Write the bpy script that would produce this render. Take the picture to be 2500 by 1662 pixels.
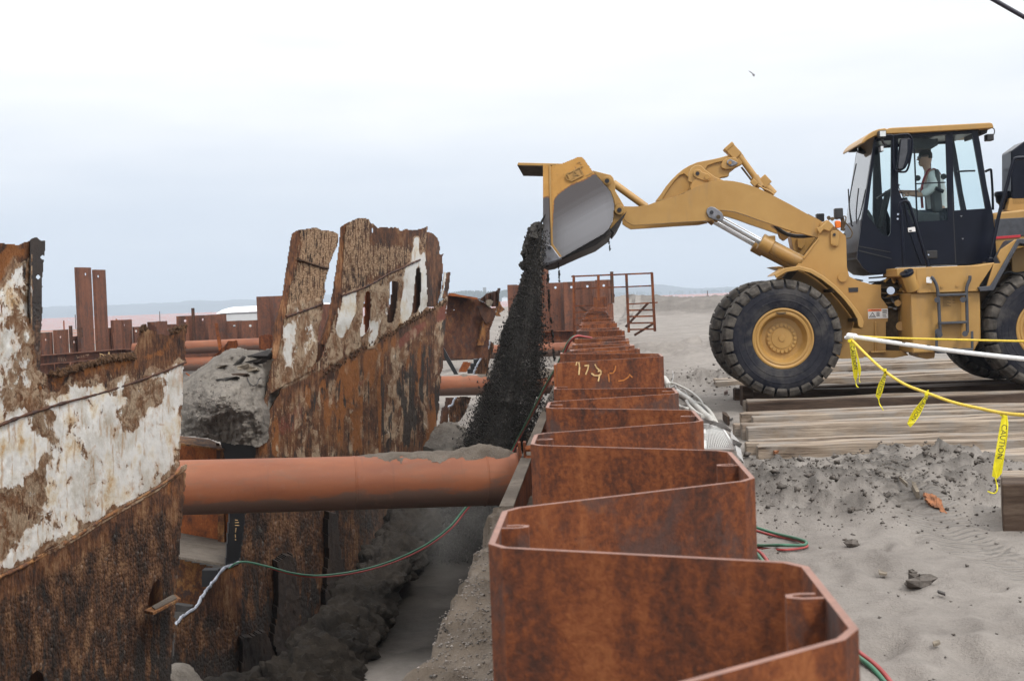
import bpy, bmesh, math, random
import numpy as np
from mathutils import Vector, Matrix
from mathutils.geometry import tessellate_polygon

for _o in list(bpy.data.objects):
    bpy.data.objects.remove(_o)
random.seed(11)
rng = np.random.default_rng(11)
R = math.radians
sc = bpy.context.scene
col = sc.collection

# ------------------------------------------------------------------ camera
FPX, CX, CY, CAMZ = 3340.0, 1250.0, 831.0, 1.75
PITCH = math.atan(99.0 / FPX)
ROLL = R(2.15)
CAM = Vector((0.0, 0.0, CAMZ))
fw = Vector((0, math.cos(PITCH), -math.sin(PITCH)))
_up0 = Vector((0, math.sin(PITCH), math.cos(PITCH)))
_r0 = Vector((1, 0, 0))
rt = _r0 * math.cos(ROLL) - _up0 * math.sin(ROLL)
up = _r0 * math.sin(ROLL) + _up0 * math.cos(ROLL)
cam = bpy.data.cameras.new('camera')
camo = bpy.data.objects.new('camera', cam)
col.objects.link(camo)
m = Matrix.Identity(4)
for i in range(3):
    m[i][0], m[i][1], m[i][2], m[i][3] = rt[i], up[i], -fw[i], CAM[i]
camo.matrix_world = m
cam.sensor_width = 36.0
cam.sensor_fit = 'HORIZONTAL'
cam.lens = FPX / 2500.0 * 36.0
cam.clip_start = 0.05
cam.clip_end = 20000.0
cam.dof.use_dof = True
cam.dof.focus_distance = 16.0
cam.dof.aperture_fstop = 13.0
sc.camera = camo

# ------------------------------------------------------------------ overcast sky
w = bpy.data.worlds.new('World')
sc.world = w
w.use_nodes = True
nt = w.node_tree
nt.nodes.clear()
_out = nt.nodes.new('ShaderNodeOutputWorld')
_bg = nt.nodes.new('ShaderNodeBackground')
_sky = nt.nodes.new('ShaderNodeTexSky')
_sky.sky_type = 'NISHITA'
_sky.sun_disc = False
SUN_EL, SUN_AZ = R(48), R(146)
_sky.sun_elevation = SUN_EL
_sky.sun_rotation = SUN_AZ
_bg2 = nt.nodes.new('ShaderNodeBackground')
_bg.inputs[1].default_value = 0.05
nt.links.new(_sky.outputs[0], _bg.inputs[0])
_tc = nt.nodes.new('ShaderNodeTexCoord')
_sep = nt.nodes.new('ShaderNodeSeparateXYZ')
nt.links.new(_tc.outputs['Generated'], _sep.inputs[0])
_rp = nt.nodes.new('ShaderNodeValToRGB')          # overcast dome: bright zenith, greyer horizon
_rp.color_ramp.elements[0].position = 0.0
_rp.color_ramp.elements[0].color = (0.60, 0.67, 0.785, 1)
e = _rp.color_ramp.elements.new(0.06); e.color = (0.66, 0.72, 0.815, 1)
e = _rp.color_ramp.elements.new(0.13); e.color = (0.89, 0.91, 0.95, 1)
e = _rp.color_ramp.elements.new(0.19); e.color = (1.03, 1.03, 1.04, 1)
_rp.color_ramp.elements[-1].position = 1.0
_rp.color_ramp.elements[-1].color = (2.2, 2.2, 2.2, 1)
nt.links.new(_sep.outputs[2], _rp.inputs[0])
_mp = nt.nodes.new('ShaderNodeMapping')
_mp.inputs['Scale'].default_value = (3.0, 3.0, 16.0)
nt.links.new(_tc.outputs['Generated'], _mp.inputs[0])
_nz = nt.nodes.new('ShaderNodeTexNoise')
_nz.inputs['Scale'].default_value = 1.6
_nz.inputs['Detail'].default_value = 5.0
_nz.inputs['Roughness'].default_value = 0.5
nt.links.new(_mp.outputs[0], _nz.inputs[0])
_cr = nt.nodes.new('ShaderNodeValToRGB')
_cr.color_ramp.elements[0].position = 0.3
_cr.color_ramp.elements[0].color = (0.92, 0.94, 0.965, 1)
_cr.color_ramp.elements[1].position = 0.7
_cr.color_ramp.elements[1].color = (1.06, 1.05, 1.035, 1)
nt.links.new(_nz.outputs[0], _cr.inputs[0])
_mx = nt.nodes.new('ShaderNodeMix')
_mx.data_type = 'RGBA'
_mx.blend_type = 'MULTIPLY'
_mx.inputs[0].default_value = 1.0
nt.links.new(_rp.outputs[0], _mx.inputs[6])
nt.links.new(_cr.outputs[0], _mx.inputs[7])
nt.links.new(_mx.outputs[2], _bg2.inputs[0])
_ms = nt.nodes.new('ShaderNodeMixShader')
_ms.inputs[0].default_value = 0.92                # cloud cover
nt.links.new(_bg.outputs[0], _ms.inputs[1])
nt.links.new(_bg2.outputs[0], _ms.inputs[2])
nt.links.new(_ms.outputs[0], _out.inputs[0])

sun = bpy.data.lights.new('sun', 'SUN')
sun.energy = 1.5
sun.angle = R(11)
sun.color = (1.0, 0.96, 0.9)
suno = bpy.data.objects.new('sun', sun)
col.objects.link(suno)
_sd = Vector((math.sin(SUN_AZ) * math.cos(SUN_EL), math.cos(SUN_AZ) * math.cos(SUN_EL), math.sin(SUN_EL)))
suno.rotation_euler = _sd.to_track_quat('Z', 'Y').to_euler()
suno.location = (0, 0, 60)

sc.view_settings.view_transform = 'Standard'
sc.view_settings.look = 'None'
sc.view_settings.exposure = 0.25
sc.view_settings.gamma = 1.0
sc.view_settings.use_curve_mapping = False
sc.render.engine = 'CYCLES'
sc.cycles.use_denoising = True
sc.cycles.max_bounces = 6
sc.cycles.diffuse_bounces = 3
sc.cycles.glossy_bounces = 3
sc.cycles.transmission_bounces = 4
sc.cycles.transparent_max_bounces = 12
sc.cycles.volume_bounces = 0
sc.cycles.caustics_reflective = False
sc.cycles.caustics_refractive = False

# ------------------------------------------------------------------ geometry of the view
def ray(px, py):
    return fw + rt * ((px - CX) / FPX) - up * ((py - CY) / FPX)

def at(px, py, Y):
    d = ray(px, py)
    return CAM + d * (Y / d.y)

def atz(px, py, z):
    d = ray(px, py)
    return CAM + d * ((z - CAMZ) / d.z)

def atplane(px, py, p0, n):
    d = ray(px, py)
    return CAM + d * ((Vector(p0) - CAM).dot(n) / d.dot(n))

def atv(px, py, Y):
    a = (px - CX) / FPX
    b = (py - CY) / FPX
    dx = fw.x + rt.x * a - up.x * b
    dy = fw.y + rt.y * a - up.y * b
    dz = fw.z + rt.z * a - up.z * b
    k = Y / dy
    return np.stack([dx * k, dy * k, CAMZ + dz * k], -1)

def zc(pts, ox, oy, s):
    return [(ox + x / s, oy + y / s) for x, y in pts]

# ------------------------------------------------------------------ numpy noise
def _hash(ix, iy, seed):
    h = (ix.astype(np.int64) * 374761393 + iy.astype(np.int64) * 668265263 + seed * 1442695041) & 0xFFFFFFFF
    h = ((h ^ (h >> 13)) * 1274126177) & 0xFFFFFFFF
    h = h ^ (h >> 16)
    return (h & 0xFFFFFF) / float(0xFFFFFF)

def vnoise(x, y, seed=0):
    x = np.asarray(x, float); y = np.asarray(y, float)
    ix = np.floor(x); iy = np.floor(y)
    fx = x - ix; fy = y - iy
    fx = fx * fx * fx * (fx * (fx * 6 - 15) + 10); fy = fy * fy * fy * (fy * (fy * 6 - 15) + 10)
    a = _hash(ix, iy, seed); b = _hash(ix + 1, iy, seed)
    c = _hash(ix, iy + 1, seed); d = _hash(ix + 1, iy + 1, seed)
    return a + (b - a) * fx + (c - a) * fy + (a - b - c + d) * fx * fy

def fbm(x, y, octv=4, seed=0, gain=0.5):
    s = 0; amp = 1; tot = 0; f = 1
    for k in range(octv):
        s = s + amp * vnoise(np.asarray(x) * f + 17.3 * k, np.asarray(y) * f - 9.1 * k, seed + k)
        tot += amp; amp *= gain; f *= 2.03
    return s / tot

def sstep(a, b, x):
    t = np.clip((np.asarray(x, float) - a) / (b - a), 0, 1)
    return t * t * (3 - 2 * t)

def inpoly(px, py, poly):
    inside = np.zeros(np.shape(px), bool)
    n = len(poly)
    for i in range(n):
        x1, y1 = poly[i]; x2, y2 = poly[(i + 1) % n]
        if y1 == y2:
            continue
        c = ((y1 > py) != (y2 > py)) & (px < (x2 - x1) * (py - y1) / (y2 - y1) + x1)
        inside ^= c
    return inside

def soft(px, py, poly, blur):
    s = inpoly(px, py, poly).astype(float)
    k = 1
    for r in (0.5, 1.0):
        for a in range(8):
            s = s + inpoly(px + math.cos(a * 0.785) * blur * r, py + math.sin(a * 0.785) * blur * r, poly)
            k += 1
    return s / k

# ------------------------------------------------------------------ object helpers
def tag(o, label=None, cat=None, group=None, kind=None):
    if label: o['label'] = label
    if cat: o['category'] = cat
    if group: o['group'] = group
    if kind: o['kind'] = kind
    return o

def empty(name, loc, label=None, cat=None, group=None, rz=0.0, parent=None):
    o = bpy.data.objects.new(name, None)
    o.empty_display_size = 0.2
    o.location = loc
    o.rotation_euler = (0, 0, rz)
    col.objects.link(o)
    if parent: o.parent = parent
    return tag(o, label, cat, group)

def root_matrix(o):
    m = Matrix.Identity(4)
    while o is not None:
        m = o.matrix_basis @ m
        o = o.parent
    return m

def fast_mesh(name, V, quads=None, tris=None):
    me = bpy.data.meshes.new(name)
    V = np.asarray(V, np.float32)
    me.vertices.add(len(V))
    me.vertices.foreach_set('co', V.ravel())
    nq = 0 if quads is None else len(quads)
    ntr = 0 if tris is None else len(tris)
    idx = []
    if nq: idx.append(np.asarray(quads, np.int32).ravel())
    if ntr: idx.append(np.asarray(tris, np.int32).ravel())
    idx = np.concatenate(idx)
    me.loops.add(len(idx))
    me.loops.foreach_set('vertex_index', idx)
    st = np.concatenate([np.arange(nq) * 4, nq * 4 + np.arange(ntr) * 3]).astype(np.int32)
    tot = np.concatenate([np.full(nq, 4), np.full(ntr, 3)]).astype(np.int32)
    me.polygons.add(nq + ntr)
    me.polygons.foreach_set('loop_start', st)
    me.polygons.foreach_set('loop_total', tot)
    me.update(calc_edges=True)
    me.validate()
    return me

def set_smooth(me, angle=None):
    me.polygons.foreach_set('use_smooth', np.ones(len(me.polygons), bool))
    if angle is not None:
        me.set_sharp_from_angle(angle=R(angle))

def link(name, me, mats, parent=None, bevel=0.0):
    o = bpy.data.objects.new(name, me)
    col.objects.link(o)
    if not isinstance(mats, (list, tuple)): mats = [mats]
    for mt in mats: me.materials.append(mt)
    if parent: o.parent = parent
    if bevel:
        b = o.modifiers.new('bevel', 'BEVEL')
        b.width = bevel; b.segments = 2; b.limit_method = 'ANGLE'; b.angle_limit = R(35)
        b.harden_normals = False
    return o

class MB:
    """collects shapes in world coordinates (or the coordinates of a root when local=True)"""
    def __init__(s):
        s.v = []; s.f = []; s.mi = []
        s.cur = 0
    def add(s, vs, fs):
        b = len(s.v)
        s.v.extend([tuple(p) for p in vs])
        for f in fs:
            s.f.append([i + b for i in f]); s.mi.append(s.cur)
        return s
    def box(s, c, size, rot=None):
        c = Vector(c); hx, hy, hz = size[0] / 2, size[1] / 2, size[2] / 2
        vs = []
        for x, y, z in ((-1,-1,-1),(1,-1,-1),(1,1,-1),(-1,1,-1),(-1,-1,1),(1,-1,1),(1,1,1),(-1,1,1)):
            p = Vector((x * hx, y * hy, z * hz))
            if rot is not None: p = rot @ p
            vs.append(c + p)
        return s.add(vs, [(0,3,2,1),(4,5,6,7),(0,1,5,4),(1,2,6,5),(2,3,7,6),(3,0,4,7)])
    def prism(s, pts, vec, holes=None):
        """3D outline (planar) extruded by vec"""
        vec = Vector(vec)
        pts = [Vector(p) for p in pts]
        n = len(pts)
        if not holes:
            vs = pts + [p + vec for p in pts]
            fs = [tuple(range(n))[::-1], tuple(range(n, 2 * n))]
            for i in range(n):
                j = (i + 1) % n
                fs.append((i, j, n + j, n + i))
            return s.add(vs, fs)
        loops = [pts] + [[Vector(p) for p in h] for h in holes]
        flat = [p for l in loops for p in l]
        N = len(flat)
        tris = tessellate_polygon(loops)
        vs = flat + [p + vec for p in flat]
        fs = [(a, b, c) for a, b, c in tris] + [(N + c, N + b, N + a) for a, b, c in tris]
        o = 0
        for l in loops:
            k = len(l)
            for i in range(k):
                j = (i + 1) % k
                fs.append((o + i, o + j, N + o + j, N + o + i))
            o += k
        return s.add(vs, fs)
    def tube(s, path, r, n=8, cap=True):
        P = [Vector(p) for p in path]
        L = len(P)
        rs = r if isinstance(r, (list, tuple)) else [r] * L
        vs = []; fs = []
        prev = None
        for i in range(L):
            t = (P[min(i + 1, L - 1)] - P[max(i - 1, 0)])
            if t.length < 1e-9: t = Vector((0, 0, 1))
            t.normalize()
            if prev is None:
                a = Vector((0, 0, 1)) if abs(t.z) < 0.9 else Vector((1, 0, 0))
                u = t.cross(a).normalized()
            else:
                u = (prev - t * prev.dot(t))
                u = u.normalized() if u.length > 1e-6 else t.orthogonal().normalized()
            prev = u
            v = t.cross(u)
            for k in range(n):
                an = 2 * math.pi * k / n
                vs.append(P[i] + (u * math.cos(an) + v * math.sin(an)) * rs[i])
        for i in range(L - 1):
            for k in range(n):
                k2 = (k + 1) % n
                fs.append((i * n + k, i * n + k2, (i + 1) * n + k2, (i + 1) * n + k))
        if cap:
            fs.append(tuple(range(n))[::-1]); fs.append(tuple(range((L - 1) * n, L * n)))
        return s.add(vs, fs)
    def cyl(s, a, b, r, n=16, r2=None):
        return s.tube([a, b], [r, r if r2 is None else r2], n)
    def lathe(s, prof, origin, axis, n=32, closed=False):
        """prof: list of (radius, along)"""
        axis = Vector(axis).normalized(); o = Vector(origin)
        u = axis.orthogonal().normalized(); v = axis.cross(u)
        vs = []; fs = []; L = len(prof)
        for r_, h in prof:
            for k in range(n):
                an = 2 * math.pi * k / n
                vs.append(o + axis * h + (u * math.cos(an) + v * math.sin(an)) * r_)
        rng_ = L if closed else L - 1
        for i in range(rng_):
            i2 = (i + 1) % L
            for k in range(n):
                k2 = (k + 1) % n
                fs.append((i * n + k, i * n + k2, i2 * n + k2, i2 * n + k))
        return s.add(vs, fs)
    def ball(s, c, r, n=8, m_=6, jit=0.0, sq=(1, 1, 1)):
        c = Vector(c); vs = []; fs = []
        for i in range(m_ + 1):
            th = math.pi * i / m_
            for k in range(n):
                ph = 2 * math.pi * k / n
                q = 1 + random.uniform(-jit, jit)
                vs.append(c + Vector((math.sin(th) * math.cos(ph) * sq[0], math.sin(th) * math.sin(ph) * sq[1], math.cos(th) * sq[2])) * r * q)
        for i in range(m_):
            for k in range(n):
                k2 = (k + 1) % n
                fs.append((i * n + k, (i + 1) * n + k, (i + 1) * n + k2, i * n + k2))
        return s.add(vs, fs)
    def build(s, name, mats, parent=None, smooth=None, bevel=0.0, local=False, origin=None):
        V = [Vector(p) for p in s.v]
        if parent is not None:
            if not local:
                inv = root_matrix(parent).inverted()
                V = [inv @ p for p in V]
            off = Vector((0, 0, 0))
        else:
            if origin is None:
                xs = [p.x for p in V]; ys = [p.y for p in V]; zs = [p.z for p in V]
                off = Vector(((min(xs) + max(xs)) / 2, (min(ys) + max(ys)) / 2, min(zs)))
            else:
                off = Vector(origin)
            V = [p - off for p in V]
        me = bpy.data.meshes.new(name)
        me.from_pydata(V, [], s.f)
        me.update()
        o = link(name, me, mats, parent, bevel)
        if len(o.data.materials) > 1:
            me.polygons.foreach_set('material_index', np.array(s.mi, np.int32))
        bm = bmesh.new(); bm.from_mesh(me)
        bmesh.ops.remove_doubles(bm, verts=bm.verts, dist=1e-6)
        bmesh.ops.recalc_face_normals(bm, faces=bm.faces)
        bm.to_mesh(me); bm.free()
        if smooth is not None: set_smooth(me, smooth)
        o.location = off
        return o

def text_shape(txt, size, extrude):
    cu = bpy.data.curves.new('t', 'FONT')
    cu.body = txt; cu.size = size; cu.extrude = extrude
    cu.align_x = 'CENTER'; cu.align_y = 'CENTER'
    cu.resolution_u = 3
    o = bpy.data.objects.new('t', cu)
    col.objects.link(o)
    dg = bpy.context.evaluated_depsgraph_get()
    me = bpy.data.meshes.new_from_object(o.evaluated_get(dg))
    vs = [Vector(v.co) for v in me.vertices]
    fs = [tuple(p.vertices) for p in me.polygons]
    bpy.data.objects.remove(o); bpy.data.curves.remove(cu); bpy.data.meshes.remove(me)
    return vs, fs

def spline(pts, n=8):
    """Catmull-Rom through points"""
    P = [Vector(p) for p in pts]
    P = [P[0] * 2 - P[1]] + P + [P[-1] * 2 - P[-2]]
    out = []
    for i in range(1, len(P) - 2):
        a, b, c, d = P[i - 1], P[i], P[i + 1], P[i + 2]
        for k in range(n):
            t = k / n
            out.append(0.5 * ((2 * b) + (c - a) * t + (2 * a - 5 * b + 4 * c - d) * t * t + (3 * b - a - 3 * c + d) * t ** 3))
    out.append(P[-2])
    return out
# ------------------------------------------------------------------ materials
class MT:
    def __init__(s, name):
        s.mat = bpy.data.materials.new(name)
        s.mat.use_nodes = True
        s.nt = s.mat.node_tree
        s.nt.nodes.clear()
        s.out = s.nt.nodes.new('ShaderNodeOutputMaterial')
        s.b = s.nt.nodes.new('ShaderNodeBsdfPrincipled')
        s.nt.links.new(s.b.outputs[0], s.out.inputs[0])
        s._oc = None
    def set(s, sock, v):
        if isinstance(v, bpy.types.NodeSocket): s.nt.links.new(v, sock)
        elif isinstance(v, tuple) and len(v) == 3 and sock.type == 'RGBA': sock.default_value = (*v, 1)
        else: sock.default_value = v
    def obj(s, rnd=True):
        if s._oc is None:
            t = s.nt.nodes.new('ShaderNodeTexCoord')
            s._oc = t.outputs['Object']
            if rnd:
                oi = s.nt.nodes.new('ShaderNodeObjectInfo')
                k = s.math('MULTIPLY', oi.outputs['Random'], 37.0)
                a = s.nt.nodes.new('ShaderNodeVectorMath'); a.operation = 'ADD'
                s.nt.links.new(s._oc, a.inputs[0]); s.nt.links.new(k, a.inputs[1])
                s._oc = a.outputs[0]
        return s._oc
    def rnd(s):
        return s.nt.nodes.new('ShaderNodeObjectInfo').outputs['Random']
    def attr(s, name, out='Color'):
        a = s.nt.nodes.new('ShaderNodeAttribute'); a.attribute_name = name
        return a.outputs[out]
    def split(s, c):
        n = s.nt.nodes.new('ShaderNodeSeparateColor'); s.nt.links.new(c, n.inputs[0])
        return n.outputs
    def sxyz(s, c):
        n = s.nt.nodes.new('ShaderNodeSeparateXYZ'); s.nt.links.new(c, n.inputs[0])
        return n.outputs
    def map(s, vec, sc_=(1, 1, 1), loc=(0, 0, 0), rot=(0, 0, 0)):
        n = s.nt.nodes.new('ShaderNodeMapping')
        s.nt.links.new(vec, n.inputs[0])
        n.inputs['Scale'].default_value = sc_; n.inputs['Location'].default_value = loc; n.inputs['Rotation'].default_value = rot
        return n.outputs[0]
    def noise(s, vec, scale, detail=4, rough=0.55, dist=0.0):
        n = s.nt.nodes.new('ShaderNodeTexNoise')
        s.nt.links.new(vec, n.inputs['Vector'])
        n.inputs['Scale'].default_value = scale; n.inputs['Detail'].default_value = detail
        n.inputs['Roughness'].default_value = rough; n.inputs['Distortion'].default_value = dist
        return n.outputs[0]
    def vor(s, vec, scale, feat='F1', out='Distance', rnd=1.0):
        n = s.nt.nodes.new('ShaderNodeTexVoronoi'); n.feature = feat
        s.nt.links.new(vec, n.inputs['Vector']); n.inputs['Scale'].default_value = scale
        n.inputs['Randomness'].default_value = rnd
        return n.outputs[out]
    def ramp(s, fac, stops, interp='LINEAR'):
        n = s.nt.nodes.new('ShaderNodeValToRGB'); r = n.color_ramp; r.interpolation = interp
        while len(r.elements) < len(stops): r.elements.new(0.5)
        for e, (p, c) in zip(r.elements, stops):
            e.position = p; e.color = (*c, 1) if isinstance(c, tuple) else (c, c, c, 1)
        s.nt.links.new(fac, n.inputs[0])
        return n.outputs[0]
    def mix(s, fac, a, b, mode='MIX'):
        n = s.nt.nodes.new('ShaderNodeMix'); n.data_type = 'RGBA'; n.blend_type = mode
        s.set(n.inputs[0], fac); s.set(n.inputs[6], a); s.set(n.inputs[7], b)
        return n.outputs[2]
    def math(s, op, a, b=0.0, clamp=False):
        n = s.nt.nodes.new('ShaderNodeMath'); n.operation = op; n.use_clamp = clamp
        s.set(n.inputs[0], a); s.set(n.inputs[1], b)
        return n.outputs[0]
    def sm(s, v, a, b):
        n = s.nt.nodes.new('ShaderNodeMapRange'); n.interpolation_type = 'SMOOTHSTEP'
        s.set(n.inputs[0], v); n.inputs[1].default_value = a; n.inputs[2].default_value = b
        return n.outputs[0]
    def bump(s, h, strength=0.5, dist=0.02, normal=None):
        n = s.nt.nodes.new('ShaderNodeBump')
        s.set(n.inputs['Height'], h); n.inputs['Strength'].default_value = strength; n.inputs['Distance'].default_value = dist
        if normal is not None: s.nt.links.new(normal, n.inputs['Normal'])
        return n.outputs[0]
    def fin(s, color, rough=0.6, metal=0.0, normal=None, spec=0.5, coat=0.0):
        s.set(s.b.inputs['Base Color'], color); s.set(s.b.inputs['Roughness'], rough); s.set(s.b.inputs['Metallic'], metal)
        s.set(s.b.inputs['Specular IOR Level'], spec)
        if coat: s.b.inputs['Coat Weight'].default_value = coat; s.b.inputs['Coat Roughness'].default_value = 0.15
        if normal is not None: s.nt.links.new(normal, s.b.inputs['Normal'])
        return s.mat

M = {}

def plain(name, c, rough=0.6, metal=0.0, var=0.12, scale=6.0, bump=0.0, spec=0.5, dirt=None, coat=0.0):
    t = MT(name)
    n = t.noise(t.obj(), scale, 5, 0.6)
    d = tuple(x * (1 - var) for x in c); l = tuple(min(1, x * (1 + var)) for x in c)
    cc = t.ramp(n, [(0.3, d), (0.7, l)])
    if dirt:
        n2 = t.noise(t.obj(), scale * 2.7, 6, 0.65)
        cc = t.mix(t.math('MULTIPLY', t.sm(n2, 0.5, 0.72), dirt[1]), cc, dirt[0])
    nm = None
    if bump:
        nm = t.bump(t.noise(t.obj(), scale * 6, 5, 0.6), bump, 0.01)
    M[name] = t.fin(cc, rough, metal, nm, spec, coat)
    return M[name]

# ---- rust of the sheet piles: fine mottling, vertical streaks, dark mill-scale patches
def mk_rust(name, dark, mid, orange, light, streak=1.0, scale=1.0, speck=1.0, patch=1.0):
    t = MT(name)
    o = t.obj()
    st = t.noise(t.map(o, (7 * scale, 7 * scale, 0.7 * scale)), 1.0, 6, 0.6)
    big = t.noise(t.map(o, (3.2 * scale, 3.2 * scale, 2.2 * scale)), 1.0, 6, 0.65, 0.6)
    fine = t.noise(o, 75 * scale, 4, 0.7)
    med = t.noise(t.map(o, (1, 1, 0.55)), 30 * scale, 6, 0.7)
    a = t.math('ADD', t.math('MULTIPLY', st, 0.45 * streak), t.math('MULTIPLY', big, 1.0 - 0.45 * streak))
    a = t.math('ADD', a, t.math('MULTIPLY', t.math('SUBTRACT', med, 0.5), 0.50))
    a = t.math('ADD', a, t.math('MULTIPLY', t.math('SUBTRACT', fine, 0.5), 0.40 * speck))
    c = t.ramp(a, [(0.33, dark), (0.45, mid), (0.55, orange), (0.68, light)])
    pt = t.math('MULTIPLY', t.sm(t.noise(t.map(o, (4.5 * scale, 4.5 * scale, 3.0 * scale), (3, 1, 7)), 1.0, 7, 0.68, 0.3), 0.54, 0.64), 0.8 * patch)
    c = t.mix(pt, c, (0.055, 0.038, 0.036))
    rv = t.rnd()
    c = t.mix(t.math('MULTIPLY', t.math('SUBTRACT', rv, 0.0), 0.22), c, mid)
    nm = t.bump(t.math('ADD', fine, t.math('MULTIPLY', med, 1.3)), 0.35, 0.006)
    M[name] = t.fin(c, 0.78, 0.0, nm, 0.35)

mk_rust('rust_pile', (0.034, 0.0145, 0.010), (0.105, 0.030, 0.0115), (0.185, 0.051, 0.0140), (0.265, 0.088, 0.027), 1.65, 1.0, 1.3, 1.0)
mk_rust('rust_far', (0.048, 0.022, 0.016), (0.112, 0.046, 0.028), (0.165, 0.063, 0.034), (0.215, 0.085, 0.046), 1.5, 0.55, 0.6, 0.8)
mk_rust('rust_dark', (0.018, 0.010, 0.008), (0.05, 0.022, 0.014), (0.095, 0.038, 0.018), (0.15, 0.066, 0.03), 0.9, 1.4)
mk_rust('rust_orange', (0.08, 0.026, 0.012), (0.20, 0.056, 0.016), (0.30, 0.082, 0.018), (0.33, 0.14, 0.045), 0.6, 1.6, 0.7, 0.35)
mk_rust('rust_patchy', (0.045, 0.02, 0.012), (0.11, 0.042, 0.018), (0.26, 0.11, 0.03), (0.36, 0.20, 0.08), 0.2, 2.2, 0.8, 1.2)
mk_rust('rust_box', (0.03, 0.014, 0.010), (0.07, 0.028, 0.017), (0.125, 0.046, 0.022), (0.20, 0.095, 0.038), 0.4, 1.8)
plain('edge_sky_sheen', (0.225, 0.108, 0.075), 0.55, 0.0, 0.22, 30, 0.2)  # pile top edges: sky reflection painted in as a lighter, pinker rust
plain('torch_cut', (0.33, 0.35, 0.40), 0.4, 0.4, 0.35, 26, 0.4)

# ---- red oxide primer pipe, grimy underneath with old splashed mud
t = MT('pipe_primer')
o = t.obj(False)
n1 = t.noise(t.map(o, (0.5, 2, 2)), 2.0, 5, 0.6)
n2 = t.noise(o, 9, 6, 0.62)
c = t.ramp(n1, [(0.3, (0.160, 0.046, 0.018)), (0.55, (0.212, 0.066, 0.025)), (0.8, (0.265, 0.094, 0.040))])
z = t.sxyz(o)[2]
grime = t.math('MULTIPLY', t.sm(t.noise(t.map(o, (0.8, 2.5, 2.5), (5, 2, 1)), 3.0, 7, 0.7), 0.50, 0.68), 0.55)
c = t.mix(grime, c, (0.145, 0.070, 0.040))
stk = t.math('MULTIPLY', t.sm(t.noise(t.map(o, (14, 1.2, 1.2)), 1.0, 5, 0.65), 0.58, 0.72), 0.45)
c = t.mix(stk, c, (0.13, 0.045, 0.022))
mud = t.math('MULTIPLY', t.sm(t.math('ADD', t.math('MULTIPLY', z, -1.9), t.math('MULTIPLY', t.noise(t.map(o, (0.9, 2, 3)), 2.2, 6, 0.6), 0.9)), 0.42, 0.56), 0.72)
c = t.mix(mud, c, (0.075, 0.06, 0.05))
sp = t.sm(t.vor(o, 7.0), 0.09, 0.05)
c = t.mix(t.math('MULTIPLY', sp, 0.55), c, (0.17, 0.075, 0.05))
c = t.mix(t.math('MULTIPLY', t.sm(n2, 0.55, 0.75), 0.35), c, (0.22, 0.10, 0.065))
M['pipe_primer'] = t.fin(c, 0.66, 0.0, t.bump(n2, 0.12, 0.01), 0.45)

# ---- sands
def mk_sand(name, lo, hi, peb, pebs=1.0, bs=0.6, scale=1.0, damp_shade=True):
    t = MT(name)
    o = t.obj(False)
    n1 = t.noise(o, 0.7 * scale, 6, 0.62)
    n2 = t.noise(o, 6 * scale, 6, 0.65)
    n3 = t.noise(o, 70 * scale, 3, 0.7)
    a = t.math('ADD', t.math('MULTIPLY', n1, 0.5), t.math('ADD', t.math('MULTIPLY', n2, 0.3), t.math('MULTIPLY', n3, 0.2)))
    c = t.ramp(a, [(0.36, lo), (0.62, hi)])
    pv = t.vor(o, 34 * scale)
    pm = t.math('MULTIPLY', t.sm(pv, 0.26, 0.16), t.sm(t.noise(o, 2.3 * scale, 5, 0.6), 0.56 - 0.06 * pebs, 0.70))
    c = t.mix(t.math('MULTIPLY', pm, 0.8), c, t.ramp(t.vor(o, 34 * scale, 'F1', 'Color'), [(0.2, tuple(0.45 * x for x in peb)), (0.8, peb)]))
    if damp_shade:
        dm = t.attr('damp_shade', 'Fac')
        c = t.mix(dm, c, t.mix(n2, (0.012, 0.011, 0.010), (0.050, 0.042, 0.036)))  # near-black mix for damp sand and for painted trench shade
    h = t.math('ADD', t.math('MULTIPLY', n2, 1.0), t.math('ADD', t.math('MULTIPLY', n3, 0.35), t.math('MULTIPLY', pm, 0.5)))
    if damp_shade:
        tk = t.split(t.attr('track'))
        c = t.mix(t.math('MULTIPLY', t.attr('track', 'Alpha'), t.math('ADD', 0.35, t.math('MULTIPLY', n2, 0.7))), c, (0.125, 0.094, 0.066))
        wv = t.math('SINE', t.math('ADD', t.math('MULTIPLY', tk[0], 62.8 * 9), t.math('MULTIPLY', tk[1], 26.0)))
        h = t.math('ADD', h, t.math('MULTIPLY', t.math('MULTIPLY', wv, tk[2]), 0.55))
    nm = t.bump(h, bs, 0.05)
    M[name] = t.fin(c, 0.92, 0.0, nm, 0.2)
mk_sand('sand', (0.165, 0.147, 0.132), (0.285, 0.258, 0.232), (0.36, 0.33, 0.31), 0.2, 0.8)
mk_sand('gravel_sand', (0.085, 0.069, 0.055), (0.20, 0.168, 0.138), (0.42, 0.40, 0.39), 2.6, 1.0, 1.3, False)
mk_sand('mud', (0.007, 0.006, 0.0055), (0.048, 0.038, 0.029), (0.25, 0.23, 0.21), 0.5, 1.0, 2.4, False)
mk_sand('grey_mound', (0.115, 0.102, 0.088), (0.29, 0.257, 0.220), (0.50, 0.50, 0.52), 2.6, 1.0, 1.8, False)
t = MT('wet_sand')
o = t.obj(False)
n1 = t.noise(t.map(o, (5, 5, 0.9)), 1.0, 6, 0.7, 0.4); n2 = t.noise(o, 30, 4, 0.7)
c = t.ramp(t.math('ADD', t.math('MULTIPLY', n1, 0.7), t.math('MULTIPLY', n2, 0.3)), [(0.38, (0.017, 0.0155, 0.0145)), (0.52, (0.040, 0.036, 0.033)), (0.63, (0.125, 0.115, 0.105))])
M['wet_sand'] = t.fin(c, 0.95, 0.0, t.bump(n2, 0.8, 0.03), 0.12)
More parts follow.
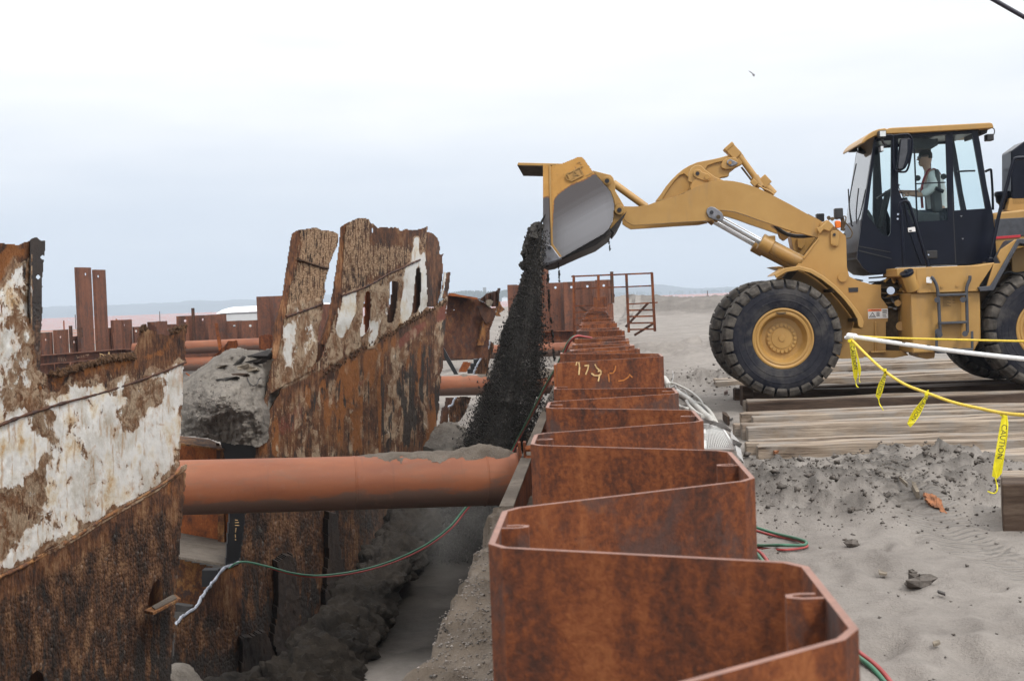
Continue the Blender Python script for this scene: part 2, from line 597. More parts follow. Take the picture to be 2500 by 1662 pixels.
plain('clod', (0.115, 0.100, 0.088), 0.95, 0, 0.4, 20, 0.6, 0.2)
plain('pebble', (0.19, 0.165, 0.145), 0.8, 0, 0.8, 9)

# ---- ship plating: layered paint, scale, barnacles, tar; zones come from painted masks
def mk_hull(name):
    t = MT(name)
    v = t.attr('huv', 'Vector')
    m1 = t.split(t.attr('mask')); m2 = t.split(t.attr('mask2'))
    vs = t.map(v, (1.0, 0.26, 1.0), rot=(0, 0, -0.14))
    vm = t.map(v, (1.0, 0.55, 1.0), rot=(0, 0, -0.14))
    nA = t.noise(v, 3.2, 6, 0.62)
    nB = t.noise(vs, 25, 7, 0.72)
    nC = t.noise(v, 26, 4, 0.7)
    nD = t.noise(vm, 4.6, 9, 0.72, 0.5)
    nE = t.noise(vs, 7, 7, 0.7)
    nS = t.noise(t.map(v, (1.0, 0.085, 1.0), rot=(0, 0, -0.14)), 24, 7, 0.68, 0.15)
    a = t.math('ADD', t.math('MULTIPLY', t.noise(t.map(v, (1, 0.35, 1)), 2.6, 7, 0.68), 0.52), t.math('ADD', t.math('MULTIPLY', nB, 0.18), t.math('MULTIPLY', nS, 0.30)))
    c = t.ramp(a, [(0.41, (0.018, 0.010, 0.007)), (0.465, (0.070, 0.028, 0.014)), (0.53, (0.165, 0.067, 0.026)), (0.60, (0.29, 0.165, 0.082))])
    # tan wood-like scale flakes standing on the rust
    fl = t.sm(t.math('ADD', t.math('ADD', t.math('MULTIPLY', nB, 0.45), t.math('MULTIPLY', nS, 0.55)), t.math('MULTIPLY', t.math('SUBTRACT', m2[0], 0.5), 0.30)), 0.545, 0.585)
    fl = t.math('MULTIPLY', fl, t.sm(m2[0], 0.02, 0.2))
    c = t.mix(t.math('MULTIPLY', fl, 0.85), c, t.mix(t.sm(nC, 0.35, 0.65), (0.19, 0.100, 0.052), (0.50, 0.345, 0.21)))
    # red lead / orange bleed
    rd = t.sm(t.math('ADD', m2[2], t.math('MULTIPLY', t.math('SUBTRACT', nE, 0.5), 1.1)), 0.48, 0.62)
    c = t.mix(t.math('MULTIPLY', rd, 0.75), c, t.mix(nB, (0.13, 0.03, 0.02), (0.30, 0.095, 0.06)))
    og = t.sm(t.math('ADD', m1[2], t.math('MULTIPLY', t.math('SUBTRACT', nE, 0.5), 1.2)), 0.48, 0.66)
    c = t.mix(t.math('MULTIPLY', og, 0.8), c, t.mix(nB, (0.16, 0.045, 0.012), (0.40, 0.155, 0.035)))
    # primer showing under the paint, then the peeling white topcoat
    nP = t.math('ADD', t.math('MULTIPLY', t.noise(t.map(v, (1, 0.42, 1), (7, 3, 1), (0, 0, -0.10)), 5.2, 9, 0.66, 0.9), 0.62), t.math('ADD', t.math('MULTIPLY', nB, 0.10), t.math('MULTIPLY', t.noise(vm, 1.5, 5, 0.6, 0.8), 0.28)))
    pr = t.sm(t.math('ADD', m1[0], t.math('MULTIPLY', t.math('SUBTRACT', nP, 0.5), 2.6)), 0.08, 0.13)
    pr = t.math('MULTIPLY', pr, t.sm(m1[0], 0.04, 0.22))
    c = t.mix(t.math('MULTIPLY', pr, 0.85), c, t.mix(t.sm(nD, 0.40, 0.58), (0.20, 0.095, 0.042), (0.47, 0.345, 0.23)))
    nP = t.math('ADD', t.math('MULTIPLY', nD, 0.50), t.math('ADD', t.math('MULTIPLY', nB, 0.12), t.math('MULTIPLY', t.noise(vm, 1.5, 5, 0.6, 0.8), 0.38)))
    pw = t.sm(t.math('ADD', m1[0], t.math('MULTIPLY', t.math('SUBTRACT', nP, 0.5), 2.9)), 0.50, 0.53)
    stain = t.math('ADD', t.math('MULTIPLY', t.noise(t.map(v, (1, 0.5, 1), (4, 2, 0)), 1.7, 6, 0.65), 0.7), t.math('MULTIPLY', nC, 0.10))
    stain = t.math('ADD', stain, 0.10)
    wc = t.ramp(stain, [(0.36, (0.42, 0.36, 0.28)), (0.43, (0.56, 0.535, 0.48)), (0.51, (0.72, 0.71, 0.68)), (0.57, (0.66, 0.59, 0.47)), (0.63, (0.46, 0.28, 0.12))])
    rim = t.math('MULTIPLY', t.math('SUBTRACT', 1.0, t.sm(t.math('ADD', m1[0], t.math('MULTIPLY', t.math('SUBTRACT', nP, 0.5), 2.9)), 0.52, 0.72)), t.sm(nE, 0.40, 0.60))
    wc = t.mix(t.math('MULTIPLY', rim, 0.75), wc, (0.42, 0.235, 0.10))
    vst = t.sm(t.noise(t.map(v, (1.0, 0.11, 1.0), (2, 8, 0), (0, 0, -0.08)), 9, 6, 0.66), 0.555, 0.64)
    wc = t.mix(t.math('MULTIPLY', vst, 0.7), wc, t.mix(nC, (0.30, 0.13, 0.045), (0.50, 0.36, 0.20)))
    c = t.mix(pw, c, wc)
    ob = t.math('MULTIPLY', t.sm(t.math('ADD', m1[2], t.math('MULTIPLY', t.math('SUBTRACT', nE, 0.5), 1.3)), 0.30, 0.75), t.math('MULTIPLY', pw, 0.72))
    c = t.mix(ob, c, t.mix(nA, (0.33, 0.14, 0.04), (0.55, 0.33, 0.15)))
    # barnacle crust
    bn = t.vor(vm, 22, 'F1', 'Distance')
    bc = t.vor(vm, 22, 'F1', 'Color')
    bs_ = t.split(bc)
    crust = t.ramp(bs_[0], [(0.0, (0.012, 0.008, 0.006)), (0.42, (0.042, 0.024, 0.014)), (0.70, (0.115, 0.060, 0.029)), (0.955, (0.20, 0.125, 0.075)), (0.99, (0.50, 0.46, 0.41))])
    crust = t.mix(0.85, crust, t.ramp(a, [(0.42, (0.006, 0.0045, 0.004)), (0.475, (0.036, 0.016, 0.009)), (0.53, (0.115, 0.048, 0.020)), (0.60, (0.27, 0.145, 0.070))]))
    cm = t.sm(t.math('ADD', m1[1], t.math('MULTIPLY', t.math('SUBTRACT', nE, 0.5), 0.9)), 0.40, 0.60)
    c = t.mix(cm, c, crust)
    # tar and dark slime
    tr = t.sm(t.math('ADD', m2[1], t.math('MULTIPLY', t.math('SUBTRACT', nE, 0.5), 1.2)), 0.46, 0.62)
    c = t.mix(t.math('MULTIPLY', tr, 0.9), c, t.mix(nC, (0.007, 0.007, 0.008), (0.045, 0.036, 0.030)))
    h = t.math('ADD', t.math('MULTIPLY', pw, 0.6), t.math('MULTIPLY', pr, 0.35))
    h = t.math('ADD', h, t.math('MULTIPLY', t.math('MULTIPLY', fl, 0.5), t.math('SUBTRACT', 1.0, pw)))
    h = t.math('ADD', h, t.math('MULTIPLY', t.math('MULTIPLY', nB, 0.9), t.math('SUBTRACT', 1.0, t.math('MULTIPLY', pw, 0.85))))
    h = t.math('ADD', h, t.math('MULTIPLY', t.math('MULTIPLY', cm, t.math('SUBTRACT', 0.5, bn)), 0.6))
    nm = t.bump(h, 0.9, 0.03)
    M[name] = t.fin(c, t.math('SUBTRACT', 0.85, t.math('MULTIPLY', pw, 0.25)), 0.0, nm, 0.3)
mk_hull('hull_plate')

# ---- loader
t = MT('loader_yellow')
o = t.obj()
n1 = t.noise(o, 2.5, 6, 0.6); n2 = t.noise(o, 28, 5, 0.7)
c = t.ramp(n1, [(0.3, (0.365, 0.203, 0.056)), (0.7, (0.430, 0.253, 0.077))])
c = t.mix(t.math('MULTIPLY', t.sm(n2, 0.55, 0.8), 0.30), c, (0.36, 0.22, 0.10))
g = t.sm(t.noise(t.map(o, (9, 9, 9), (2, 5, 1)), 1.0, 8, 0.75), 0.66, 0.72)
c = t.mix(t.math('MULTIPLY', g, 0.6), c, (0.15, 0.09, 0.045))
dr = t.sm(t.noise(t.map(o, (5, 5, 0.8), (1, 4, 2)), 1.0, 7, 0.7), 0.52, 0.70)
c = t.mix(t.math('MULTIPLY', dr, 0.45), c, (0.25, 0.165, 0.085))
M['loader_yellow'] = t.fin(c, 0.42, 0.0, t.bump(n2, 0.08, 0.004), 0.45)
plain('loader_grime', (0.10, 0.065, 0.03), 0.7, 0.1, 0.5, 7, 0.3)
plain('cab_black', (0.004, 0.0055, 0.013), 0.28, 0.0, 0.25, 3, 0.0, 0.22)
plain('black_plastic', (0.018, 0.018, 0.02), 0.5, 0.0, 0.2, 8)
plain('grey_step', (0.055, 0.058, 0.068), 0.55, 0.2, 0.25, 14, 0.3)
plain('cab_inside', (0.10, 0.10, 0.105), 0.8, 0, 0.2, 5)
plain('steel_worn', (0.22, 0.22, 0.235), 0.42, 0.7, 0.3, 12, 0.2)
plain('steel_dark', (0.045, 0.04, 0.038), 0.6, 0.4, 0.4, 10, 0.3)
plain('chrome', (0.75, 0.77, 0.80), 0.12, 1.0, 0.03, 3)
plain('lamp_lens', (0.62, 0.65, 0.66), 0.2, 0.0, 0.1, 20)
plain('amber_lens', (0.75, 0.16, 0.01), 0.25, 0, 0.1, 10)
plain('red_stripe', (0.45, 0.02, 0.03), 0.4, 0, 0.05, 5)
plain('decal_white', (0.72, 0.72, 0.72), 0.5, 0, 0.05, 5)
plain('decal_orange', (0.80, 0.16, 0.03), 0.5, 0, 0.05, 5)
plain('decal_black', (0.02, 0.02, 0.025), 0.5, 0, 0.05, 5)
t = MT('rubber')
o = t.obj()
n1 = t.noise(o, 5, 6, 0.65)
c = t.ramp(n1, [(0.35, (0.010, 0.011, 0.018)), (0.65, (0.026, 0.026, 0.033))])
du = t.noise(t.map(o, (3, 3, 3), (4, 1, 2)), 1.0, 6, 0.65)
c = t.mix(t.math('MULTIPLY', t.sm(du, 0.46, 0.66), 0.45), c, (0.105, 0.096, 0.086))
M['rubber'] = t.fin(c, 0.72, 0.0, t.bump(t.noise(o, 60, 4, 0.6), 0.15, 0.004), 0.15)
t = MT('rubber_dusty')
o = t.obj()
n1 = t.noise(o, 7, 6, 0.65)
c = t.ramp(n1, [(0.30, (0.022, 0.020, 0.020)), (0.52, (0.075, 0.066, 0.057)), (0.72, (0.150, 0.134, 0.116))])
M['rubber_dusty'] = t.fin(c, 0.9, 0.0, t.bump(t.noise(o, 50, 4, 0.6), 0.3, 0.006), 0.2)
# bucket side: paint worn to bright steel (wear map is painted on the plate)
t = MT('bucket_worn')
v = t.attr('huv', 'Vector')
mk = t.split(t.attr('mask'))
n1 = t.noise(v, 14, 8, 0.72); n2 = t.noise(v, 4, 5, 0.6); n3 = t.noise(v, 70, 3, 0.7)
wr = t.sm(t.math('ADD', mk[0], t.math('MULTIPLY', t.math('SUBTRACT', n1, 0.5), 0.9)), 0.42, 0.58)
hl = t.sm(t.math('ADD', mk[0], t.math('MULTIPLY', t.math('SUBTRACT', n1, 0.5), 0.5)), 0.24, 0.46)
yel = t.ramp(n2, [(0.3, (0.43, 0.215, 0.045)), (0.7, (0.52, 0.275, 0.065))])
yel = t.mix(t.math('MULTIPLY', t.sm(n1, 0.58, 0.66), 0.7), yel, (0.17, 0.09, 0.035))
c = t.mix(hl, yel, (0.23, 0.095, 0.03))
stl = t.mix(mk[1], (0.050, 0.038, 0.037), (0.235, 0.235, 0.25))
stl = t.mix(t.math('MULTIPLY', n3, 0.4), stl, (0.25, 0.25, 0.26))
c = t.mix(wr, c, stl)
M['bucket_worn'] = t.fin(c, t.math('SUBTRACT', 0.55, t.math('MULTIPLY', wr, 0.08)), t.math('MULTIPLY', wr, 0.12), t.bump(t.math('ADD', n1, n3), 0.15, 0.01), 0.45)
# glass: thin pane, mostly see-through
def mk_glass(name, tint, rough=0.03, refl=0.10):
    t = MT(name)
    t.nt.nodes.remove(t.b)
    tr = t.nt.nodes.new('ShaderNodeBsdfTransparent'); tr.inputs[0].default_value = (*tint, 1)
    gl = t.nt.nodes.new('ShaderNodeBsdfGlossy'); gl.inputs['Roughness'].default_value = rough
    fr = t.nt.nodes.new('ShaderNodeFresnel'); fr.inputs[0].default_value = 1.5 if refl > 0.1 else 1.22
    mx = t.nt.nodes.new('ShaderNodeMixShader')
    f = t.math('ADD', t.math('MULTIPLY', fr.outputs[0], 1.0), refl)
    t.nt.links.new(f, mx.inputs[0]); t.nt.links.new(tr.outputs[0], mx.inputs[1]); t.nt.links.new(gl.outputs[0], mx.inputs[2])
    t.nt.links.new(mx.outputs[0], t.out.inputs[0])
    M[name] = t.mat
mk_glass('cab_glass', (0.90, 0.97, 0.97), 0.03, 0.0)
mk_glass('windshield', (0.85, 0.90, 0.90), 0.05, 0.28)

# ---- timber
t = MT('timber')
o = t.obj()
g = t.noise(t.map(o, (0.7, 6, 6)), 1.0, 8, 0.72, 0.5)
g2 = t.noise(t.map(o, (1.5, 40, 40)), 1.0, 4, 0.6)
d = t.noise(o, 2.2, 6, 0.62)
c = t.ramp(t.math('ADD', t.math('MULTIPLY', g, 0.65), t.math('MULTIPLY', g2, 0.35)), [(0.37, (0.045, 0.030, 0.022)), (0.45, (0.19, 0.145, 0.108)), (0.57, (0.35, 0.285, 0.222)), (0.70, (0.45, 0.385, 0.315))])
c = t.mix(t.math('MULTIPLY', t.sm(d, 0.44, 0.62), 0.75), c, (0.245, 0.222, 0.198))
M['timber'] = t.fin(c, 0.85, 0.0, t.bump(t.math('ADD', g, g2), 0.7, 0.02), 0.2)
t = MT('timber_dark')
o = t.obj()
g = t.noise(t.map(o, (0.8, 18, 6)), 1.0, 7, 0.68, 0.3)
c = t.ramp(g, [(0.35, (0.022, 0.014, 0.010)), (0.55, (0.075, 0.050, 0.036)), (0.72, (0.16, 0.12, 0.09))])
M['timber_dark'] = t.fin(c, 0.85, 0.0, t.bump(g, 0.7, 0.02), 0.2)
plain('driftwood', (0.17, 0.14, 0.105), 0.9, 0, 0.5, 14, 0.6)
plain('wood_black', (0.050, 0.044, 0.040), 0.8, 0, 0.5, 16, 0.6)
plain('bark_orange', (0.26, 0.105, 0.045), 0.85, 0, 0.6, 18, 0.8)
plain('weed', (0.085, 0.043, 0.020), 0.95, 0, 0.7, 16, 0.8)

# ---- small things
plain('hose_green', (0.035, 0.13, 0.075), 0.45, 0, 0.2, 9)
plain('hose_red', (0.30, 0.04, 0.036), 0.45, 0, 0.25, 9)
plain('hose_white', (0.47, 0.455, 0.42), 0.55, 0, 0.2, 9, 0, 0.4, ((0.2, 0.17, 0.14), 0.6))
plain('strap_grey', (0.30, 0.29, 0.28), 0.7, 0, 0.2, 12, 0.2)
plain('pvc', (0.80, 0.80, 0.79), 0.35, 0, 0.04, 8, 0, 0.5, ((0.25, 0.25, 0.25), 0.25))
plain('rope_yellow', (0.78, 0.55, 0.05), 0.6, 0, 0.2, 60, 0.5)
plain('tape_yellow', (0.82, 0.72, 0.02), 0.4, 0, 0.06, 8)
plain('ink_black', (0.03, 0.03, 0.02), 0.5, 0, 0.2, 20)
plain('chalk', (0.62, 0.42, 0.20), 0.9, 0, 0.35, 70)
plain('chalk_pale', (0.32, 0.20, 0.13), 0.9, 0, 0.3, 40)
plain('chalk_orange', (0.45, 0.16, 0.04), 0.9, 0, 0.35, 70)
plain('white_paint', (0.78, 0.78, 0.78), 0.35, 0, 0.03, 3)
plain('grey_panel', (0.50, 0.51, 0.52), 0.5, 0, 0.05, 3)
plain('wire_white', (0.62, 0.62, 0.60), 0.5, 0.2, 0.1, 9)
plain('cable_black', (0.02, 0.018, 0.03), 0.5, 0, 0.1, 5)
plain('gull', (0.33, 0.33, 0.36), 0.8, 0, 0.2, 5)
plain('tank_black', (0.012, 0.012, 0.014), 0.5, 0, 0.3, 5)
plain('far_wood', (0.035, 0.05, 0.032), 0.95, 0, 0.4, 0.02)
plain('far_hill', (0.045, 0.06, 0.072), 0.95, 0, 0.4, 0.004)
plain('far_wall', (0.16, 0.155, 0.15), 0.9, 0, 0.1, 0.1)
plain('skin', (0.62, 0.36, 0.26), 0.55, 0, 0.08, 9)
plain('hair', (0.02, 0.014, 0.01), 0.7, 0, 0.3, 30)
plain('shirt_white', (0.86, 0.86, 0.86), 0.85, 0, 0.08, 8)
plain('suspender', (0.30, 0.03, 0.04), 0.7, 0, 0.1, 8)
plain('trousers', (0.05, 0.055, 0.075), 0.85, 0, 0.2, 8)
t = MT('water')
o = t.obj(False)
M['water'] = t.fin((0.16, 0.19, 0.21), 0.35, 0.0, t.bump(t.noise(t.map(o, (0.25, 1, 1)), 0.6, 4, 0.6), 0.5, 0.2), 0.5)
# orange plastic mesh fence seen from 200 m: open weave
t = MT('fence_mesh')
t.nt.nodes.remove(t.b)
tr = t.nt.nodes.new('ShaderNodeBsdfTransparent')
df = t.nt.nodes.new('ShaderNodeBsdfDiffuse'); df.inputs[0].default_value = (0.78, 0.17, 0.07, 1)
mx = t.nt.nodes.new('ShaderNodeMixShader')
o = t.obj(False)
x = t.sxyz(o)
wv = t.math('FRACT', t.math('MULTIPLY', x[0], 12.0)); wz = t.math('FRACT', t.math('MULTIPLY', x[2], 6.0))
op = t.math('MAXIMUM', t.math('LESS_THAN', wv, 0.15), t.math('LESS_THAN', wz, 0.13))
t.nt.links.new(op, mx.inputs[0])
t.nt.links.new(tr.outputs[0], mx.inputs[1]); t.nt.links.new(df.outputs[0], mx.inputs[2]); t.nt.links.new(mx.outputs[0], t.out.inputs[0])
M['fence_mesh'] = t.mat
plain('emblem', (0.32, 0.185, 0.05), 0.6, 0, 0.2, 20)
# ------------------------------------------------------------------ ground, water, far shore
def wall_left(Y):
    b = np.maximum(0.0, np.asarray(Y, float) - 20.0)
    return 0.0599 * Y - 0.1625 + 0.00045 * b * b
WALL_D = 0.426

def lerp(a, b, t):
    return a + (b - a) * t

MOUND = [(1870, 1185, 0.22, 0.7, 0.8), (2080, 1150, 0.22, 0.8, 0.8), (2230, 1125, 0.30, 0.7, 0.8), (2320, 1120, 0.20, 0.5, 0.6),
         (2000, 1215, 0.13, 0.7, 0.7), (2400, 1180, 0.12, 0.6, 0.7), (1800, 1150, 0.20, 0.5, 0.9), (2140, 1200, 0.14, 0.8, 0.7)]
MOUND = [(*(atz(px, py, 0.12)[:2]), h, a, b) for px, py, h, a, b in MOUND]

_rd = random.Random(31)
FOOT = [(_rd.uniform(0.9, 5.2), _rd.uniform(5.0, 13.0), _rd.uniform(0.07, 0.12), _rd.uniform(0.13, 0.24), _rd.uniform(0.02, 0.055), _rd.uniform(-0.5, 0.5)) for _ in range(150)]
def dimples(x, y):
    d = np.zeros(np.shape(x))
    k = (y > 4.5) & (y < 13.6) & (x > 0.3) & (x < 6)
    if not k.any(): return d
    xs, ys_ = x[k], y[k]; a = np.zeros(xs.shape)
    for fx, fy, wx, wy, h, sl in FOOT:
        r2 = ((xs - fx - sl * (ys_ - fy)) / wx) ** 2 + ((ys_ - fy) / wy) ** 2
        a += h * (-1.3 * np.exp(-r2) + 0.75 * np.exp(-(np.sqrt(r2) - 1.7) ** 2 * 2.2))
    d[k] = a
    return d

def ground_h(x, y):
    xl = wall_left(y)
    sR = x - (xl + WALL_D)            # to the right of the wall
    sL = xl - x                       # to the left of the wall
    n_big = fbm(x * 0.35, y * 0.35, 4, 1) - 0.5
    n_med = fbm(x * 1.6, y * 1.6, 4, 5) - 0.5
    n_foot = fbm(x * 3.2, y * 2.4, 3, 9) - 0.5
    n_lump = fbm(x * 8.0, y * 8.0, 4, 21) - 0.5
    # right side: trampled dry sand, a churned heap by the mats
    zr = -0.03 + 0.10 * n_big + 0.09 * n_med + 0.08 * n_foot * sstep(25, 9, y)
    heap = 0
    for mx_, my_, h, a, b in MOUND:
        heap = heap + h * np.exp(-(((x - mx_) / a) ** 2 + ((y - my_) / b) ** 2))
    heap = 0.34 * (1 - np.exp(-heap / 0.34))
    churn = sstep(0.05, 0.20, heap) * 1.0
    zr = zr + heap + churn * (0.14 * n_lump + 0.09 * (fbm(x * 19.0, y * 19.0, 3, 27) - 0.5) + 0.12 * (fbm(x * 3.1, y * 3.1, 3, 33) - 0.5))
    zr = zr + 0.25 * np.exp(-((y - 27.5) / 2.0) ** 2 - ((x - 4.1) / 1.3) ** 2) * (0.5 + 2.0 * n_lump)
    zr = zr + 0.45 * np.exp(-((y - 42) / 4.0) ** 2 - ((x - 6.3) / 3.0) ** 2) * (0.6 + 1.6 * n_med)
    zr = zr + 0.6 * dimples(x, y)
    # beyond: berms of pushed-up sand
    berm = np.exp(-((y - 110 - 3 * (fbm(x * 0.2, x * 0 + 2, 3, 40) - 0.5)) / 5.0) ** 2) * sstep(-6, 1.0, x) * sstep(30, 20, x)
    zr = zr + berm * (1.45 + 1.1 * (fbm(x * 0.35, y * 0.3, 4, 44) - 0.5)) + 0.25 * berm * n_med
    zr = zr + 1.75 * np.exp(-((x - 10.2) / 3.4) ** 2 - ((y - 122) / 6.0) ** 2)
    # left side: bank, trench, ship
    deep = sstep(37, 25, y)
    bank = -0.12 - 0.10 * np.clip(sL, 0, 1) + 0.16 * n_med + 0.13 * n_lump
    floor_ = -1.95 + 0.10 * n_med
    floor_ = lerp(-1.0 + 0.15 * n_big, floor_, deep)
    bank = bank - 0.65 * sstep(21, 31, y) * sstep(0.12, 0.40, sL)
    edge = 0.78 + 0.34 * (fbm(y * 0.9, y * 0 + 3, 4, 61) - 0.5) + 0.10 * n_lump
    t1 = sstep(edge, edge + 0.26, sL)
    zl = lerp(bank, floor_, t1)
    pit = lerp(-1.0, -3.1, deep)
    t2 = sstep(2.55, 3.1, sL)
    zl = lerp(zl, pit + 0.2 * n_med, t2)
    t3 = sstep(6.0, 9.0, sL)
    zl = lerp(zl, -1.6 + 0.2 * n_big, t3)
    far = sstep(55, 62, y)
    zl = lerp(zl, zr, far)
    z = np.where(x > xl + 0.5 * WALL_D, zr, zl)
    z = np.where(y > 190, lerp(z, -0.9, sstep(190, 226, y)), z)
    damp_shade = np.where(sL > 0, np.maximum(sstep(edge - 0.03, edge + 0.08, sL) * deep * (0.95 + 0.35 * n_med), 0), 0)  # dug damp sand, plus trench shadow painted onto bank face and floor
    damp_shade = np.where((sL > 0) & (sL < edge), np.clip(0.30 + 2.2 * n_lump + 1.2 * n_med, 0, 0.7), damp_shade)
    damp_shade = np.where(sL < edge, damp_shade, damp_shade * sstep(13.2, 14.8, y + 0.8 * n_med))
    damp_shade = np.where(x > xl + 0.4, churn * np.clip(0.22 + 2.2 * n_lump, 0, 0.6) + 0.5 * sstep(0.05, 0.4, berm) * (0.7 + n_med) + 0.25 * np.exp(-((y - 27.5) / 2.0) ** 2 - ((x - 4.1) / 1.3) ** 2), damp_shade)
    return z, np.clip(damp_shade, 0, 0.98)

ys = 1.1 * (1.0104 ** np.arange(0, 522))
nL, nR = 190, 300
u = np.concatenate([-(np.linspace(1, 0, nL, endpoint=False) ** 1.55), np.linspace(0, 1, nR) ** 1.30])
YY = np.repeat(ys[:, None], len(u), 1)
base = wall_left(YY) + 0.5 * WALL_D
half = np.where(u[None, :] < 0, 4.2 + 0.62 * YY, 3.5 + 0.62 * YY)
XX = base + u[None, :] * half
ZZ, DD = ground_h(XX, YY)
V = np.stack([XX, YY, ZZ], -1).reshape(-1, 3)
nr, nc = YY.shape
ii = np.arange(nr * nc).reshape(nr, nc)
Q = np.stack([ii[:-1, :-1], ii[:-1, 1:], ii[1:, 1:], ii[1:, :-1]], -1).reshape(-1, 4)
me = fast_mesh('ground', V, Q)
# a tyre track pressed into the sand at right
tkp = [atz(px, py, 0.05) for px, py in ((2120, 1130), (2190, 1185), (2260, 1240), (2330, 1290), (2420, 1335), (2560, 1380))]
TS = np.zeros(XX.size); TD = np.full(XX.size, 9.0); acc = 0.0; fx = XX.ravel(); fy = YY.ravel()
for a, b in zip(tkp[:-1], tkp[1:]):
    vx, vy = b.x - a.x, b.y - a.y; Lk = math.hypot(vx, vy)
    t_ = np.clip(((fx - a.x) * vx + (fy - a.y) * vy) / Lk ** 2, 0, 1)
    dd_ = np.hypot(fx - a.x - t_ * vx, fy - a.y - t_ * vy); nearer = dd_ < TD
    TS = np.where(nearer, acc + t_ * Lk, TS); TD = np.where(nearer, dd_, TD); acc += Lk
tw_ = sstep(0.27, 0.20, TD)
tc_ = np.stack([TS / 10.0, np.minimum(TD, 1.0), tw_, (sstep(0.05, 0.2, wall_left(YY) - XX + 0.3) * sstep(1.2, 0.8, wall_left(YY) - XX) * sstep(40, 25, YY)).ravel()], -1).astype(np.float32)
ta_ = me.attributes.new('track', 'FLOAT_COLOR', 'POINT'); ta_.data.foreach_set('color', tc_.ravel())
at_ = me.attributes.new('damp_shade', 'FLOAT', 'POINT'); at_.data.foreach_set('value', DD.ravel().astype(np.float32))
set_smooth(me)
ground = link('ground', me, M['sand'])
tag(ground, 'grey sand of the beach and the trench along the sheet pile wall', None, None, 'structure')

def gz(x, y):
    return float(ground_h(np.array([x]), np.array([y]))[0][0])

# a wide sheet of beach and sea under everything
def disc_sheet(name, z, x0, x1, y0, y1, mat, label):
    mb = MB()
    mb.add([(x0, y0, z), (x1, y0, z), (x1, y1, z), (x0, y1, z)], [(0, 1, 2, 3)])
    o = mb.build(name, mat)
    return tag(o, label, None, None, 'structure')
disc_sheet('beach', -3.4, -500, 500, -60, 224, M['sand'], 'wide grey beach around the works')
disc_sheet('sea', -0.75, -6000, 6000, 200, 9000, M['water'], 'pale water of the bay beyond the beach')

# far shores
def hills(name, label, prof, Y, depth, seed, rough):
    mb = MB()
    xs = np.arange(prof[0][0], prof[-1][0] + 1, 4.0)
    hs = np.interp(xs, [p[0] for p in prof], [p[1] for p in prof])
    hs = hs - rough * (fbm(xs * 0.03, xs * 0, 4, seed) - 0.5) - rough * 0.4 * (fbm(xs * 0.21, xs * 0, 3, seed + 3) - 0.5)
    vs = []
    for x, h in zip(xs, hs):
        p = at(x, h, Y)
        vs.append((p.x, Y - depth * 0.5, -1.5)); vs.append((p.x, Y, max(p.z, 0.5))); vs.append((p.x * 1.1, Y + depth, -1.5))
    fs = []
    for i in range(len(xs) - 1):
        a = i * 3
        fs += [(a, a + 3, a + 4, a + 1), (a + 1, a + 4, a + 5, a + 2)]
    mb.add(vs, fs)
    o = mb.build(name, M['far_hill'], smooth=60)
    return tag(o, label, None, None, 'structure')
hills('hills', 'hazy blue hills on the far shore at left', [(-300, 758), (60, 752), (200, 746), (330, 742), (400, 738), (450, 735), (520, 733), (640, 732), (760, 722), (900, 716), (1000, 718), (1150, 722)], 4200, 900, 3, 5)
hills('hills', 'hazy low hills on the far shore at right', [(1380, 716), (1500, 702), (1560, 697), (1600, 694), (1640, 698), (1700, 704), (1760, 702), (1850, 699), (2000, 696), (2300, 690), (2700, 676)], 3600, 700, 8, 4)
# wooded spit with a tower block
def tree_line(px0, px1, ytop, Y, n, label, amp, seed):
    r = random.Random(seed)
    mb = MB()
    for k in range(n):
        px = r.uniform(px0, px1)
        base_h = 732.5 - 0.0375 * (px - 1250)
        tp = np.interp(px, [p[0] for p in ytop], [p[1] for p in ytop]) + r.uniform(-amp, amp * 0.7)
        b = at(px, base_h + 2, Y); tq = at(px, tp, Y)
        h = max(2.0, tq.z - 0.0)
        yy = Y + r.uniform(-60, 60)
        wd = h * r.uniform(0.18, 0.36)
        vs = [(b.x, yy, h)]
        nseg = 6
        for q in range(nseg):
            a = 2 * math.pi * q / nseg
            vs.append((b.x + math.cos(a) * wd * 0.8, yy + math.sin(a) * wd * 0.8, h * r.uniform(0.55, 0.75)))
        for q in range(nseg):
            a = 2 * math.pi * q / nseg
            vs.append((b.x + math.cos(a) * wd * 1.3, yy + math.sin(a) * wd * 1.3, -0.5))
        fs = [(0, 1 + q, 1 + (q + 1) % nseg) for q in range(nseg)] + [(1 + q, 7 + q, 7 + (q + 1) % nseg, 1 + (q + 1) % nseg) for q in range(nseg)]
        mb.add(vs, fs)
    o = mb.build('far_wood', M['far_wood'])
    return tag(o, label, 'wood', None, 'stuff')
tree_line(1060, 1345, [(1060, 716), (1110, 715), (1130, 711), (1180, 712), (1220, 711), (1255, 708), (1345, 706)], 1900, 420, 'hazy blue line of trees on the far shore behind the falling sand', 3.5, 3)
tree_line(1380, 1800, [(1380, 716), (1800, 706)], 3300, 160, 'low hazy trees on the far shore at right', 2.5, 4)
b0 = at(1184, 732, 1900); b1 = at(1184, 702.5, 1900)
mb = MB()
mb.box((b0.x, 1900, b1.z / 2), (4.6, 5, b1.z)); mb.box((b0.x, 1900, b1.z + 0.3), (4.9, 5.3, 0.5))
tw = empty('tower_block', (b0.x, 1900, 0), 'square hazy tower rising above the far tree line', 'tower')
mb.build('wall', M['far_wall'], tw)
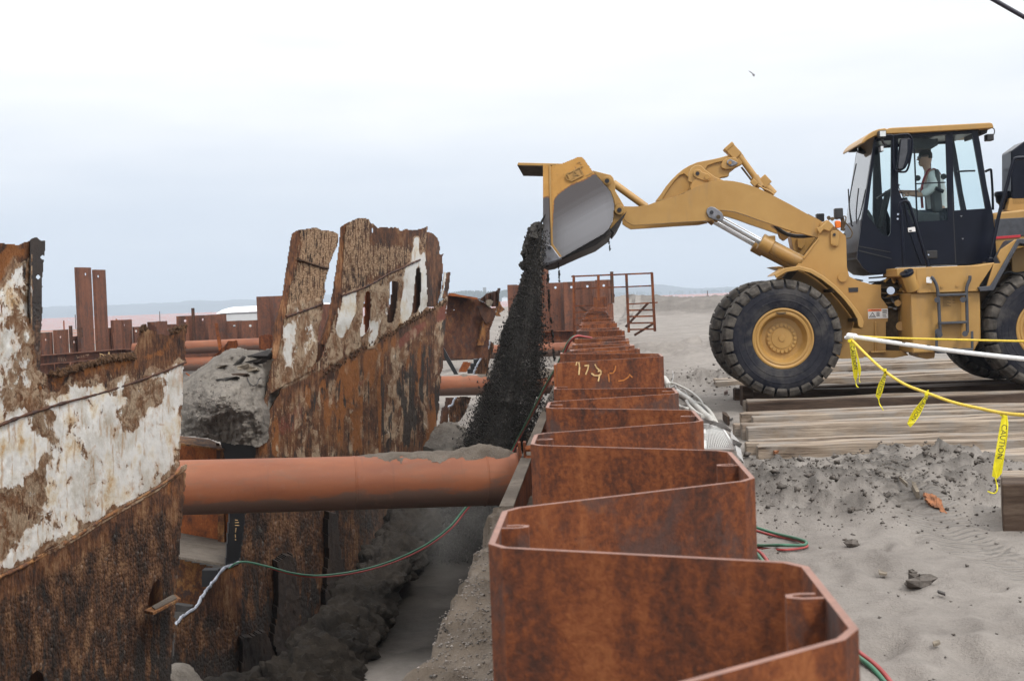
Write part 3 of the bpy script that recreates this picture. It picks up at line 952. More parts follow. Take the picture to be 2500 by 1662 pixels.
for i, (px, wpx) in enumerate(((1140, 16), (1155, 10), (1232, 14), (1247, 12))):
    p = at(px, 733 - 0.0375 * (px - 1250), 1700)
    hw = wpx * 1700 / FPX / 2
    h = empty('far_house', (p.x, 1700, -0.7), ('pale low building at the left end of the far shore row', 'small pale building beside the tower on the far shore', 'pale low building behind the falling sand on the far shore', 'pale far building just left of the falling sand')[i], 'building', 'pale buildings on the far shore')
    mb = MB(); mb.box((p.x, 1700, 1.9), (hw * 2, 8, 5.2)); mb.build('wall', M['white_paint'], h)
    mb = MB(); mb.prism([(p.x - hw, 1695.5, 4.5), (p.x + hw, 1695.5, 4.5), (p.x, 1695.5, 6.2)], (0, 9, 0)); mb.build('roof', M['grey_panel'], h)

# orange plastic mesh fence across the beach
fr = empty('mesh_fence', (0, 198, 0), 'long orange plastic mesh fence across the beach far behind the works', 'fence')
mb = MB()
L = 30
fp = [(-96 + i * 196 / L, 198 + 3.0 * math.sin(i * 0.55), 0.0) for i in range(L + 1)]
for i in range(L):
    a, b = fp[i], fp[i + 1]
    mb.add([(a[0], a[1], -0.1), (b[0], b[1], -0.1), (b[0], b[1], 1.62), (a[0], a[1], 1.62)], [(0, 1, 2, 3)])
mb.build('mesh_panel', M['fence_mesh'], fr)
for i, a in enumerate(fp[1:-1]):
    if i % 2 == 0:
        mb = MB(); mb.box((a[0], a[1] - 0.1, 0.95), (0.09, 0.09, 2.1)); mb.build('post', M['rust_dark'], fr)
# a nearer stretch of sagging fence at left
fr = empty('mesh_fence', (-22, 85, 0), 'sagging orange mesh fence on the beach behind the tall twin piles', 'fence')
mb = MB()
pp = [at(60, 800, 92), at(157, 800, 90), at(188, 800, 88), at(285, 790, 86), at(330, 790, 84)]
for i in range(len(pp) - 1):
    a, b = pp[i], pp[i + 1]
    mb.add([(a.x, a.y, 0), (b.x, b.y, 0), (b.x, b.y, 0.9), (a.x, a.y, 0.9)], [(0, 1, 2, 3)])
mb.build('mesh_panel', M['fence_mesh'], fr)
for a in (pp[1], pp[3]):
    mb = MB(); mb.box((a.x, a.y - 0.05, 0.75), (0.07, 0.07, 1.5)); mb.build('post', M['rust_orange'], fr)

# white trailer parked behind the far wall
TY = 74.0
def tp(x, y): return at(x, y, TY)
tr = empty('travel_trailer', (tp(660, 800).x, TY, 0.0), 'white rounded trailer parked behind the far sheet pile wall', 'trailer')
sec = [(0.0, 1.55), (0.12, 1.72), (0.35, 1.83), (0.8, 1.86), (1.6, 1.86), (2.05, 1.83), (2.28, 1.72), (2.4, 1.55)]
a = tp(528, 765); b = tp(812, 735)
vs = []; L = 24
for i in range(L + 1):
    t_ = i / L
    x = a.x + (b.x - a.x) * t_
    k = min(1.0, (min(t_, 1 - t_) * 9) ** 0.5)
    for (yy, zz) in sec: vs.append((x, TY + yy, 1.52 + (zz - 1.52) * (0.25 + 0.75 * k) + 0.06 + 0.10 * t_))
fs = []
for i in range(L):
    for k in range(len(sec) - 1):
        q = i * len(sec) + k
        fs.append((q, q + 1, q + 1 + len(sec), q + len(sec)))
mb = MB(); mb.add(vs, fs); mb.build('roof', M['white_paint'], tr, smooth=50)
mb = MB(); mb.box(((a.x + b.x) / 2, TY + 1.2, 1.02), (b.x - a.x, 2.36, 1.14)); mb.build('body', M['grey_panel'], tr, bevel=0.03)
for px in (573, 640, 730):
    x = tp(px, 790).x
    mb = MB(); mb.cyl((x, TY - 0.04, 0.34), (x, TY + 0.2, 0.34), 0.38, 20); mb.build('wheel', M['rubber'], tr, smooth=40)
    mb = MB(); mb.tube([(x + 0.50 * math.cos(q), TY - 0.05, 0.36 + 0.50 * math.sin(q)) for q in [k * math.pi / 10 for k in range(11)]], 0.05, 6); mb.build('wheel_arch', M['steel_dark'], tr)
mb = MB(); mb.box((a.x + 0.35, TY - 0.01, 1.50), (0.22, 0.04, 0.06)); mb.build('marker_lamp', M['red_stripe'], tr)
mb = MB(); mb.box(((a.x + b.x) / 2, TY - 0.005, 1.60), (b.x - a.x - 0.4, 0.05, 0.03)); mb.build('gutter', M['steel_worn'], tr)

# haze over the bay
mb = MB(); mb.box((0, 3000, 58), (11000, 6100, 130))
hz = mb.build('haze', [])
t = bpy.data.materials.new('haze'); t.use_nodes = True
t.node_tree.nodes.clear()
o_ = t.node_tree.nodes.new('ShaderNodeOutputMaterial'); pv = t.node_tree.nodes.new('ShaderNodeVolumePrincipled')
pv.inputs['Color'].default_value = (0.78, 0.88, 1.0, 1); pv.inputs['Density'].default_value = 0.00034; pv.inputs['Anisotropy'].default_value = 0.0
t.node_tree.links.new(pv.outputs[0], o_.inputs['Volume'])
hz.data.materials.clear(); hz.data.materials.append(t)
tag(hz, 'pale sea haze over the bay', None, None, 'stuff')
# ------------------------------------------------------------------ near sheet pile wall
WDIR = Vector((0.0599, 1, 0)).normalized()
def wl(Y, side):       # point on the left / right flange line
    k = (0.032 * float(sstep(1.9, 2.5, Y)) - 0.058 * float(sstep(6.3, 7.2, Y))) if side else 0.03 * float(sstep(6.7, 7.8, Y))
    return Vector((float(wall_left(Y)) + (WALL_D if side else 0.0) + k, Y, 0))
corners = []           # (side, near, far)
Ls = [(0.72, 1.06), (2.01, 2.34), (3.387, 3.64), (4.51, 4.76), (5.42, 5.70), (6.65, 6.92)]
Rs = [(1.424, 1.778), (2.617, 3.08), (3.84, 4.20), (4.95, 5.24), (5.95, 6.25), (7.25, 7.50)]
y0 = 7.85
while y0 < 56.5:
    Ls.append((y0, y0 + 0.27)); Rs.append((y0 + 0.60, y0 + 0.87)); y0 += 1.2
for l, r in zip(Ls, Rs):
    corners.append((0, *l)); corners.append((1, *r))
rp = random.Random(5)
def top_h(i, Y):
    if i <= 7: return 0.36
    if i <= 9: return 0.270
    if i == 10: return 0.285
    if 38 < Y < 41: return 0.02 + rp.uniform(-0.012, 0.012)
    return 0.30 + rp.uniform(-0.02, 0.02)

def strip_profile(pts, th):
    """offset a plan polyline both ways with mitres"""
    n = len(pts); a = []; b = []
    for i in range(n):
        d1 = (pts[i] - pts[i - 1]).normalized() if i > 0 else (pts[1] - pts[0]).normalized()
        d2 = (pts[i + 1] - pts[i]).normalized() if i < n - 1 else d1
        n1 = Vector((-d1.y, d1.x, 0)); n2 = Vector((-d2.y, d2.x, 0))
        mm = (n1 + n2).normalized()
        k = th / 2 / max(0.4, mm.dot(n1))
        a.append(pts[i] + mm * k); b.append(pts[i] - mm * k)
    return a, b

def add_strip(mb, pts, th, z0, z1, rim=True):
    a, b = strip_profile(pts, th)
    n = len(pts)
    vs = [Vector((p.x, p.y, z)) for z in (z0, z1) for p in a + b]
    N = 2 * n
    side = []; topf = []
    for i in range(n - 1):
        side.append((i, i + 1, N + i + 1, N + i)); side.append((n + i + 1, n + i, N + n + i, N + n + i + 1))
        topf.append((N + i, N + i + 1, N + n + i + 1, N + n + i)); side.append((i + 1, i, n + i, n + i + 1))
    side.append((0, N, N + n, n)); side.append((n - 1, n + n - 1, N + 2 * n - 1, N + n - 1))
    b0 = len(mb.v)
    mb.cur = 0; mb.add(vs, side)
    for f in topf:
        mb.f.append([i + b0 for i in f]); mb.mi.append(1)

ORD = ['nearest', 'second', 'third', 'fourth', 'fifth', 'sixth', 'seventh', 'eighth', 'ninth', 'tenth', 'eleventh', 'twelfth', 'thirteenth', 'fourteenth', 'fifteenth', 'sixteenth', 'seventeenth', 'eighteenth', 'nineteenth', 'twentieth']
piles = []
for i in range(len(corners) - 1):
    s0, n0, f0 = corners[i]; s1, n1, f1 = corners[i + 1]
    ma = (n0 + f0) / 2; mz = (n1 + f1) / 2
    h = top_h(i, ma)
    zt = CAMZ - h
    pts = [wl(ma, s0), wl(f0 - 0.012, s0), wl(f0 + 0.012, s0) + (wl(n1, s1) - wl(f0, s0)) * 0.05, wl(n1 - 0.012, s1) - (wl(n1, s1) - wl(f0, s0)) * 0.05, wl(n1 + 0.012, s1), wl(mz, s1)]
    mb = MB()
    add_strip(mb, pts, 0.0098 if i < 12 else 0.024, -3.0 if i < 30 else -1.0, zt)
    # interlock hook at the far end: a lip turned into the trough with a hollow eye
    inn = (1 if s1 == 0 else -1)
    c0 = wl(mz, s1); du = Vector((inn, -0.06 * inn, 0)); dv = WDIR
    hook = [c0 - dv * 0.011, c0 + du * 0.030 - dv * 0.013, c0 + du * 0.044 - dv * 0.006, c0 + du * 0.044 + dv * 0.006, c0 + du * 0.030 + dv * 0.012, c0 + du * 0.012 + dv * 0.011]
    add_strip(mb, hook, 0.008, -1.0, zt - 0.001)
    if i < len(ORD):
        extra = ''
        if i == 8: extra = ', yellow chalk scrawl on its web'
        if i == 1: extra = ', pale drip down its web'
        lab = f'{ORD[i]} rusty sheet pile from the camera{extra}'
    else:
        lab = 'rusty sheet pile edge on in the far run of the wall beside the trench'
    o = mb.build('sheet_pile', [M['rust_pile'], M['edge_sky_sheen']])
    tag(o, lab, 'sheet pile', 'sheet piles of the long wall beside the trench')
    piles.append((o, pts, zt))

# chalk strokes as thin flat ribbons on a plane
def strokes(name, mat, lines, p0, n, wpx, Z, parent, lift=0.004):
    n = Vector(n).normalized()
    for ln in lines:
        mb = MB()
        P = [atplane(x, y, p0, n) - n * lift * (1 if n.y > 0 else -1) for x, y in ln]
        w_ = wpx * Z / FPX / 2
        for a, b in zip(P[:-1], P[1:]):
            d = (b - a)
            if d.length < 1e-6: continue
            d.normalize(); s = d.cross(n).normalized() * w_
            a2 = a - d * w_ * 0.5; b2 = b + d * w_ * 0.5
            k = random.uniform(0.7, 1.2)
            mb.add([a2 - s * k, b2 - s, b2 + s, a2 + s * k], [(0, 1, 2, 3)])
        mb.build(name, M[mat], parent)
o7, p7, z7 = piles[8]
pn = (p7[3] - p7[2]); pn = Vector((-pn.y, pn.x, 0)).normalized()
Zc = lambda L: zc(L, 1340, 840, 7.863)
strokes('chalk_mark', 'chalk', [Zc(l) for l in ([(520, 345), (505, 400)], [(560, 350), (572, 450), (560, 580)], [(670, 412), (745, 405), (730, 480), (690, 575)],
        [(868, 390), (900, 450), (955, 500), (990, 530)], [(805, 560), (860, 600), (930, 600), (985, 570), (975, 500), (930, 520)], [(955, 600), (932, 705)])], p7[2], pn, 3.6, 5.8, o7, 0.008)
strokes('chalk_mark', 'chalk_orange', [Zc(l) for l in ([(1130, 580), (1140, 720)], [(1150, 555), (1210, 555), (1250, 500), (1265, 420)], [(1320, 705), (1420, 690), (1510, 630), (1530, 580), (1580, 630)])], p7[2], pn, 3.0, 5.8, o7, 0.008)
# drip on the second pile
o1, p1, z1 = piles[1]
pn = (p1[3] - p1[2]); pn = Vector((-pn.y, pn.x, 0)).normalized()
plain('drip', (0.22, 0.12, 0.06), 0.6, 0, 0.35, 30)
mb = MB()
D = lambda L: [atplane(x, y, p1[2], pn) - pn * 0.0062 for x, y in zc(L, 1100, 1000, 2.2467)]
mb.add(D([(1120, 808), (1330, 828), (1345, 850), (1355, 1105), (1345, 1118), (1335, 1100), (1322, 862), (1260, 850), (1180, 832)]), [tuple(range(9))])
mb.build('drip_stain', M['drip'], o1); mb = MB()
mb.add(D([(928, 800), (965, 805), (970, 900), (960, 905), (950, 840)]), [tuple(range(5))])
mb.build('drip_stain', M['drip'], o1)

# ------------------------------------------------------------------ wale beam along the wall, just above the bank
WX = -0.62
def wale_pt(Y, dx, z):
    return Vector((float(wall_left(Y)) + dx, Y, z))
wale = empty('wale_beam', wale_pt(11.2, WX, -0.1), 'long rusty wale beam with sand on top running along the left side of the wall', 'beam')
ysw = np.concatenate([np.arange(10.6, 20, 0.7), np.arange(20, 56.6, 2.4)])
def long_bar(mb, dx0, dx1, z0, z1):
    vs = []
    for Y in ysw:
        for dx, z in ((dx0, z0), (dx1, z0), (dx1, z1), (dx0, z1)): vs.append(wale_pt(Y, dx, z))
    fs = [(0, 3, 2, 1)]
    n = len(ysw)
    for i in range(n - 1):
        for k in range(4):
            k2 = (k + 1) % 4
            fs.append((i * 4 + k, i * 4 + k2, i * 4 + 4 + k2, i * 4 + 4 + k))
    fs.append((n * 4 - 4, n * 4 - 3, n * 4 - 2, n * 4 - 1))
    mb.add(vs, fs)
mb = MB(); long_bar(mb, WX, WX + 0.11, 0.135, 0.152); mb.build('flange', M['gravel_sand'], wale)
mb = MB(); long_bar(mb, WX + 0.085, WX + 0.105, -0.25, 0.134); mb.build('web', M['rust_pile'], wale)
mb = MB(); long_bar(mb, WX, WX + 0.11, -0.27, -0.25); mb.build('flange', M['rust_pile'], wale)
# spacers between wale and piles
for Y in (14.0, 17.5, 22.0, 27.0, 33.0):
    mb = MB(); mb.box(wale_pt(Y, WX + 0.36, 0.0), (0.50, 0.10, 0.20)); mb.build('spacer', M['rust_pile'], wale)

# ------------------------------------------------------------------ pipe struts
def pipe(name_label, P0, P1, r, seams=(), sag=0.0):
    P0 = Vector(P0); P1 = Vector(P1)
    d = (P1 - P0); Lh = d.length; ax = d.normalized()
    root = empty('pipe_strut', P0, name_label, 'pipe', 'red oxide pipe struts across the cofferdam', math.atan2(d.y, d.x))
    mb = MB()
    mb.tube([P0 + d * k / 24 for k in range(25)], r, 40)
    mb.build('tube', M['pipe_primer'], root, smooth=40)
    for s in seams:
        c = P0 + d * s
        mb = MB(); mb.lathe([(r * 0.99, -0.012), (r + 0.006, -0.006), (r + 0.006, 0.006), (r * 0.99, 0.012)], c, ax, 40)
        mb.build('weld_seam', M['pipe_primer'], root, smooth=60)
    return root
Pa = at(1262, 1168, 14.25); Pb = at(430, 1190, 13.55)
dP = Pb - Pa
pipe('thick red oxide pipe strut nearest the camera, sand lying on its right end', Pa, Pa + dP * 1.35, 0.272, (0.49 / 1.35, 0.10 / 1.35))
# end plate and bolted post where it meets the wale
br = empty('strut_bracket', Pa + Vector((0.05, 0, -0.3)), 'rusty bolted post bracket where the nearest pipe meets the wale', 'bracket')
mb = MB(); mb.lathe([(0.0, -0.02), (0.33, -0.02), (0.33, 0.02), (0.0, 0.02)], Pa + Vector((0.03, 0, 0)), (1, 0.05, 0), 32); mb.build('end_plate', M['rust_pile'], br, smooth=40)
q = at(1268, 1098, 14.0)
for dx in (0, 0.055):
    mb = MB(); mb.box((q.x + dx, q.y - 0.12, q.z - 0.04), (0.03, 0.16, 0.27)); mb.build('post', M['rust_pile'], br, bevel=0.004)
for dz in (-0.07, 0.03):
    for dy in (-0.1, 0.0):
        mb = MB(); mb.cyl((q.x + 0.06, q.y - 0.12 + dy, q.z + dz), (q.x + 0.14, q.y - 0.12 + dy, q.z + dz), 0.028, 6); mb.build('bolt', M['rust_orange'], br)
b1_ = at(1400, 935, 35.5); b2_ = at(1080, 942, 36.0)
pipe('red oxide pipe strut passing just behind the falling sand, middle of the three', b1_ + (b1_ - b2_) * 0.1, b2_ + (b2_ - b1_) * 2.3, 0.262)
b1_ = at(1400, 851, 55.0); b2_ = at(1080, 864, 55.0)
pipe('farthest red oxide pipe strut low across the cofferdam under the far wall', b1_ + (b1_ - b2_) * 0.15, b2_ + (b2_ - b1_) * 3.3, 0.275)
c1 = at(700, 838, 55.4); c2 = at(450, 848.5, 55.2)
pipe('short red oxide pipe strut level with the far wale left of the wreck', c1, c2 + (c2 - c1) * 0.5, 0.265)

# ------------------------------------------------------------------ far wall of the cofferdam
def far_Y(px):
    return float(np.interp(px, [90, 340, 700, 1500], [50.5, 57.6, 58.3, 58.0]))
def far_pile(px0, px1, ytop, label, hole=None, dpx=0, front=True, ztop=None):
    Ya = far_Y(px0) + (0 if front else 0.38); Yb = far_Y(px1) + (0 if front else 0.38)
    a = at(px0, ytop, Ya); b = at(px1, ytop, Yb)
    zt = (a.z + b.z) / 2
    d = (b - a); d.z = 0; Lw = d.length; d.normalize(); n = Vector((d.y, -d.x, 0))
    wflat = Lw * (0.76 if ytop < 700 and px0 < 300 else 0.74)
    mb = MB()
    th = 0.014
    A = Vector((a.x, a.y, zt))
    def P(s, zz): return Vector((a.x, a.y, zz)) + d * s
    outl = [P(0, -0.6), P(wflat, -0.6), P(wflat, zt), P(0, zt)]
    holes = None
    if hole:
        hp = atplane(hole[0], hole[1], a, n)
        hr = 0.055
        holes = [[hp + d * math.cos(k * math.pi / 4) * hr + Vector((0, 0, math.sin(k * math.pi / 4) * hr)) for k in range(8)]]
    mb.prism(outl, -n * th, holes)
    # slanting web to the next trough
    e = P(wflat + (Lw - wflat), 0) - n * 0.34
    mb.prism([P(wflat, -0.6), Vector((e.x, e.y, -0.6)), Vector((e.x, e.y, zt)), P(wflat, zt)], d * 0.012)
    # turned-in edge on the other side
    e0 = P(-0.02, 0) - n * 0.12
    mb.prism([P(0, -0.6), Vector((e0.x, e0.y, -0.6)), Vector((e0.x, e0.y, zt)), P(0, zt)], -d * 0.012)
    o = mb.build('sheet_pile', M['rust_far'])
    tag(o, label, 'sheet pile', 'sheet piles of the far wall')
    return o
FL = [
    (66, 100, 815, 'low rusty far pile half hidden by the tall torn hull plate', None),
    (101, 137, 811, 'first low far pile right of the torn hull plate, one bolt hole', (112, 829)),
    (137, 176, 804.5, 'second low far pile right of the torn hull plate, one bolt hole', (148, 822.5)),
    (177, 203, 820.5, 'shortest far pile just left of the tall twin piles', (181, 835)),
    (204, 218, 806, 'narrow low pile tucked under the tall twin piles', None),
    (189, 232, 653, 'taller left one of the two high sheet piles at left', (209, 669.5)),
    (232, 265, 658.5, 'slightly shorter right one of the two high sheet piles', (240, 674.5)),
    (265, 277, 800, 'narrow low pile right of the tall twin piles', None),
    (277, 302, 781, 'first of two equal far piles right of the tall twins', (276.5, 816)),
    (302, 328, 780, 'second of two equal far piles right of the tall twins', (303, 793.5)),
    (328, 360, 797, 'lower far pile showing above the ragged hull edge', (332, 808)),
    (360, 382, 785.5, 'left one of a pair of far piles behind the torn hull corner', (383, 800)),
    (382, 405, 784, 'right one of a pair of far piles behind the torn hull corner', None),
    (405, 431, 791.5, 'low far pile behind the torn hull corner', (407, 804)),
    (431, 468, 771, 'far pile with one bolt hole left of the thin steel post', (452, 783)),
    (468, 508, 769.5, 'far pile with one bolt hole right of the thin steel post', (496, 780)),
    (508, 550, 767.5, 'third far pile of the level run near the white trailer', None),
    (550, 589, 783, 'lower far pile in front of the white trailer, left', (572, 796)),
    (589, 627, 782, 'lower far pile in front of the white trailer, right', (611, 795)),
    (627, 668, 723.5, 'left one of two tall wide far piles beside the leaning hull', None),
    (668, 708, 722, 'right one of two tall wide far piles beside the leaning hull', None),
    (708, 748, 738, 'far pile hidden mostly behind the leaning hull tower', None),
    (748, 790, 743, 'far pile behind the leaning hull tower, in the slit', None),
    (790, 830, 742, 'far pile seen through the slit between the two hull towers', None),
    (1240, 1262, 695, 'far pile half hidden by the falling sand, low', None),
    (1262, 1298, 695, 'far pile behind the falling sand', None),
    (1298, 1338, 640, 'tallest far pile of the cross wall right behind the falling sand', None),
    (1338, 1376, 690, 'first bolt holed pile of the cross wall from the falling sand', (1356, 702)),
    (1376, 1415, 688, 'second bolt holed pile of the cross wall, at the frame post', (1395, 701)),
    (1415, 1454, 686, 'third bolt holed pile of the cross wall, inside the frame', (1434, 699)),
    (1454, 1494, 683, 'last bolt holed pile of the cross wall, at the thin post', (1474, 697)),
]
for k, (x0, x1, yt, lab, hole) in enumerate(FL):
    far_pile(x0, x1, yt, lab, hole, front=(k % 2 == 0 or x0 == 189) and x0 != 232)
# thin steel posts sticking up along it
for (px, y0_, y1_, lab) in ((171, 795, 850, 'thin rusty post beside the shortest far pile'), (470, 752, 830, 'thin dark steel post standing against the level far piles'), (1493.5, 663, 740, 'thin post rising above the right end of the cross wall')):
    Y = far_Y(px) - 0.25
    a = at(px, y0_, Y); b = at(px, y1_, Y)
    mb = MB(); mb.box((a.x, Y, (a.z + b.z) / 2), (0.07, 0.07, a.z - b.z)); mb.box((a.x, Y + 0.05, (a.z + b.z) / 2), (0.14, 0.012, a.z - b.z))
    tag(mb.build('steel_post', M['rust_dark']), lab, 'post', 'thin posts along the far wall')
# plate leaning on the short pile
a = at(188, 800, 51.9); b = at(203, 824, 51.9)
mb = MB(); mb.box(((a.x + b.x) / 2, 51.9, (a.z + b.z) / 2), (b.x - a.x, 0.05, a.z - b.z))
tag(mb.build('steel_plate', M['rust_dark']), 'small dark steel plate hung on the shortest far pile', 'plate')

# far wale: an H-beam lying along the foot of the piles
def h_beam(pts, z0, z1, dep, label, mat='rust_far'):
    o0 = Vector((*pts[0], z0))
    root = empty('wale_beam', o0, label, 'beam')
    for nm, za, zb, d0, d1 in (('flange', z1 - 0.03, z1, -dep, 0.0), ('web', z0 + 0.03, z1 - 0.03, -0.035, -0.010), ('flange', z0, z0 + 0.03, -dep, 0.0)):
        mb = MB()
        for (xa, ya), (xb, yb) in zip(pts[:-1], pts[1:]):
            d = Vector((xb - xa, yb - ya, 0)).normalized(); n = Vector((d.y, -d.x, 0))
            a = Vector((xa, ya, 0)); b = Vector((xb, yb, 0))
            mb.prism([a + n * (-d0) + Vector((0, 0, za)), b + n * (-d0) + Vector((0, 0, za)), b + n * (-d1) + Vector((0, 0, za)), a + n * (-d1) + Vector((0, 0, za))], (0, 0, zb - za))
        mb.build(nm, M[mat], root)
    return root
def fpt(px, off=0.55):
    Y = far_Y(px) - off
    return (at(px, 850, Y).x, Y)
hb = h_beam([fpt(60), fpt(295)], 0.00, 0.36, 0.28, 'dark wale beam with chalked letters along the foot of the left far wall')
h_beam([fpt(297), fpt(560), fpt(860)], -0.18, 0.33, 0.28, 'dark wale beam along the foot of the far wall behind the wreck')
h_beam([fpt(1255), fpt(1445)], -0.05, 0.38, 0.28, 'orange brown wale beam along the foot of the cross wall', 'rust_pile')
a = Vector((*fpt(60), 0)); b = Vector((*fpt(295), 0))
nn = Vector((b.y - a.y, -(b.x - a.x), 0)).normalized()
Zd = lambda L: zc(L, 0, 560, 3.92)
strokes('chalk_mark', 'chalk', [Zd(l) for l in ([(952, 1188), (965, 1268)], [(952, 1188), (985, 1200), (992, 1236), (963, 1268)], [(1000, 1196), (1006, 1232), (1016, 1208), (1026, 1236), (1036, 1176)], [(1041, 1172), (1044, 1215)])], a + nn * 0.30, -nn, 1.9, 55, hb, 0.02)
strokes('chalk_mark', 'chalk_pale', [Zd(l) for l in ([(556, 1225), (562, 1258)], [(578, 1225), (588, 1260)], [(598, 1235), (602, 1260)], [(612, 1228), (628, 1255)], [(730, 1205), (735, 1228), (755, 1222)], [(770, 1205), (780, 1228)], [(792, 1200), (800, 1225)], [(815, 1200), (845, 1195), (830, 1215)])], a + nn * 0.30, -nn, 1.3, 53, hb, 0.02)

# ------------------------------------------------------------------ access frame hung over the wall
gy = 30.0
G = lambda x, y, d=0.0: at(1150 + x / 3.733, 640 + y / 3.733, gy + d)
gf = empty('access_frame', G(1300, 640), 'rusty angle iron railing frame with ladder bars standing over the far part of the wall', 'railing')
def bar(nm, a, b, wd, parent=gf, mat='rust_pile'):
    mb = MB()
    a = Vector(a); b = Vector(b); d = (b - a).normalized()
    s = d.cross(Vector((0, 1, 0)))
    s = s.normalized() if s.length > 0.01 else Vector((1, 0, 0))
    t_ = d.cross(s).normalized()
    w2 = wd / 2
    mb.prism([a + s * w2 + t_ * w2, a - s * w2 + t_ * w2, a - s * w2 - t_ * w2, a + s * w2 - t_ * w2], b - a)
    return mb.build(nm, M[mat], parent)
for x0, y0_, x1, y1_ in ((936, 125, 940, 730), (1160, 118, 1162, 350), (1415, 105, 1438, 640), (1648, 97, 1676, 630)):
    bar('post', G(x0, y0_), G(x1, y1_), 0.056)
bar('top_rail', G(930, 130), G(1655, 100), 0.034)
for x0, y0_, x1, y1_ in ((945, 243, 1645, 215), (945, 398, 1130, 396), (1420, 383, 1700, 367)):
    bar('mid_rail', G(x0, y0_, 0.05), G(x1, y1_, 0.05), 0.028)
for y_ in (455, 510, 572, 632):
    bar('rung', G(945, y_ + 2), G(1070, y_), 0.028)
for y_ in (436, 493, 553, 611):
    bar('rung', G(1430, y_ + 3), G(1672, y_ - 2), 0.034)
for x0, y0_, x1, y1_ in ((1615, 370, 1408, 590), (1668, 555, 1488, 665), (985, 400, 1055, 450)):
    bar('brace', G(x0, y0_, 0.35), G(x1, y1_, 0.35), 0.05, mat='rust_dark')
for x_, y_ in ((936, 125), (1648, 97)):
    a = G(x_, y_); bar('brace', a, a + Vector((0, 0.9, 0)), 0.03)
bar('top_rail', G(930, 130, 0.9), G(1655, 100, 0.9), 0.03)
# ------------------------------------------------------------------ the wreck: torn ship side
def Yline(a, b):
    return lambda px, py: a / ((px - CX) / FPX - b)
Y1 = Yline(-3.71, 0.0595)
Y2 = Yline(-5.45, 0.158)

def px_sheet(name, poly, yf, mat, parent=None, step=2.5, thick=0.03, tdir=(-0.45, 0.9, 0), jag=5.0, jsc=14.0, holes=(), masks=None, wav=0.10, relief=0.012, origin=None, seed=0, edge_mat=None, smooth=True):
    """a plate of real size and thickness whose torn outline is given as seen from the camera point"""
    xs = [p[0] for p in poly]; ys_ = [p[1] for p in poly]
    gx = np.arange(min(xs) - 6, max(xs) + 6 + step, step); gy_ = np.arange(min(ys_) - 6, max(ys_) + 6 + step, step)
    PX, PY = np.meshgrid(gx, gy_)
    jx = (fbm(PX / jsc, PY / jsc, 4, seed + 70) - 0.5) * 2 * jag
    jy = (fbm(PX / jsc, PY / jsc, 4, seed + 80) - 0.5) * 2 * jag
    ins = inpoly(PX + jx, PY + jy, poly)
    for h in holes:
        ins &= ~inpoly(PX + jx * 0.4, PY + jy * 0.4, h)
    cell = (ins[:-1, :-1].astype(int) + ins[1:, :-1] + ins[:-1, 1:] + ins[1:, 1:]) >= 3
    Yd = yf(PX, PY) + wav * (fbm(PX / 130.0, PY / 210.0, 3, seed + 90) - 0.5) * 2
    if relief:
        Yd = Yd + relief * (fbm(PX / 7.0, PY / 26.0, 4, seed + 95) - 0.5) * 2
    W = atv(PX, PY, Yd)
    nr_, nc_ = PX.shape
    used = np.zeros((nr_, nc_), bool)
    used[:-1, :-1] |= cell; used[1:, :-1] |= cell; used[:-1, 1:] |= cell; used[1:, 1:] |= cell
    idx = -np.ones((nr_, nc_), int)
    idx[used] = np.arange(used.sum())
    F_ = W[used]; n = len(F_)
    td = np.array(Vector(tdir).normalized()) * thick
    B_ = F_ + td
    ci, cj = np.nonzero(cell)
    a = idx[ci, cj]; b = idx[ci, cj + 1]; c = idx[ci + 1, cj + 1]; d = idx[ci + 1, cj]
    qf = np.stack([a, d, c, b], -1); qb = np.stack([a, b, c, d], -1) + n
    pad = np.pad(cell, 1)
    rim = []
    up_ = ~pad[:-2, 1:-1][ci, cj]; dn = ~pad[2:, 1:-1][ci, cj]; lf = ~pad[1:-1, :-2][ci, cj]; rg = ~pad[1:-1, 2:][ci, cj]
    for msk, p, q in ((up_, a, b), (rg, b, c), (dn, c, d), (lf, d, a)):
        rim.append(np.stack([p[msk], q[msk], q[msk] + n, p[msk] + n], -1))
    rim = np.concatenate(rim)
    V_ = np.concatenate([F_, B_])
    if parent is not None:
        inv = root_matrix(parent).inverted()
        Rm = np.array(inv.to_3x3()); T = np.array(inv.translation)
        V_ = V_ @ Rm.T + T; off = Vector((0, 0, 0))
    else:
        off = Vector((float(V_[:, 0].mean()), float(V_[:, 1].mean()), float(V_[:, 2].min())))
        V_ = V_ - np.array(off)
    me = fast_mesh(name, V_, np.concatenate([qf, qb, rim]))
    huv = np.stack([PX[used] / 100, PY[used] / 100, np.zeros(n)], -1)
    huv = np.concatenate([huv, huv + np.array([0, 0, 0.3])])
    A = me.attributes.new('huv', 'FLOAT_VECTOR', 'POINT'); A.data.foreach_set('vector', huv.astype(np.float32).ravel())
    if masks:
        m1, m2 = masks(PX[used], PY[used])
        for nm, mm in (('mask', m1), ('mask2', m2)):
            if mm is None: continue
            cl = np.stack(list(mm) + [np.ones(n)], -1)
            cl = np.concatenate([cl, cl])
            A = me.attributes.new(nm, 'FLOAT_COLOR', 'POINT'); A.data.foreach_set('color', cl.astype(np.float32).ravel())
    mats = [mat] if edge_mat is None else [mat, edge_mat]
    o = link(name, me, mats, parent)
    if edge_mat is not None:
        mi = np.zeros(len(me.polygons), np.int32); mi[len(qf) + len(qb):] = 1
        me.polygons.foreach_set('material_index', mi)
    if smooth: set_smooth(me, 50)
    o.location = off
    return o

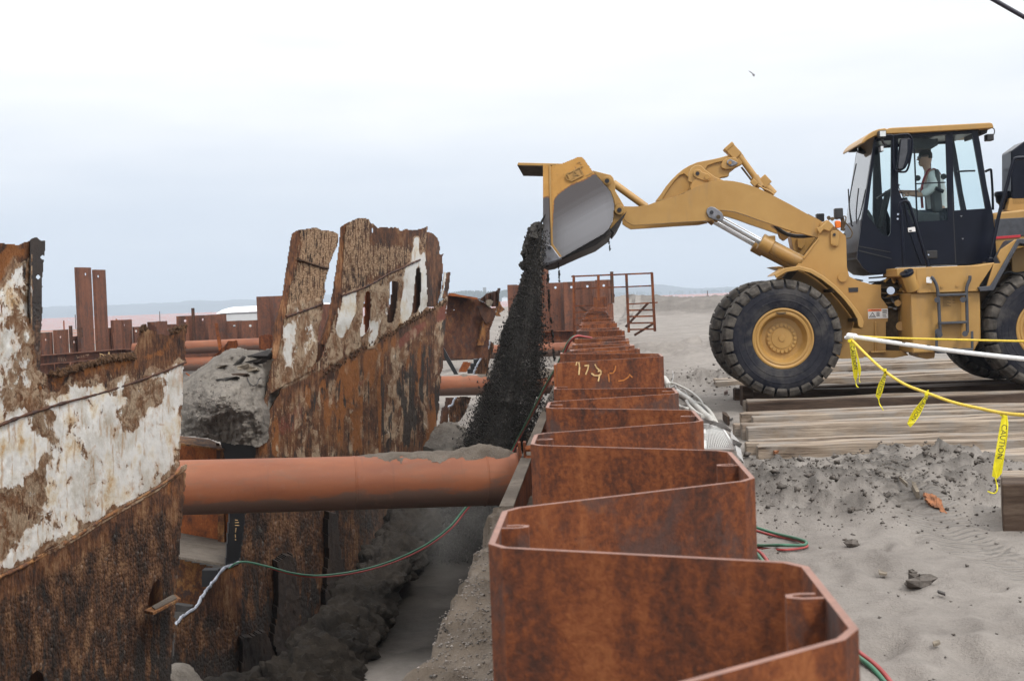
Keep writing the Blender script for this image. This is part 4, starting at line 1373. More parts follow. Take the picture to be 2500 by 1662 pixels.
z0 = lambda x: np.zeros_like(x)
HP = M['hull_plate']
def on_sheet(yf, x, y, wav, seed):
    x = np.array([float(x)]); y = np.array([float(y)])
    return float((yf(x, y) + wav * (fbm(x / 130.0, y / 210.0, 3, seed + 90) - 0.5) * 2)[0])

# ======== first section, close at left
h1 = empty('ship_hull_section', at(200, 1600, 10.0), 'torn ship hull plating close at left, white peeling paint above a brown barnacled strake', 'ship wreck')
Za = lambda L: zc(L, 0, 900, 2.0577)
bound = [(-60, 1440), (0, 1410), (63, 1379), (180, 1313), (272, 1255), (389, 1187), (457, 1134)]
top1 = [(-60, 600), (0, 592), (20, 594), (45, 598), (62, 590), (76, 587), (80, 640), (80, 780), (84, 830), (90, 890), (96, 905), (112, 912), (150, 908), (170, 898), (200, 895), (215, 888), (245, 874), (270, 868), (300, 868), (325, 866), (336, 828), (345, 800), (355, 793), (364, 804), (384, 807), (386, 816), (414, 818), (420, 803), (436, 797), (457, 794), (455, 830), (452, 870), (449, 905), (446, 960), (445, 1010), (441, 1080), (438, 1133)]
up_poly = top1 + [(430, 1152), (389, 1190), (272, 1258), (180, 1316), (63, 1382), (-60, 1443)]
def m_up(x, y):
    x0_, y0_ = x, y
    x = x + 52 * (fbm(x0_ / 38.0, y0_ / 60.0, 5, 521) - 0.5); y = y + 70 * (fbm(x0_ / 34.0, y0_ / 70.0, 5, 525) - 0.5)
    tall = soft(x, y, [(-80, 640), (78, 610), (82, 900), (100, 940), (-80, 1010)], 25)
    body = soft(x, y, [(-80, 1000), (80, 980), (200, 930), (455, 880), (450, 1130), (389, 1195), (-60, 1440)], 22)
    paint = 0.62 * tall + 0.80 * body
    bare = 0; halo = 0
    for poly, k in (([(235, 935), (330, 905), (420, 880), (425, 900), (390, 960), (330, 1040), (295, 1030), (300, 960)], 0.62),
                    ([(70, 980), (140, 985), (145, 1060), (120, 1075), (80, 1050)], 0.6),
                    ([(50, 1190), (110, 1110), (135, 1110), (115, 1200), (90, 1270), (60, 1250)], 0.55),
                    ([(-60, 1180), (50, 1190), (80, 1260), (0, 1370), (-60, 1400)], 0.70),
                    ([(-80, 590), (80, 590), (60, 640), (20, 690), (-80, 710)], 0.7),
                    ([(100, 900), (330, 868), (455, 795), (455, 880), (330, 920), (160, 960)], 0.42)):
        bare = bare + k * soft(x, y, poly, 12); halo = np.maximum(halo, soft(x, y, poly, 46) - 0.6 * soft(x, y, poly, 6))
    paint = paint - 0.05 * body - 0.72 * bare
    vst = fbm(x / 9.0 + y * 0.012, y / 130.0, 4, 511)
    halo = np.maximum(halo, 0.75 * sstep(0.60, 0.74, vst) * body)
    org = 0.75 * soft(x, y, [(-80, 590), (70, 590), (40, 650), (10, 680), (-80, 700)], 16)
    org = np.maximum(org, 0.62 * soft(x, y, [(-60, 1180), (45, 1195), (70, 1260), (0, 1400), (-60, 1420)], 22))
    org = np.maximum(org, 0.60 * soft(x, y, [(100, 905), (330, 868), (440, 800), (450, 830), (330, 905), (130, 955)], 14))
    org = np.maximum(org, 0.55 * soft(x, y, [(60, 960), (110, 930), (120, 960), (60, 1040), (30, 1060)], 14))
    org = np.maximum(org, 0.5 * soft(x, y, [(430, 850), (456, 850), (440, 1130), (425, 1130)], 8))
    org = np.maximum(org, 0.52 * halo)
    brn = 0.55 * soft(x, y, [(50, 660), (78, 640), (85, 900), (70, 820)], 10)
    tan = 0.40 * body + 0.3
    tar = 0.5 * soft(x, y, [(50, 620), (80, 600), (80, 740), (50, 700)], 8)
    return (np.clip(paint, 0, 1), brn, org), (tan, tar, z0(x))
px_sheet('upper_plating', up_poly, Y1, HP, h1, 2.5, 0.03, holes=[], masks=m_up, wav=0.05, seed=1, jag=4)
low_poly = [(x, y - 4) for x, y in bound[:-1]] + [(440, 1146), (446, 1136), (457, 1132), (455, 1165), (451, 1190), (449, 1240), (442, 1310), (436, 1390), (431, 1445), (429, 1478), (427, 1500), (431, 1530), (424, 1570), (420, 1640), (418, 1740), (-60, 1740)]
hole_a = [(361, 1484), (366, 1450), (375, 1424), (386, 1410), (394, 1416), (398, 1440), (398, 1474), (380, 1486)]
hole_b = [(70, 1740), (70, 1668), (76, 1646), (90, 1636), (104, 1644), (112, 1668), (114, 1740)]
def m_low(x, y):
    bl = np.interp(x, [b[0] for b in bound], [b[1] for b in bound])
    dd = (y - bl)
    g = sstep(10, 110, dd) * 0.85 + 0.1
    g = g - 0.45 * soft(x, y, [(400, 1160), (460, 1140), (450, 1260), (432, 1480), (400, 1480), (410, 1300)], 14)
    org = 0.50 * soft(x, y, [(395, 1170), (445, 1150), (440, 1280), (425, 1470), (390, 1420), (410, 1290)], 16) + 0.12 * sstep(90, 0, dd)
    tar = 0.34 * sstep(210, 420, dd) + 0.28 * soft(x, y, [(330, 1490), (430, 1490), (425, 1740), (240, 1740)], 90)
    big = fbm(x / 70.0, y / 110.0, 4, 541) - 0.5; vs_ = fbm(x / 12.0, y / 140.0, 4, 545) - 0.5
    org = np.clip(org + 0.7 * big * sstep(330, 60, dd) + 0.5 * vs_ * sstep(260, 60, dd), 0, 1); tar = np.clip(tar + 1.4 * vs_ * sstep(60, 240, dd) - 0.8 * big, 0, 1)
    paint = 0.35 * sstep(14, 4, dd) * sstep(60, 200, x)
    tan = 0.16 * sstep(150, 40, dd) + 0.05
    return (paint, g, org), (tan, tar, z0(x))
px_sheet('lower_plating', low_poly, lambda x, y: Y1(x, y) - 0.06, HP, h1, 2.5, 0.04, holes=[hole_a, hole_b], masks=m_low, wav=0.05, relief=0.02, seed=2, jag=4)
# flanged edge with two rivet holes on the tall plate
Zb = lambda L: zc(L, 0, 560, 3.92)
fl_poly = [(74, 586), (82, 580), (90, 579), (97, 585), (103, 588), (112, 587), (112, 600), (109, 624), (105, 667), (103, 723), (104, 760), (101, 802), (100, 850), (99, 889), (95, 912), (84, 912), (80, 870), (77, 815), (70, 745), (72, 660)]
def m_fl(x, y):
    return (z0(x), 0.25 + 0.6 * sstep(720, 760, y), 0.25 * soft(x, y, [(60, 690), (105, 690), (105, 760), (60, 760)], 20)), (z0(x), 0.30 + 0.5 * sstep(880, 700, y), z0(x) + 0.1)
c8 = lambda x, y, r: [(x + r * math.cos(k * math.pi / 6), y + r * math.sin(k * math.pi / 6)) for k in range(12)]
px_sheet('edge_flange', fl_poly, lambda x, y: Y1(x, y) - 0.02 + (x - 74) * 0.018, HP, h1, 1.6, 0.025, holes=[c8(104.5, 628, 5.2), c8(93.5, 676, 5.6)], masks=m_fl, wav=0.0, seed=3, jag=1.6)
# lap seams
def seam(name, pts, yf, parent, r=0.012, dy=-0.012, mat='weed', n=10):
    P = spline([at(x, y, float(yf(x, y)) + dy) for x, y in pts], n)
    mb = MB(); mb.tube(P, [r * random.uniform(0.7, 1.4) for _ in P], 6)
    return mb.build(name, M[mat], parent, smooth=60)
seam('lap_seam', [(-20, 1045), (65, 1012), (150, 985), (250, 958), (350, 925), (420, 898), (453, 884)], Y1, h1, 0.010, 0.0, 'rust_dark')
seam('lap_seam', [(-20, 1416), (63, 1378), (180, 1312), (272, 1254), (389, 1186), (440, 1148)], Y1, h1, 0.013, -0.06, 'rust_patchy')
# stringer bracket jutting out under the oval hole
Q0 = [at(352, 1489, 11.1), at(428, 1449, 11.9), at(441, 1459, 11.5), at(373, 1494, 10.7)]
mb = MB(); mb.prism(Q0, (0, 0, -0.025)); mb.build('bracket_shelf', M['rust_patchy'], h1, bevel=0.004)
mb = MB(); mb.prism([p + Vector((0, 0, 0.004)) for p in [Q0[0] * 0.8 + Q0[2] * 0.2, Q0[1] * 0.9 + Q0[3] * 0.1, Q0[2] * 0.9 + Q0[0] * 0.1, Q0[3] * 0.9 + Q0[1] * 0.1]], (0, 0, 0.008)); mb.build('sand_crust', M['gravel_sand'], h1)
# inner frames seen through the holes
px_sheet('frame_web', [(345, 1395), (415, 1395), (425, 1520), (340, 1520)], lambda x, y: Y1(x, y) + 0.45, M['rust_patchy'], h1, 4, 0.02, jag=1, wav=0.0, relief=0)
px_sheet('frame_web', [(40, 1620), (140, 1620), (140, 1740), (40, 1740)], lambda x, y: Y1(x, y) + 0.35, M['rust_dark'], h1, 4, 0.02, jag=1, wav=0.0, relief=0)
# shaggy growth along the torn upper edge
mb = MB()
rr = random.Random(3)
for (xa, ya), (xb, yb), cnt in (((112, 912), (160, 902), 12), ((150, 905), (210, 888), 90), ((210, 890), (250, 876), 40), ((250, 875), (330, 866), 170), ((340, 800), (356, 795), 12), ((415, 806), (456, 796), 30)):
    for k in range(cnt):
        t_ = rr.random()
        x, y = xa + (xb - xa) * t_, ya + (yb - ya) * t_ + rr.uniform(-3, 9)
        p = at(x, y, float(Y1(x, y)) - rr.uniform(0, 0.06))
        mb.ball(p, rr.uniform(0.004, 0.017), 6, 4, 0.45, (1.2, 1, 1.2))
o = mb.build('shaggy_growth', M['weed'], h1); o['kind'] = 'stuff'

# ======== second section, the big leaning piece
h2 = empty('ship_hull_section', at(800, 1500, 17.0), 'big leaning ship hull section with two torn towers beyond the nearest pipe', 'ship wreck')
Zl = lambda L: zc(L, 640, 510, 4.019)
Zr = lambda L: zc(L, 860, 510, 4.019)
Zq = lambda L: zc(L, 440, 850, 5.807)
# left tower plate
lt = Zl([(380, 197), (430, 195), (510, 182), (580, 190), (610, 210), (690, 215), (760, 247), (745, 330), (690, 470), (650, 590), (630, 700), (610, 850), (600, 930), (590, 1060), (560, 1200), (545, 1330), (535, 1500)]) + [(771, 900), (660, 960), (652, 1012), (636, 1022), (640, 1000), (664, 880)] + Zl([(150, 1450), (200, 1200), (240, 960), (260, 830), (320, 560), (370, 300)])
def m_lt(x, y):
    lo = sstep(735, 770, y + (x - 740) * 0.3)
    paint = 0.33 * soft(x, y, [(690, 745), (790, 725), (775, 890), (670, 960), (680, 830)], 15)
    paint = paint + 0.30 * soft(x, y, [(690, 800), (720, 790), (715, 900), (690, 900)], 10) + 0.22 * soft(x, y, [(740, 790), (780, 790), (770, 880), (735, 880)], 10)
    org = 0.35 * soft(x, y, [(640, 960), (760, 930), (740, 1100), (600, 1100)], 20)
    return (np.clip(paint, 0, 1), z0(x) + 0.03, org), (0.85 - 0.25 * lo, 0.18 * soft(x, y, [(715, 560), (735, 560), (700, 720), (690, 720)], 8), 0.10 * lo)
px_sheet('tower_plate', lt, Y2, HP, h2, 2.2, 0.03, masks=m_lt, wav=0.05, seed=11, jag=3.5)
lf = Zl([(290, 270), (296, 248), (310, 235), (345, 215), (385, 197), (410, 205), (402, 300), (352, 560), (292, 830), (272, 960), (235, 1200), (185, 1450), (150, 1510)]) + Zl([(95, 1450), (110, 1180), (150, 1050), (200, 850), (235, 600), (265, 420), (282, 300)])
mf = lambda x, y: ((z0(x), z0(x) + 0.10, z0(x) + 0.10 + 0.3 * sstep(700, 800, y)), (z0(x) + 0.12, z0(x) + 0.20, z0(x)))
px_sheet('tower_flange', lf, lambda x, y: Y2(x, y) + np.maximum(735 - x - (y - 560) * 0.20, -3) * 0.012 + 0.05, HP, h2, 2.0, 0.03, masks=mf, wav=0.0, seed=12, jag=1.6)
# main plate
mainp = Zl([(850, 125), (900, 110), (950, 82), (1000, 85)]) + Zr([(60, 80), (110, 88), (165, 105), (182, 140), (205, 150), (225, 170), (270, 180), (325, 180), (332, 170), (345, 180), (440, 178), (462, 188), (470, 205), (560, 205), (610, 200), (660, 200), (700, 188), (745, 166), (738, 215), (735, 300), (720, 450), (735, 700), (745, 880), (740, 960), (800, 970), (840, 930), (900, 880), (940, 850), (930, 950), (920, 1100), (900, 1300), (890, 1560)])
mainp += [(1084, 860), (1081, 898), (1077, 921), (1072, 997), (1066, 1045), (1060, 1100), (1040, 1180), (1000, 1250), (950, 1320), (900, 1395), (880, 1460), (840, 1560), (800, 1700), (590, 1740), (590, 1500), (586, 1440), (588, 1362), (597, 1262), (606, 1240), (618, 1160), (622, 1115), (631, 1074), (635, 1024), (647, 1019), (657, 1000), (700, 930), (772, 884)] + Zl([(570, 1500), (600, 1420), (640, 1290), (680, 1200), (720, 1050), (760, 900), (790, 600), (820, 180)])
slotA = [(893, 711), (904, 711), (906, 745), (905, 775), (900, 806), (888, 820), (880, 822), (882, 800), (887, 760)]
slotB = [(954, 689), (960, 686), (973, 688), (971, 721), (967, 759), (960, 786), (948, 788), (946, 782), (951, 735)]
slotC = [(1017, 655), (1026, 653), (1027, 700), (1025, 745), (1018, 762), (1007, 762), (1012, 710)]
rip = [(908, 555), (912, 556), (911, 566), (908, 572)]
def m_main(x, y):
    sx = x
    b1 = np.interp(x, [780, 838, 1028, 1100], [745, 722, 634, 600])      # upper lap seam
    b2 = np.interp(x, [600, 786, 900, 1050, 1100], [990, 905, 838, 760, 735])  # weed line
    mid = sstep(-6, 8, y - b1) * sstep(8, -8, y - b2)
    low = sstep(-20, 60, y - b2)
    paint = 0.22 * mid
    for poly, k, bl in (([(832, 722), (872, 705), (868, 760), (850, 800), (836, 828), (820, 815), (824, 760)], 0.75, 7),
                    ([(1010, 580), (1024, 578), (1024, 630), (1017, 655), (1010, 730), (1003, 765), (990, 783), (977, 793), (982, 730), (992, 650), (1004, 640)], 1.0, 4),
                    ([(1026, 625), (1038, 610), (1043, 690), (1045, 745), (1024, 765), (1024, 690)], 1.0, 4),
                    ([(900, 780), (925, 790), (920, 850), (896, 850)], 0.45, 8)):
        paint = paint + k * soft(x, y, poly, bl)
    st1 = fbm(x / 16.0, y / 150.0, 4, 401) - 0.5; st2 = fbm(x / 6.0, y / 95.0, 4, 405) - 0.5; st3 = fbm(x / 13.0, y / 80.0, 4, 409) - 0.5
    paint = paint + low * np.clip(st3 * 0.9, -0.1, 0.16)
    red = 0.75 * soft(x, y, [(965, 830), (1010, 795), (1040, 775), (1045, 800), (985, 850), (968, 860)], 9) + 0.7 * soft(x, y, [(780, 980), (900, 915), (905, 930), (800, 1000)], 10)
    red = red + 0.75 * soft(x, y, [(1062, 760), (1090, 735), (1088, 780), (1065, 800)], 6) + 0.55 * soft(x, y, [(640, 1030), (760, 960), (740, 1060), (660, 1090)], 16)
    org = 0.62 * soft(x, y, [(690, 960), (790, 930), (900, 840), (1000, 780), (1000, 800), (920, 880), (880, 990), (800, 1030), (690, 1060)], 22)
    org = np.maximum(org, 0.66 * soft(x, y, [(625, 1040), (700, 1010), (690, 1110), (618, 1120)], 16))
    org = np.maximum(org, 0.60 * soft(x, y, [(860, 960), (890, 960), (880, 1100), (855, 1100)], 8))
    org = np.maximum(org, 0.55 * soft(x, y, [(1045, 960), (1068, 960), (1060, 1110), (1035, 1110)], 8))
    org = np.maximum(org, 0.55 * soft(x, y, [(600, 1260), (640, 1250), (640, 1330), (605, 1380)], 10))
    org = np.clip(org + low * (st1 * 2.6) * sstep(1350, 1050, y), 0, 1)
    barn = 0.40 * low + 0.25 * sstep(1090, 1250, y)
    paint = paint + 0.22 * soft(x, y, [(955, 860), (1010, 840), (1000, 1080), (940, 1080)], 16) + 0.18 * soft(x, y, [(1060, 800), (1085, 780), (1075, 950), (1055, 950)], 6) + 0.04 * low
    barn = np.maximum(barn, 0.75 * soft(x, y, [(620, 1260), (760, 1260), (720, 1420), (620, 1520)], 25))
    dark = 0.72 * soft(x, y, [(985, 900), (1000, 900), (1000, 1090), (978, 1090)], 10) + 0.5 * soft(x, y, [(1030, 860), (1040, 860), (1030, 1090), (1015, 1090)], 7)
    dark = dark + 0.55 * sstep(1330, 1470, y + (x - 800) * 0.25) + 0.6 * soft(x, y, [(680, 1370), (720, 1360), (720, 1500), (680, 1500)], 14)
    dark = np.maximum(dark, 0.42 * soft(x, y, [(940, 950), (1080, 840), (1080, 1000), (940, 1090)], 30))
    dark = np.maximum(dark, 0.55 * soft(x, y, [(1070, 800), (1090, 770), (1080, 900), (1068, 900)], 6))
    dark = dark + low * np.clip((st2 - 0.04) * 4.0, 0, 0.55)
    tan = 0.80 * sstep(20, -20, y - b1) + 0.62 * mid + 0.52 * low
    tan = tan - 0.6 * soft(x, y, [(910, 545), (1040, 545), (1020, 600), (905, 590)], 12)
    return (np.clip(paint, 0, 1), np.clip(barn, 0, 1), np.clip(org, 0, 1)), (np.clip(tan, 0, 1), np.clip(dark, 0, 1), np.clip(red, 0, 1))
px_sheet('side_plating', mainp, Y2, HP, h2, 2.2, 0.03, holes=[slotA, slotB, slotC, rip], masks=m_main, wav=0.07, relief=0.02, seed=13, jag=3.2)
mlf = Zl([(770, 190), (780, 172), (800, 160), (852, 124), (872, 130), (852, 180), (822, 600), (792, 900), (752, 1050), (712, 1200), (675, 1290), (635, 1345)]) + Zl([(570, 1325), (600, 1200), (630, 1100), (670, 950), (710, 700), (750, 420)])
px_sheet('tower_flange', mlf, lambda x, y: Y2(x, y) + np.maximum(848 - x - (y - 545) * 0.13, -3) * 0.014 + 0.05, HP, h2, 2.0, 0.03, masks=mf, wav=0.0, seed=14, jag=1.4)
# frames behind the slots, and the dark throat of the slit
px_sheet('frame_web', [(889, 705), (912, 705), (914, 790), (904, 824), (894, 824), (889, 790)], lambda x, y: Y2(x, y) + 0.5, M['rust_orange'], h2, 3, 0.03, jag=1, wav=0, relief=0)
px_sheet('frame_web', [(958, 680), (980, 680), (975, 800), (940, 800), (945, 760), (953, 740)], lambda x, y: Y2(x, y) + 0.6, M['rust_dark'], h2, 3, 0.03, jag=1, wav=0, relief=0)
px_sheet('frame_web', [(1005, 645), (1035, 645), (1032, 770), (998, 770)], lambda x, y: Y2(x, y) + 0.5, M['rust_dark'], h2, 3, 0.03, jag=1, wav=0, relief=0)
px_sheet('frame_web', Zl([(540, 1320), (625, 1310), (575, 1520), (520, 1520)]), lambda x, y: Y2(x, y) + 0.4, M['rust_dark'], h2, 2.5, 0.03, jag=1, wav=0, relief=0)
px_sheet('bent_strap', Zl([(655, 1030), (665, 1035), (620, 1190), (575, 1320), (555, 1320), (610, 1170)]), lambda x, y: Y2(x, y) + 0.2, M['rust_dark'], h2, 1.6, 0.03, jag=0.5, wav=0, relief=0)
# curled plates at the right edge
cp1 = Zr([(700, 215), (790, 235), (830, 275), (855, 330), (862, 400), (850, 480), (760, 490), (738, 520), (690, 470), (700, 300)])
cp2 = Zr([(770, 438), (880, 442), (903, 434), (886, 470), (893, 560), (885, 680), (868, 820), (840, 930), (800, 970), (705, 960), (705, 880), (695, 700), (690, 480), (700, 400), (770, 400)])
md = lambda x, y: ((z0(x), z0(x) + 0.15, z0(x)), (z0(x) + 0.05, z0(x) + 0.42, z0(x)))
px_sheet('curled_plate', cp1, lambda x, y: Y2(x, y) + 0.25 + np.maximum(x - 1044, 0) * 0.03, HP, h2, 1.8, 0.025, masks=md, wav=0.0, seed=15, jag=1.5, tdir=(-0.2, 1, 0))
px_sheet('curled_plate', cp2, lambda x, y: Y2(x, y) + 0.15 + 0.012 * np.maximum(x - 1044, 0), HP, h2, 1.8, 0.025, masks=md, wav=0.0, seed=16, jag=1.5, tdir=(-0.2, 1, 0))
px_sheet('torn_strip', Zr([(905, 605), (898, 640), (880, 790), (862, 880), (885, 870), (905, 780), (925, 640)]), lambda x, y: Y2(x, y) + 0.1, HP, h2, 1.6, 0.02, masks=lambda x, y: ((z0(x) + 0.85, z0(x), z0(x)), (z0(x) + 0.5, z0(x), z0(x))), wav=0, seed=17, jag=1.0)
px_sheet('torn_strip', Zr([(925, 630), (968, 612), (955, 740), (940, 850), (900, 885), (885, 870), (905, 780)]), lambda x, y: Y2(x, y) + 0.2, HP, h2, 1.6, 0.02, masks=mf, wav=0, seed=18, jag=1.2)
# seams
seam('lap_seam', [(698, 773), (730, 762), (765, 750), (788, 740)], Y2, h2, 0.016, -0.02, 'rust_dark')
seam('lap_seam', [(832, 722), (860, 713), (905, 694), (945, 670), (975, 657), (1005, 643), (1026, 634)], Y2, h2, 0.016, -0.02, 'rust_dark')
seam('lap_seam', [(727, 632), (755, 642), (780, 650), (800, 655)], Y2, h2, 0.018, -0.02, 'weed')
# weedy ledge running across
mb = MB()
rr = random.Random(8)
for (xa, ya), (xb, yb), cnt in (((790, 912), (880, 855), 60), ((880, 855), (980, 800), 80), ((970, 800), (1050, 757), 130), ((1050, 757), (1090, 735), 45), ((700, 800), (720, 880), 0)):
    for k in range(cnt):
        t_ = rr.random()
        x, y = xa + (xb - xa) * t_ + rr.uniform(-2, 2), ya + (yb - ya) * t_ + rr.gauss(0, 4)
        mb.ball(at(x, y, float(Y2(x, y)) - rr.uniform(0.0, 0.07)), rr.uniform(0.006, 0.022), 6, 4, 0.45, (1, 1, 0.9))
o = mb.build('shaggy_growth', M['weed'], h2); o['kind'] = 'stuff'
# dark vertical fins standing off the lower hull
for nm, pl, dy in (('hull_rib', [(803, 1250), (825, 1250), (838, 1380), (852, 1500), (838, 1520), (795, 1480), (800, 1380)], -0.35),
                   ('hull_rib', [(676, 1370), (716, 1350), (735, 1480), (728, 1600), (735, 1680), (690, 1680), (668, 1560), (680, 1470)], -0.35),
                   ('hull_rib', [(590, 1560), (650, 1540), (690, 1640), (690, 1740), (590, 1740)], -0.30)):
    px_sheet(nm, pl, (lambda dy: lambda x, y: Y2(x, y) + dy)(dy), HP, h2, 3, 0.25, masks=lambda x, y: ((z0(x), z0(x) + 0.3, z0(x)), (z0(x), z0(x) + 0.75, z0(x))), wav=0.06, relief=0.05, seed=31, jag=5)
# lower plating torch-cut along its upper edge
cut = [(429, 1524), (440, 1509), (452, 1499), (480, 1481), (488, 1464), (497, 1450), (505, 1440), (518, 1423), (528, 1409), (547, 1386), (562, 1380), (575, 1376), (585, 1371)]
lowp = cut + [(592, 1380), (592, 1740), (400, 1740), (425, 1600)]
def m_lw(x, y):
    return (z0(x), 0.18 + 0.75 * sstep(1440, 1600, y + (590 - x) * 0.2) , 0.22 + 0.25 * sstep(1500, 1400, y)), (0.15 + z0(x), 0.62 * sstep(1500, 1620, y), z0(x) + 0.12)
px_sheet('cut_plating', lowp, lambda x, y: Y2(x, y) - 0.04, HP, h2, 2.2, 0.04, masks=m_lw, wav=0.03, relief=0.02, seed=19, jag=2.2)
P = [at(x, y, float(Y2(x, y)) - 0.05) for x, y in cut]
P2 = []
for a, b in zip(P[:-1], P[1:]):
    for k in range(5): P2.append(a + (b - a) * k / 5 + Vector((random.uniform(-1, 1), 0, random.uniform(-1, 1))) * 0.006)
mb = MB(); mb.tube(P2, [random.uniform(0.011, 0.021) for _ in P2], 6); mb.build('cut_edge_slag', M['torch_cut'], h2)
# black end frame with chalked letters
bf = [(560, 1246), (600, 1246), (597, 1290), (590, 1340), (586, 1368), (570, 1376), (551, 1380), (553, 1330), (557, 1290)]
bfo = px_sheet('end_frame', bf, lambda x, y: Y2(x, y) - 0.03, M['tank_black'], h2, 2.2, 0.05, jag=1.0, wav=0, relief=0)
Zn = lambda L: zc(L, 400, 1230, 4.751)
strokes('chalk_mark', 'chalk', [Zn(l) for l in ([(775, 240), (875, 245)], [(790, 215), (870, 210)], [(790, 265), (795, 310)], [(840, 275), (835, 320), (800, 315)], [(775, 340), (830, 350), (835, 380), (780, 385)], [(765, 405), (840, 410)], [(825, 180), (860, 185)], [(790, 430), (770, 440)])], at(575, 1310, float(Y2(575, 1310)) - 0.035), (0.0, 1, 0), 2.0, 15, bfo, 0.012)

# ======== inside the hull between the two sections
def quad_thing(nm, label, cat, pxs, Ys, th, mat, grp=None, bev=0.004):
    P = [at(x, y, Y) for (x, y), Y in zip(pxs, Ys)]
    n = (P[1] - P[0]).cross(P[-1] - P[0]).normalized()
    if n.y < 0: n = -n
    mb = MB(); mb.prism(P, n * th)
    o = mb.build(nm, M[mat], bevel=bev)
    return tag(o, label, cat, grp)
# rusty web-frame box
bx = empty('web_frame', at(500, 1320, 16.9), 'orange rusty frame panel with an angle flange inside the hull behind the nearest pipe', 'ship frame')
px_sheet('panel', [(425, 1075), (548, 1090), (560, 1110), (560, 1340), (425, 1330)], lambda x, y: 17.0 + 0 * x, M['rust_orange'], bx, 4, 0.02, jag=0, wav=0.03, relief=0, tdir=(0, 1, 0))
mb = MB(); mb.prism([at(425, 1062, 16.9), at(512, 1072, 16.9), at(545, 1088, 16.9), at(548, 1096, 16.4), at(425, 1080, 16.4)], (0, 0, -0.02)); mb.build('flange', M['rust_patchy'], bx)
mb = MB(); mb.prism([at(535, 1095, 16.92), at(550, 1097, 16.92), at(552, 1330, 16.92), at(536, 1328, 16.92)], (0, -0.10, 0)); mb.build('stiffener', M['rust_patchy'], bx)
mb = MB(); mb.prism([at(529, 1080, 16.6), at(536, 1082, 16.6), at(538, 1130, 16.6), at(531, 1130, 16.6)], (0, -0.04, 0)); mb.build('hanger_rod', M['rust_dark'], bx)
quad_thing('deck_stringer', 'sand covered steel shelf inside the hull beside the black end frame', 'shelf', [(430, 1304), (553, 1326), (550, 1382), (428, 1363)], [17.0, 17.0, 14.9, 14.9], 0.03, 'gravel_sand')
o = px_sheet('inner_panel', [(425, 1360), (520, 1383), (545, 1392), (520, 1440), (488, 1470), (480, 1490), (425, 1480)], lambda x, y: 15.4 + 0 * x, M['rust_patchy'], None, 4, 0.02, jag=1, wav=0.02, relief=0, tdir=(0, 1, 0))
tag(o, 'yellow brown rusted panel low inside the hull under the sandy shelf', 'panel')
quad_thing('steel_block', 'small black steel block by the silvery cut edge', 'block', [(493, 1391), (530, 1391), (528, 1432), (492, 1432)], [14.6] * 4, 0.15, 'tank_black')
quad_thing('steel_ledge', 'dark ledge plate at the foot of the yellow brown panel', 'ledge', [(424, 1474), (468, 1480), (466, 1494), (424, 1492)], [14.2] * 4, 0.1, 'steel_dark')
quad_thing('steel_wedge', 'black wedge of plate hanging under the dirt mound', 'plate', [(536, 1074), (632, 1080), (624, 1126), (552, 1126)], [16.45] * 4, 0.05, 'tank_black')

# mound of dirt caught between the hull pieces
dm = [(440, 948), (455, 940), (480, 921), (497, 909), (514, 897), (527, 888), (540, 880), (553, 873), (565, 868), (580, 866), (593, 867), (606, 872), (640, 874), (668, 866), (690, 866), (690, 1000), (670, 1040), (650, 1080), (630, 1092), (612, 1088), (590, 1086), (560, 1084), (540, 1080), (510, 1072), (480, 1068), (440, 1064)]
def y_dm(x, y):
    c = np.exp(-(((x - 545) / 95.0) ** 2 + ((y - 985) / 80.0) ** 2))
    return 16.6 + 0.03 * np.maximum(x - 640, 0) - 1.1 * c - 0.004 * (y - 870) + 0.36 * (fbm(x / 60.0, y / 46.0, 4, 201) - 0.5) + 0.15 * (fbm(x / 17.0, y / 14.0, 5, 203) - 0.5)
o = px_sheet('dirt_mound', dm, y_dm, M['grey_mound'], None, 2.2, 1.2, tdir=(-0.2, 1, 0.05), jag=3, wav=0, relief=0.05, seed=21)
tag(o, 'grey lump of gravelly dirt caught between the two hull sections', 'dirt mound')
mb = MB()
for k in range(900):
    x = rr.gauss(515, 45); y = rr.gauss(985, 34)
    if inpoly(np.array([x]), np.array([y]), dm)[0]:
        yy = float(y_dm(np.array([x]), np.array([y]))[0])
        mb.ball(at(x, y, yy), rr.uniform(0.004, 0.011), 5, 3, 0.3)
o = mb.build('shell_grit', M['pebble']); tag(o, 'pale shell grit sticking to the lump of dirt', 'gravel', None, 'stuff')
# splintered boards on it
def board(px_, Ys, th, label, mat='driftwood', grp='broken boards on the dirt mound'):
    P = [at(x, y, Y + random.uniform(-0.05, 0.03)) for (x, y), Y in zip(px_, Ys)]
    mb = MB(); mb.prism(P, (0.02, 0.10, -th))
    tag(mb.build('broken_board', M[mat], bevel=0.003), label, 'board', grp)
def yb(x, y, d=0.08): return float(y_dm(np.array([float(x)]), np.array([float(y)]))[0]) - d
def board2(pts, th, label, mat='driftwood'):
    q = zc(pts, 440, 850, 5.807)
    c = [sum(p[0] for p in q) / len(q), sum(p[1] for p in q) / len(q)]
    Yc = yb(min(c[0], 655), max(c[1], 880), 0.06)
    board(q, [Yc] * len(q), th, label, mat)
board2([(480, 440), (620, 420), (800, 395), (790, 415), (640, 450), (540, 465)], 0.02, 'long dark splintered board lowest on the dirt mound', 'wood_black')
board2([(860, 205), (1000, 170), (1180, 135), (1190, 160), (1120, 185), (880, 225)], 0.03, 'black board sticking out near the hull edge on the mound', 'wood_black')
board2([(800, 260), (860, 235), (970, 220), (975, 260), (900, 290), (820, 320)], 0.04, 'short thick grey board in the middle of the debris', 'driftwood')
board2([(850, 320), (1000, 260), (1090, 270), (1080, 300), (960, 330), (880, 355)], 0.03, 'pale split board under the black one on the mound', 'driftwood')
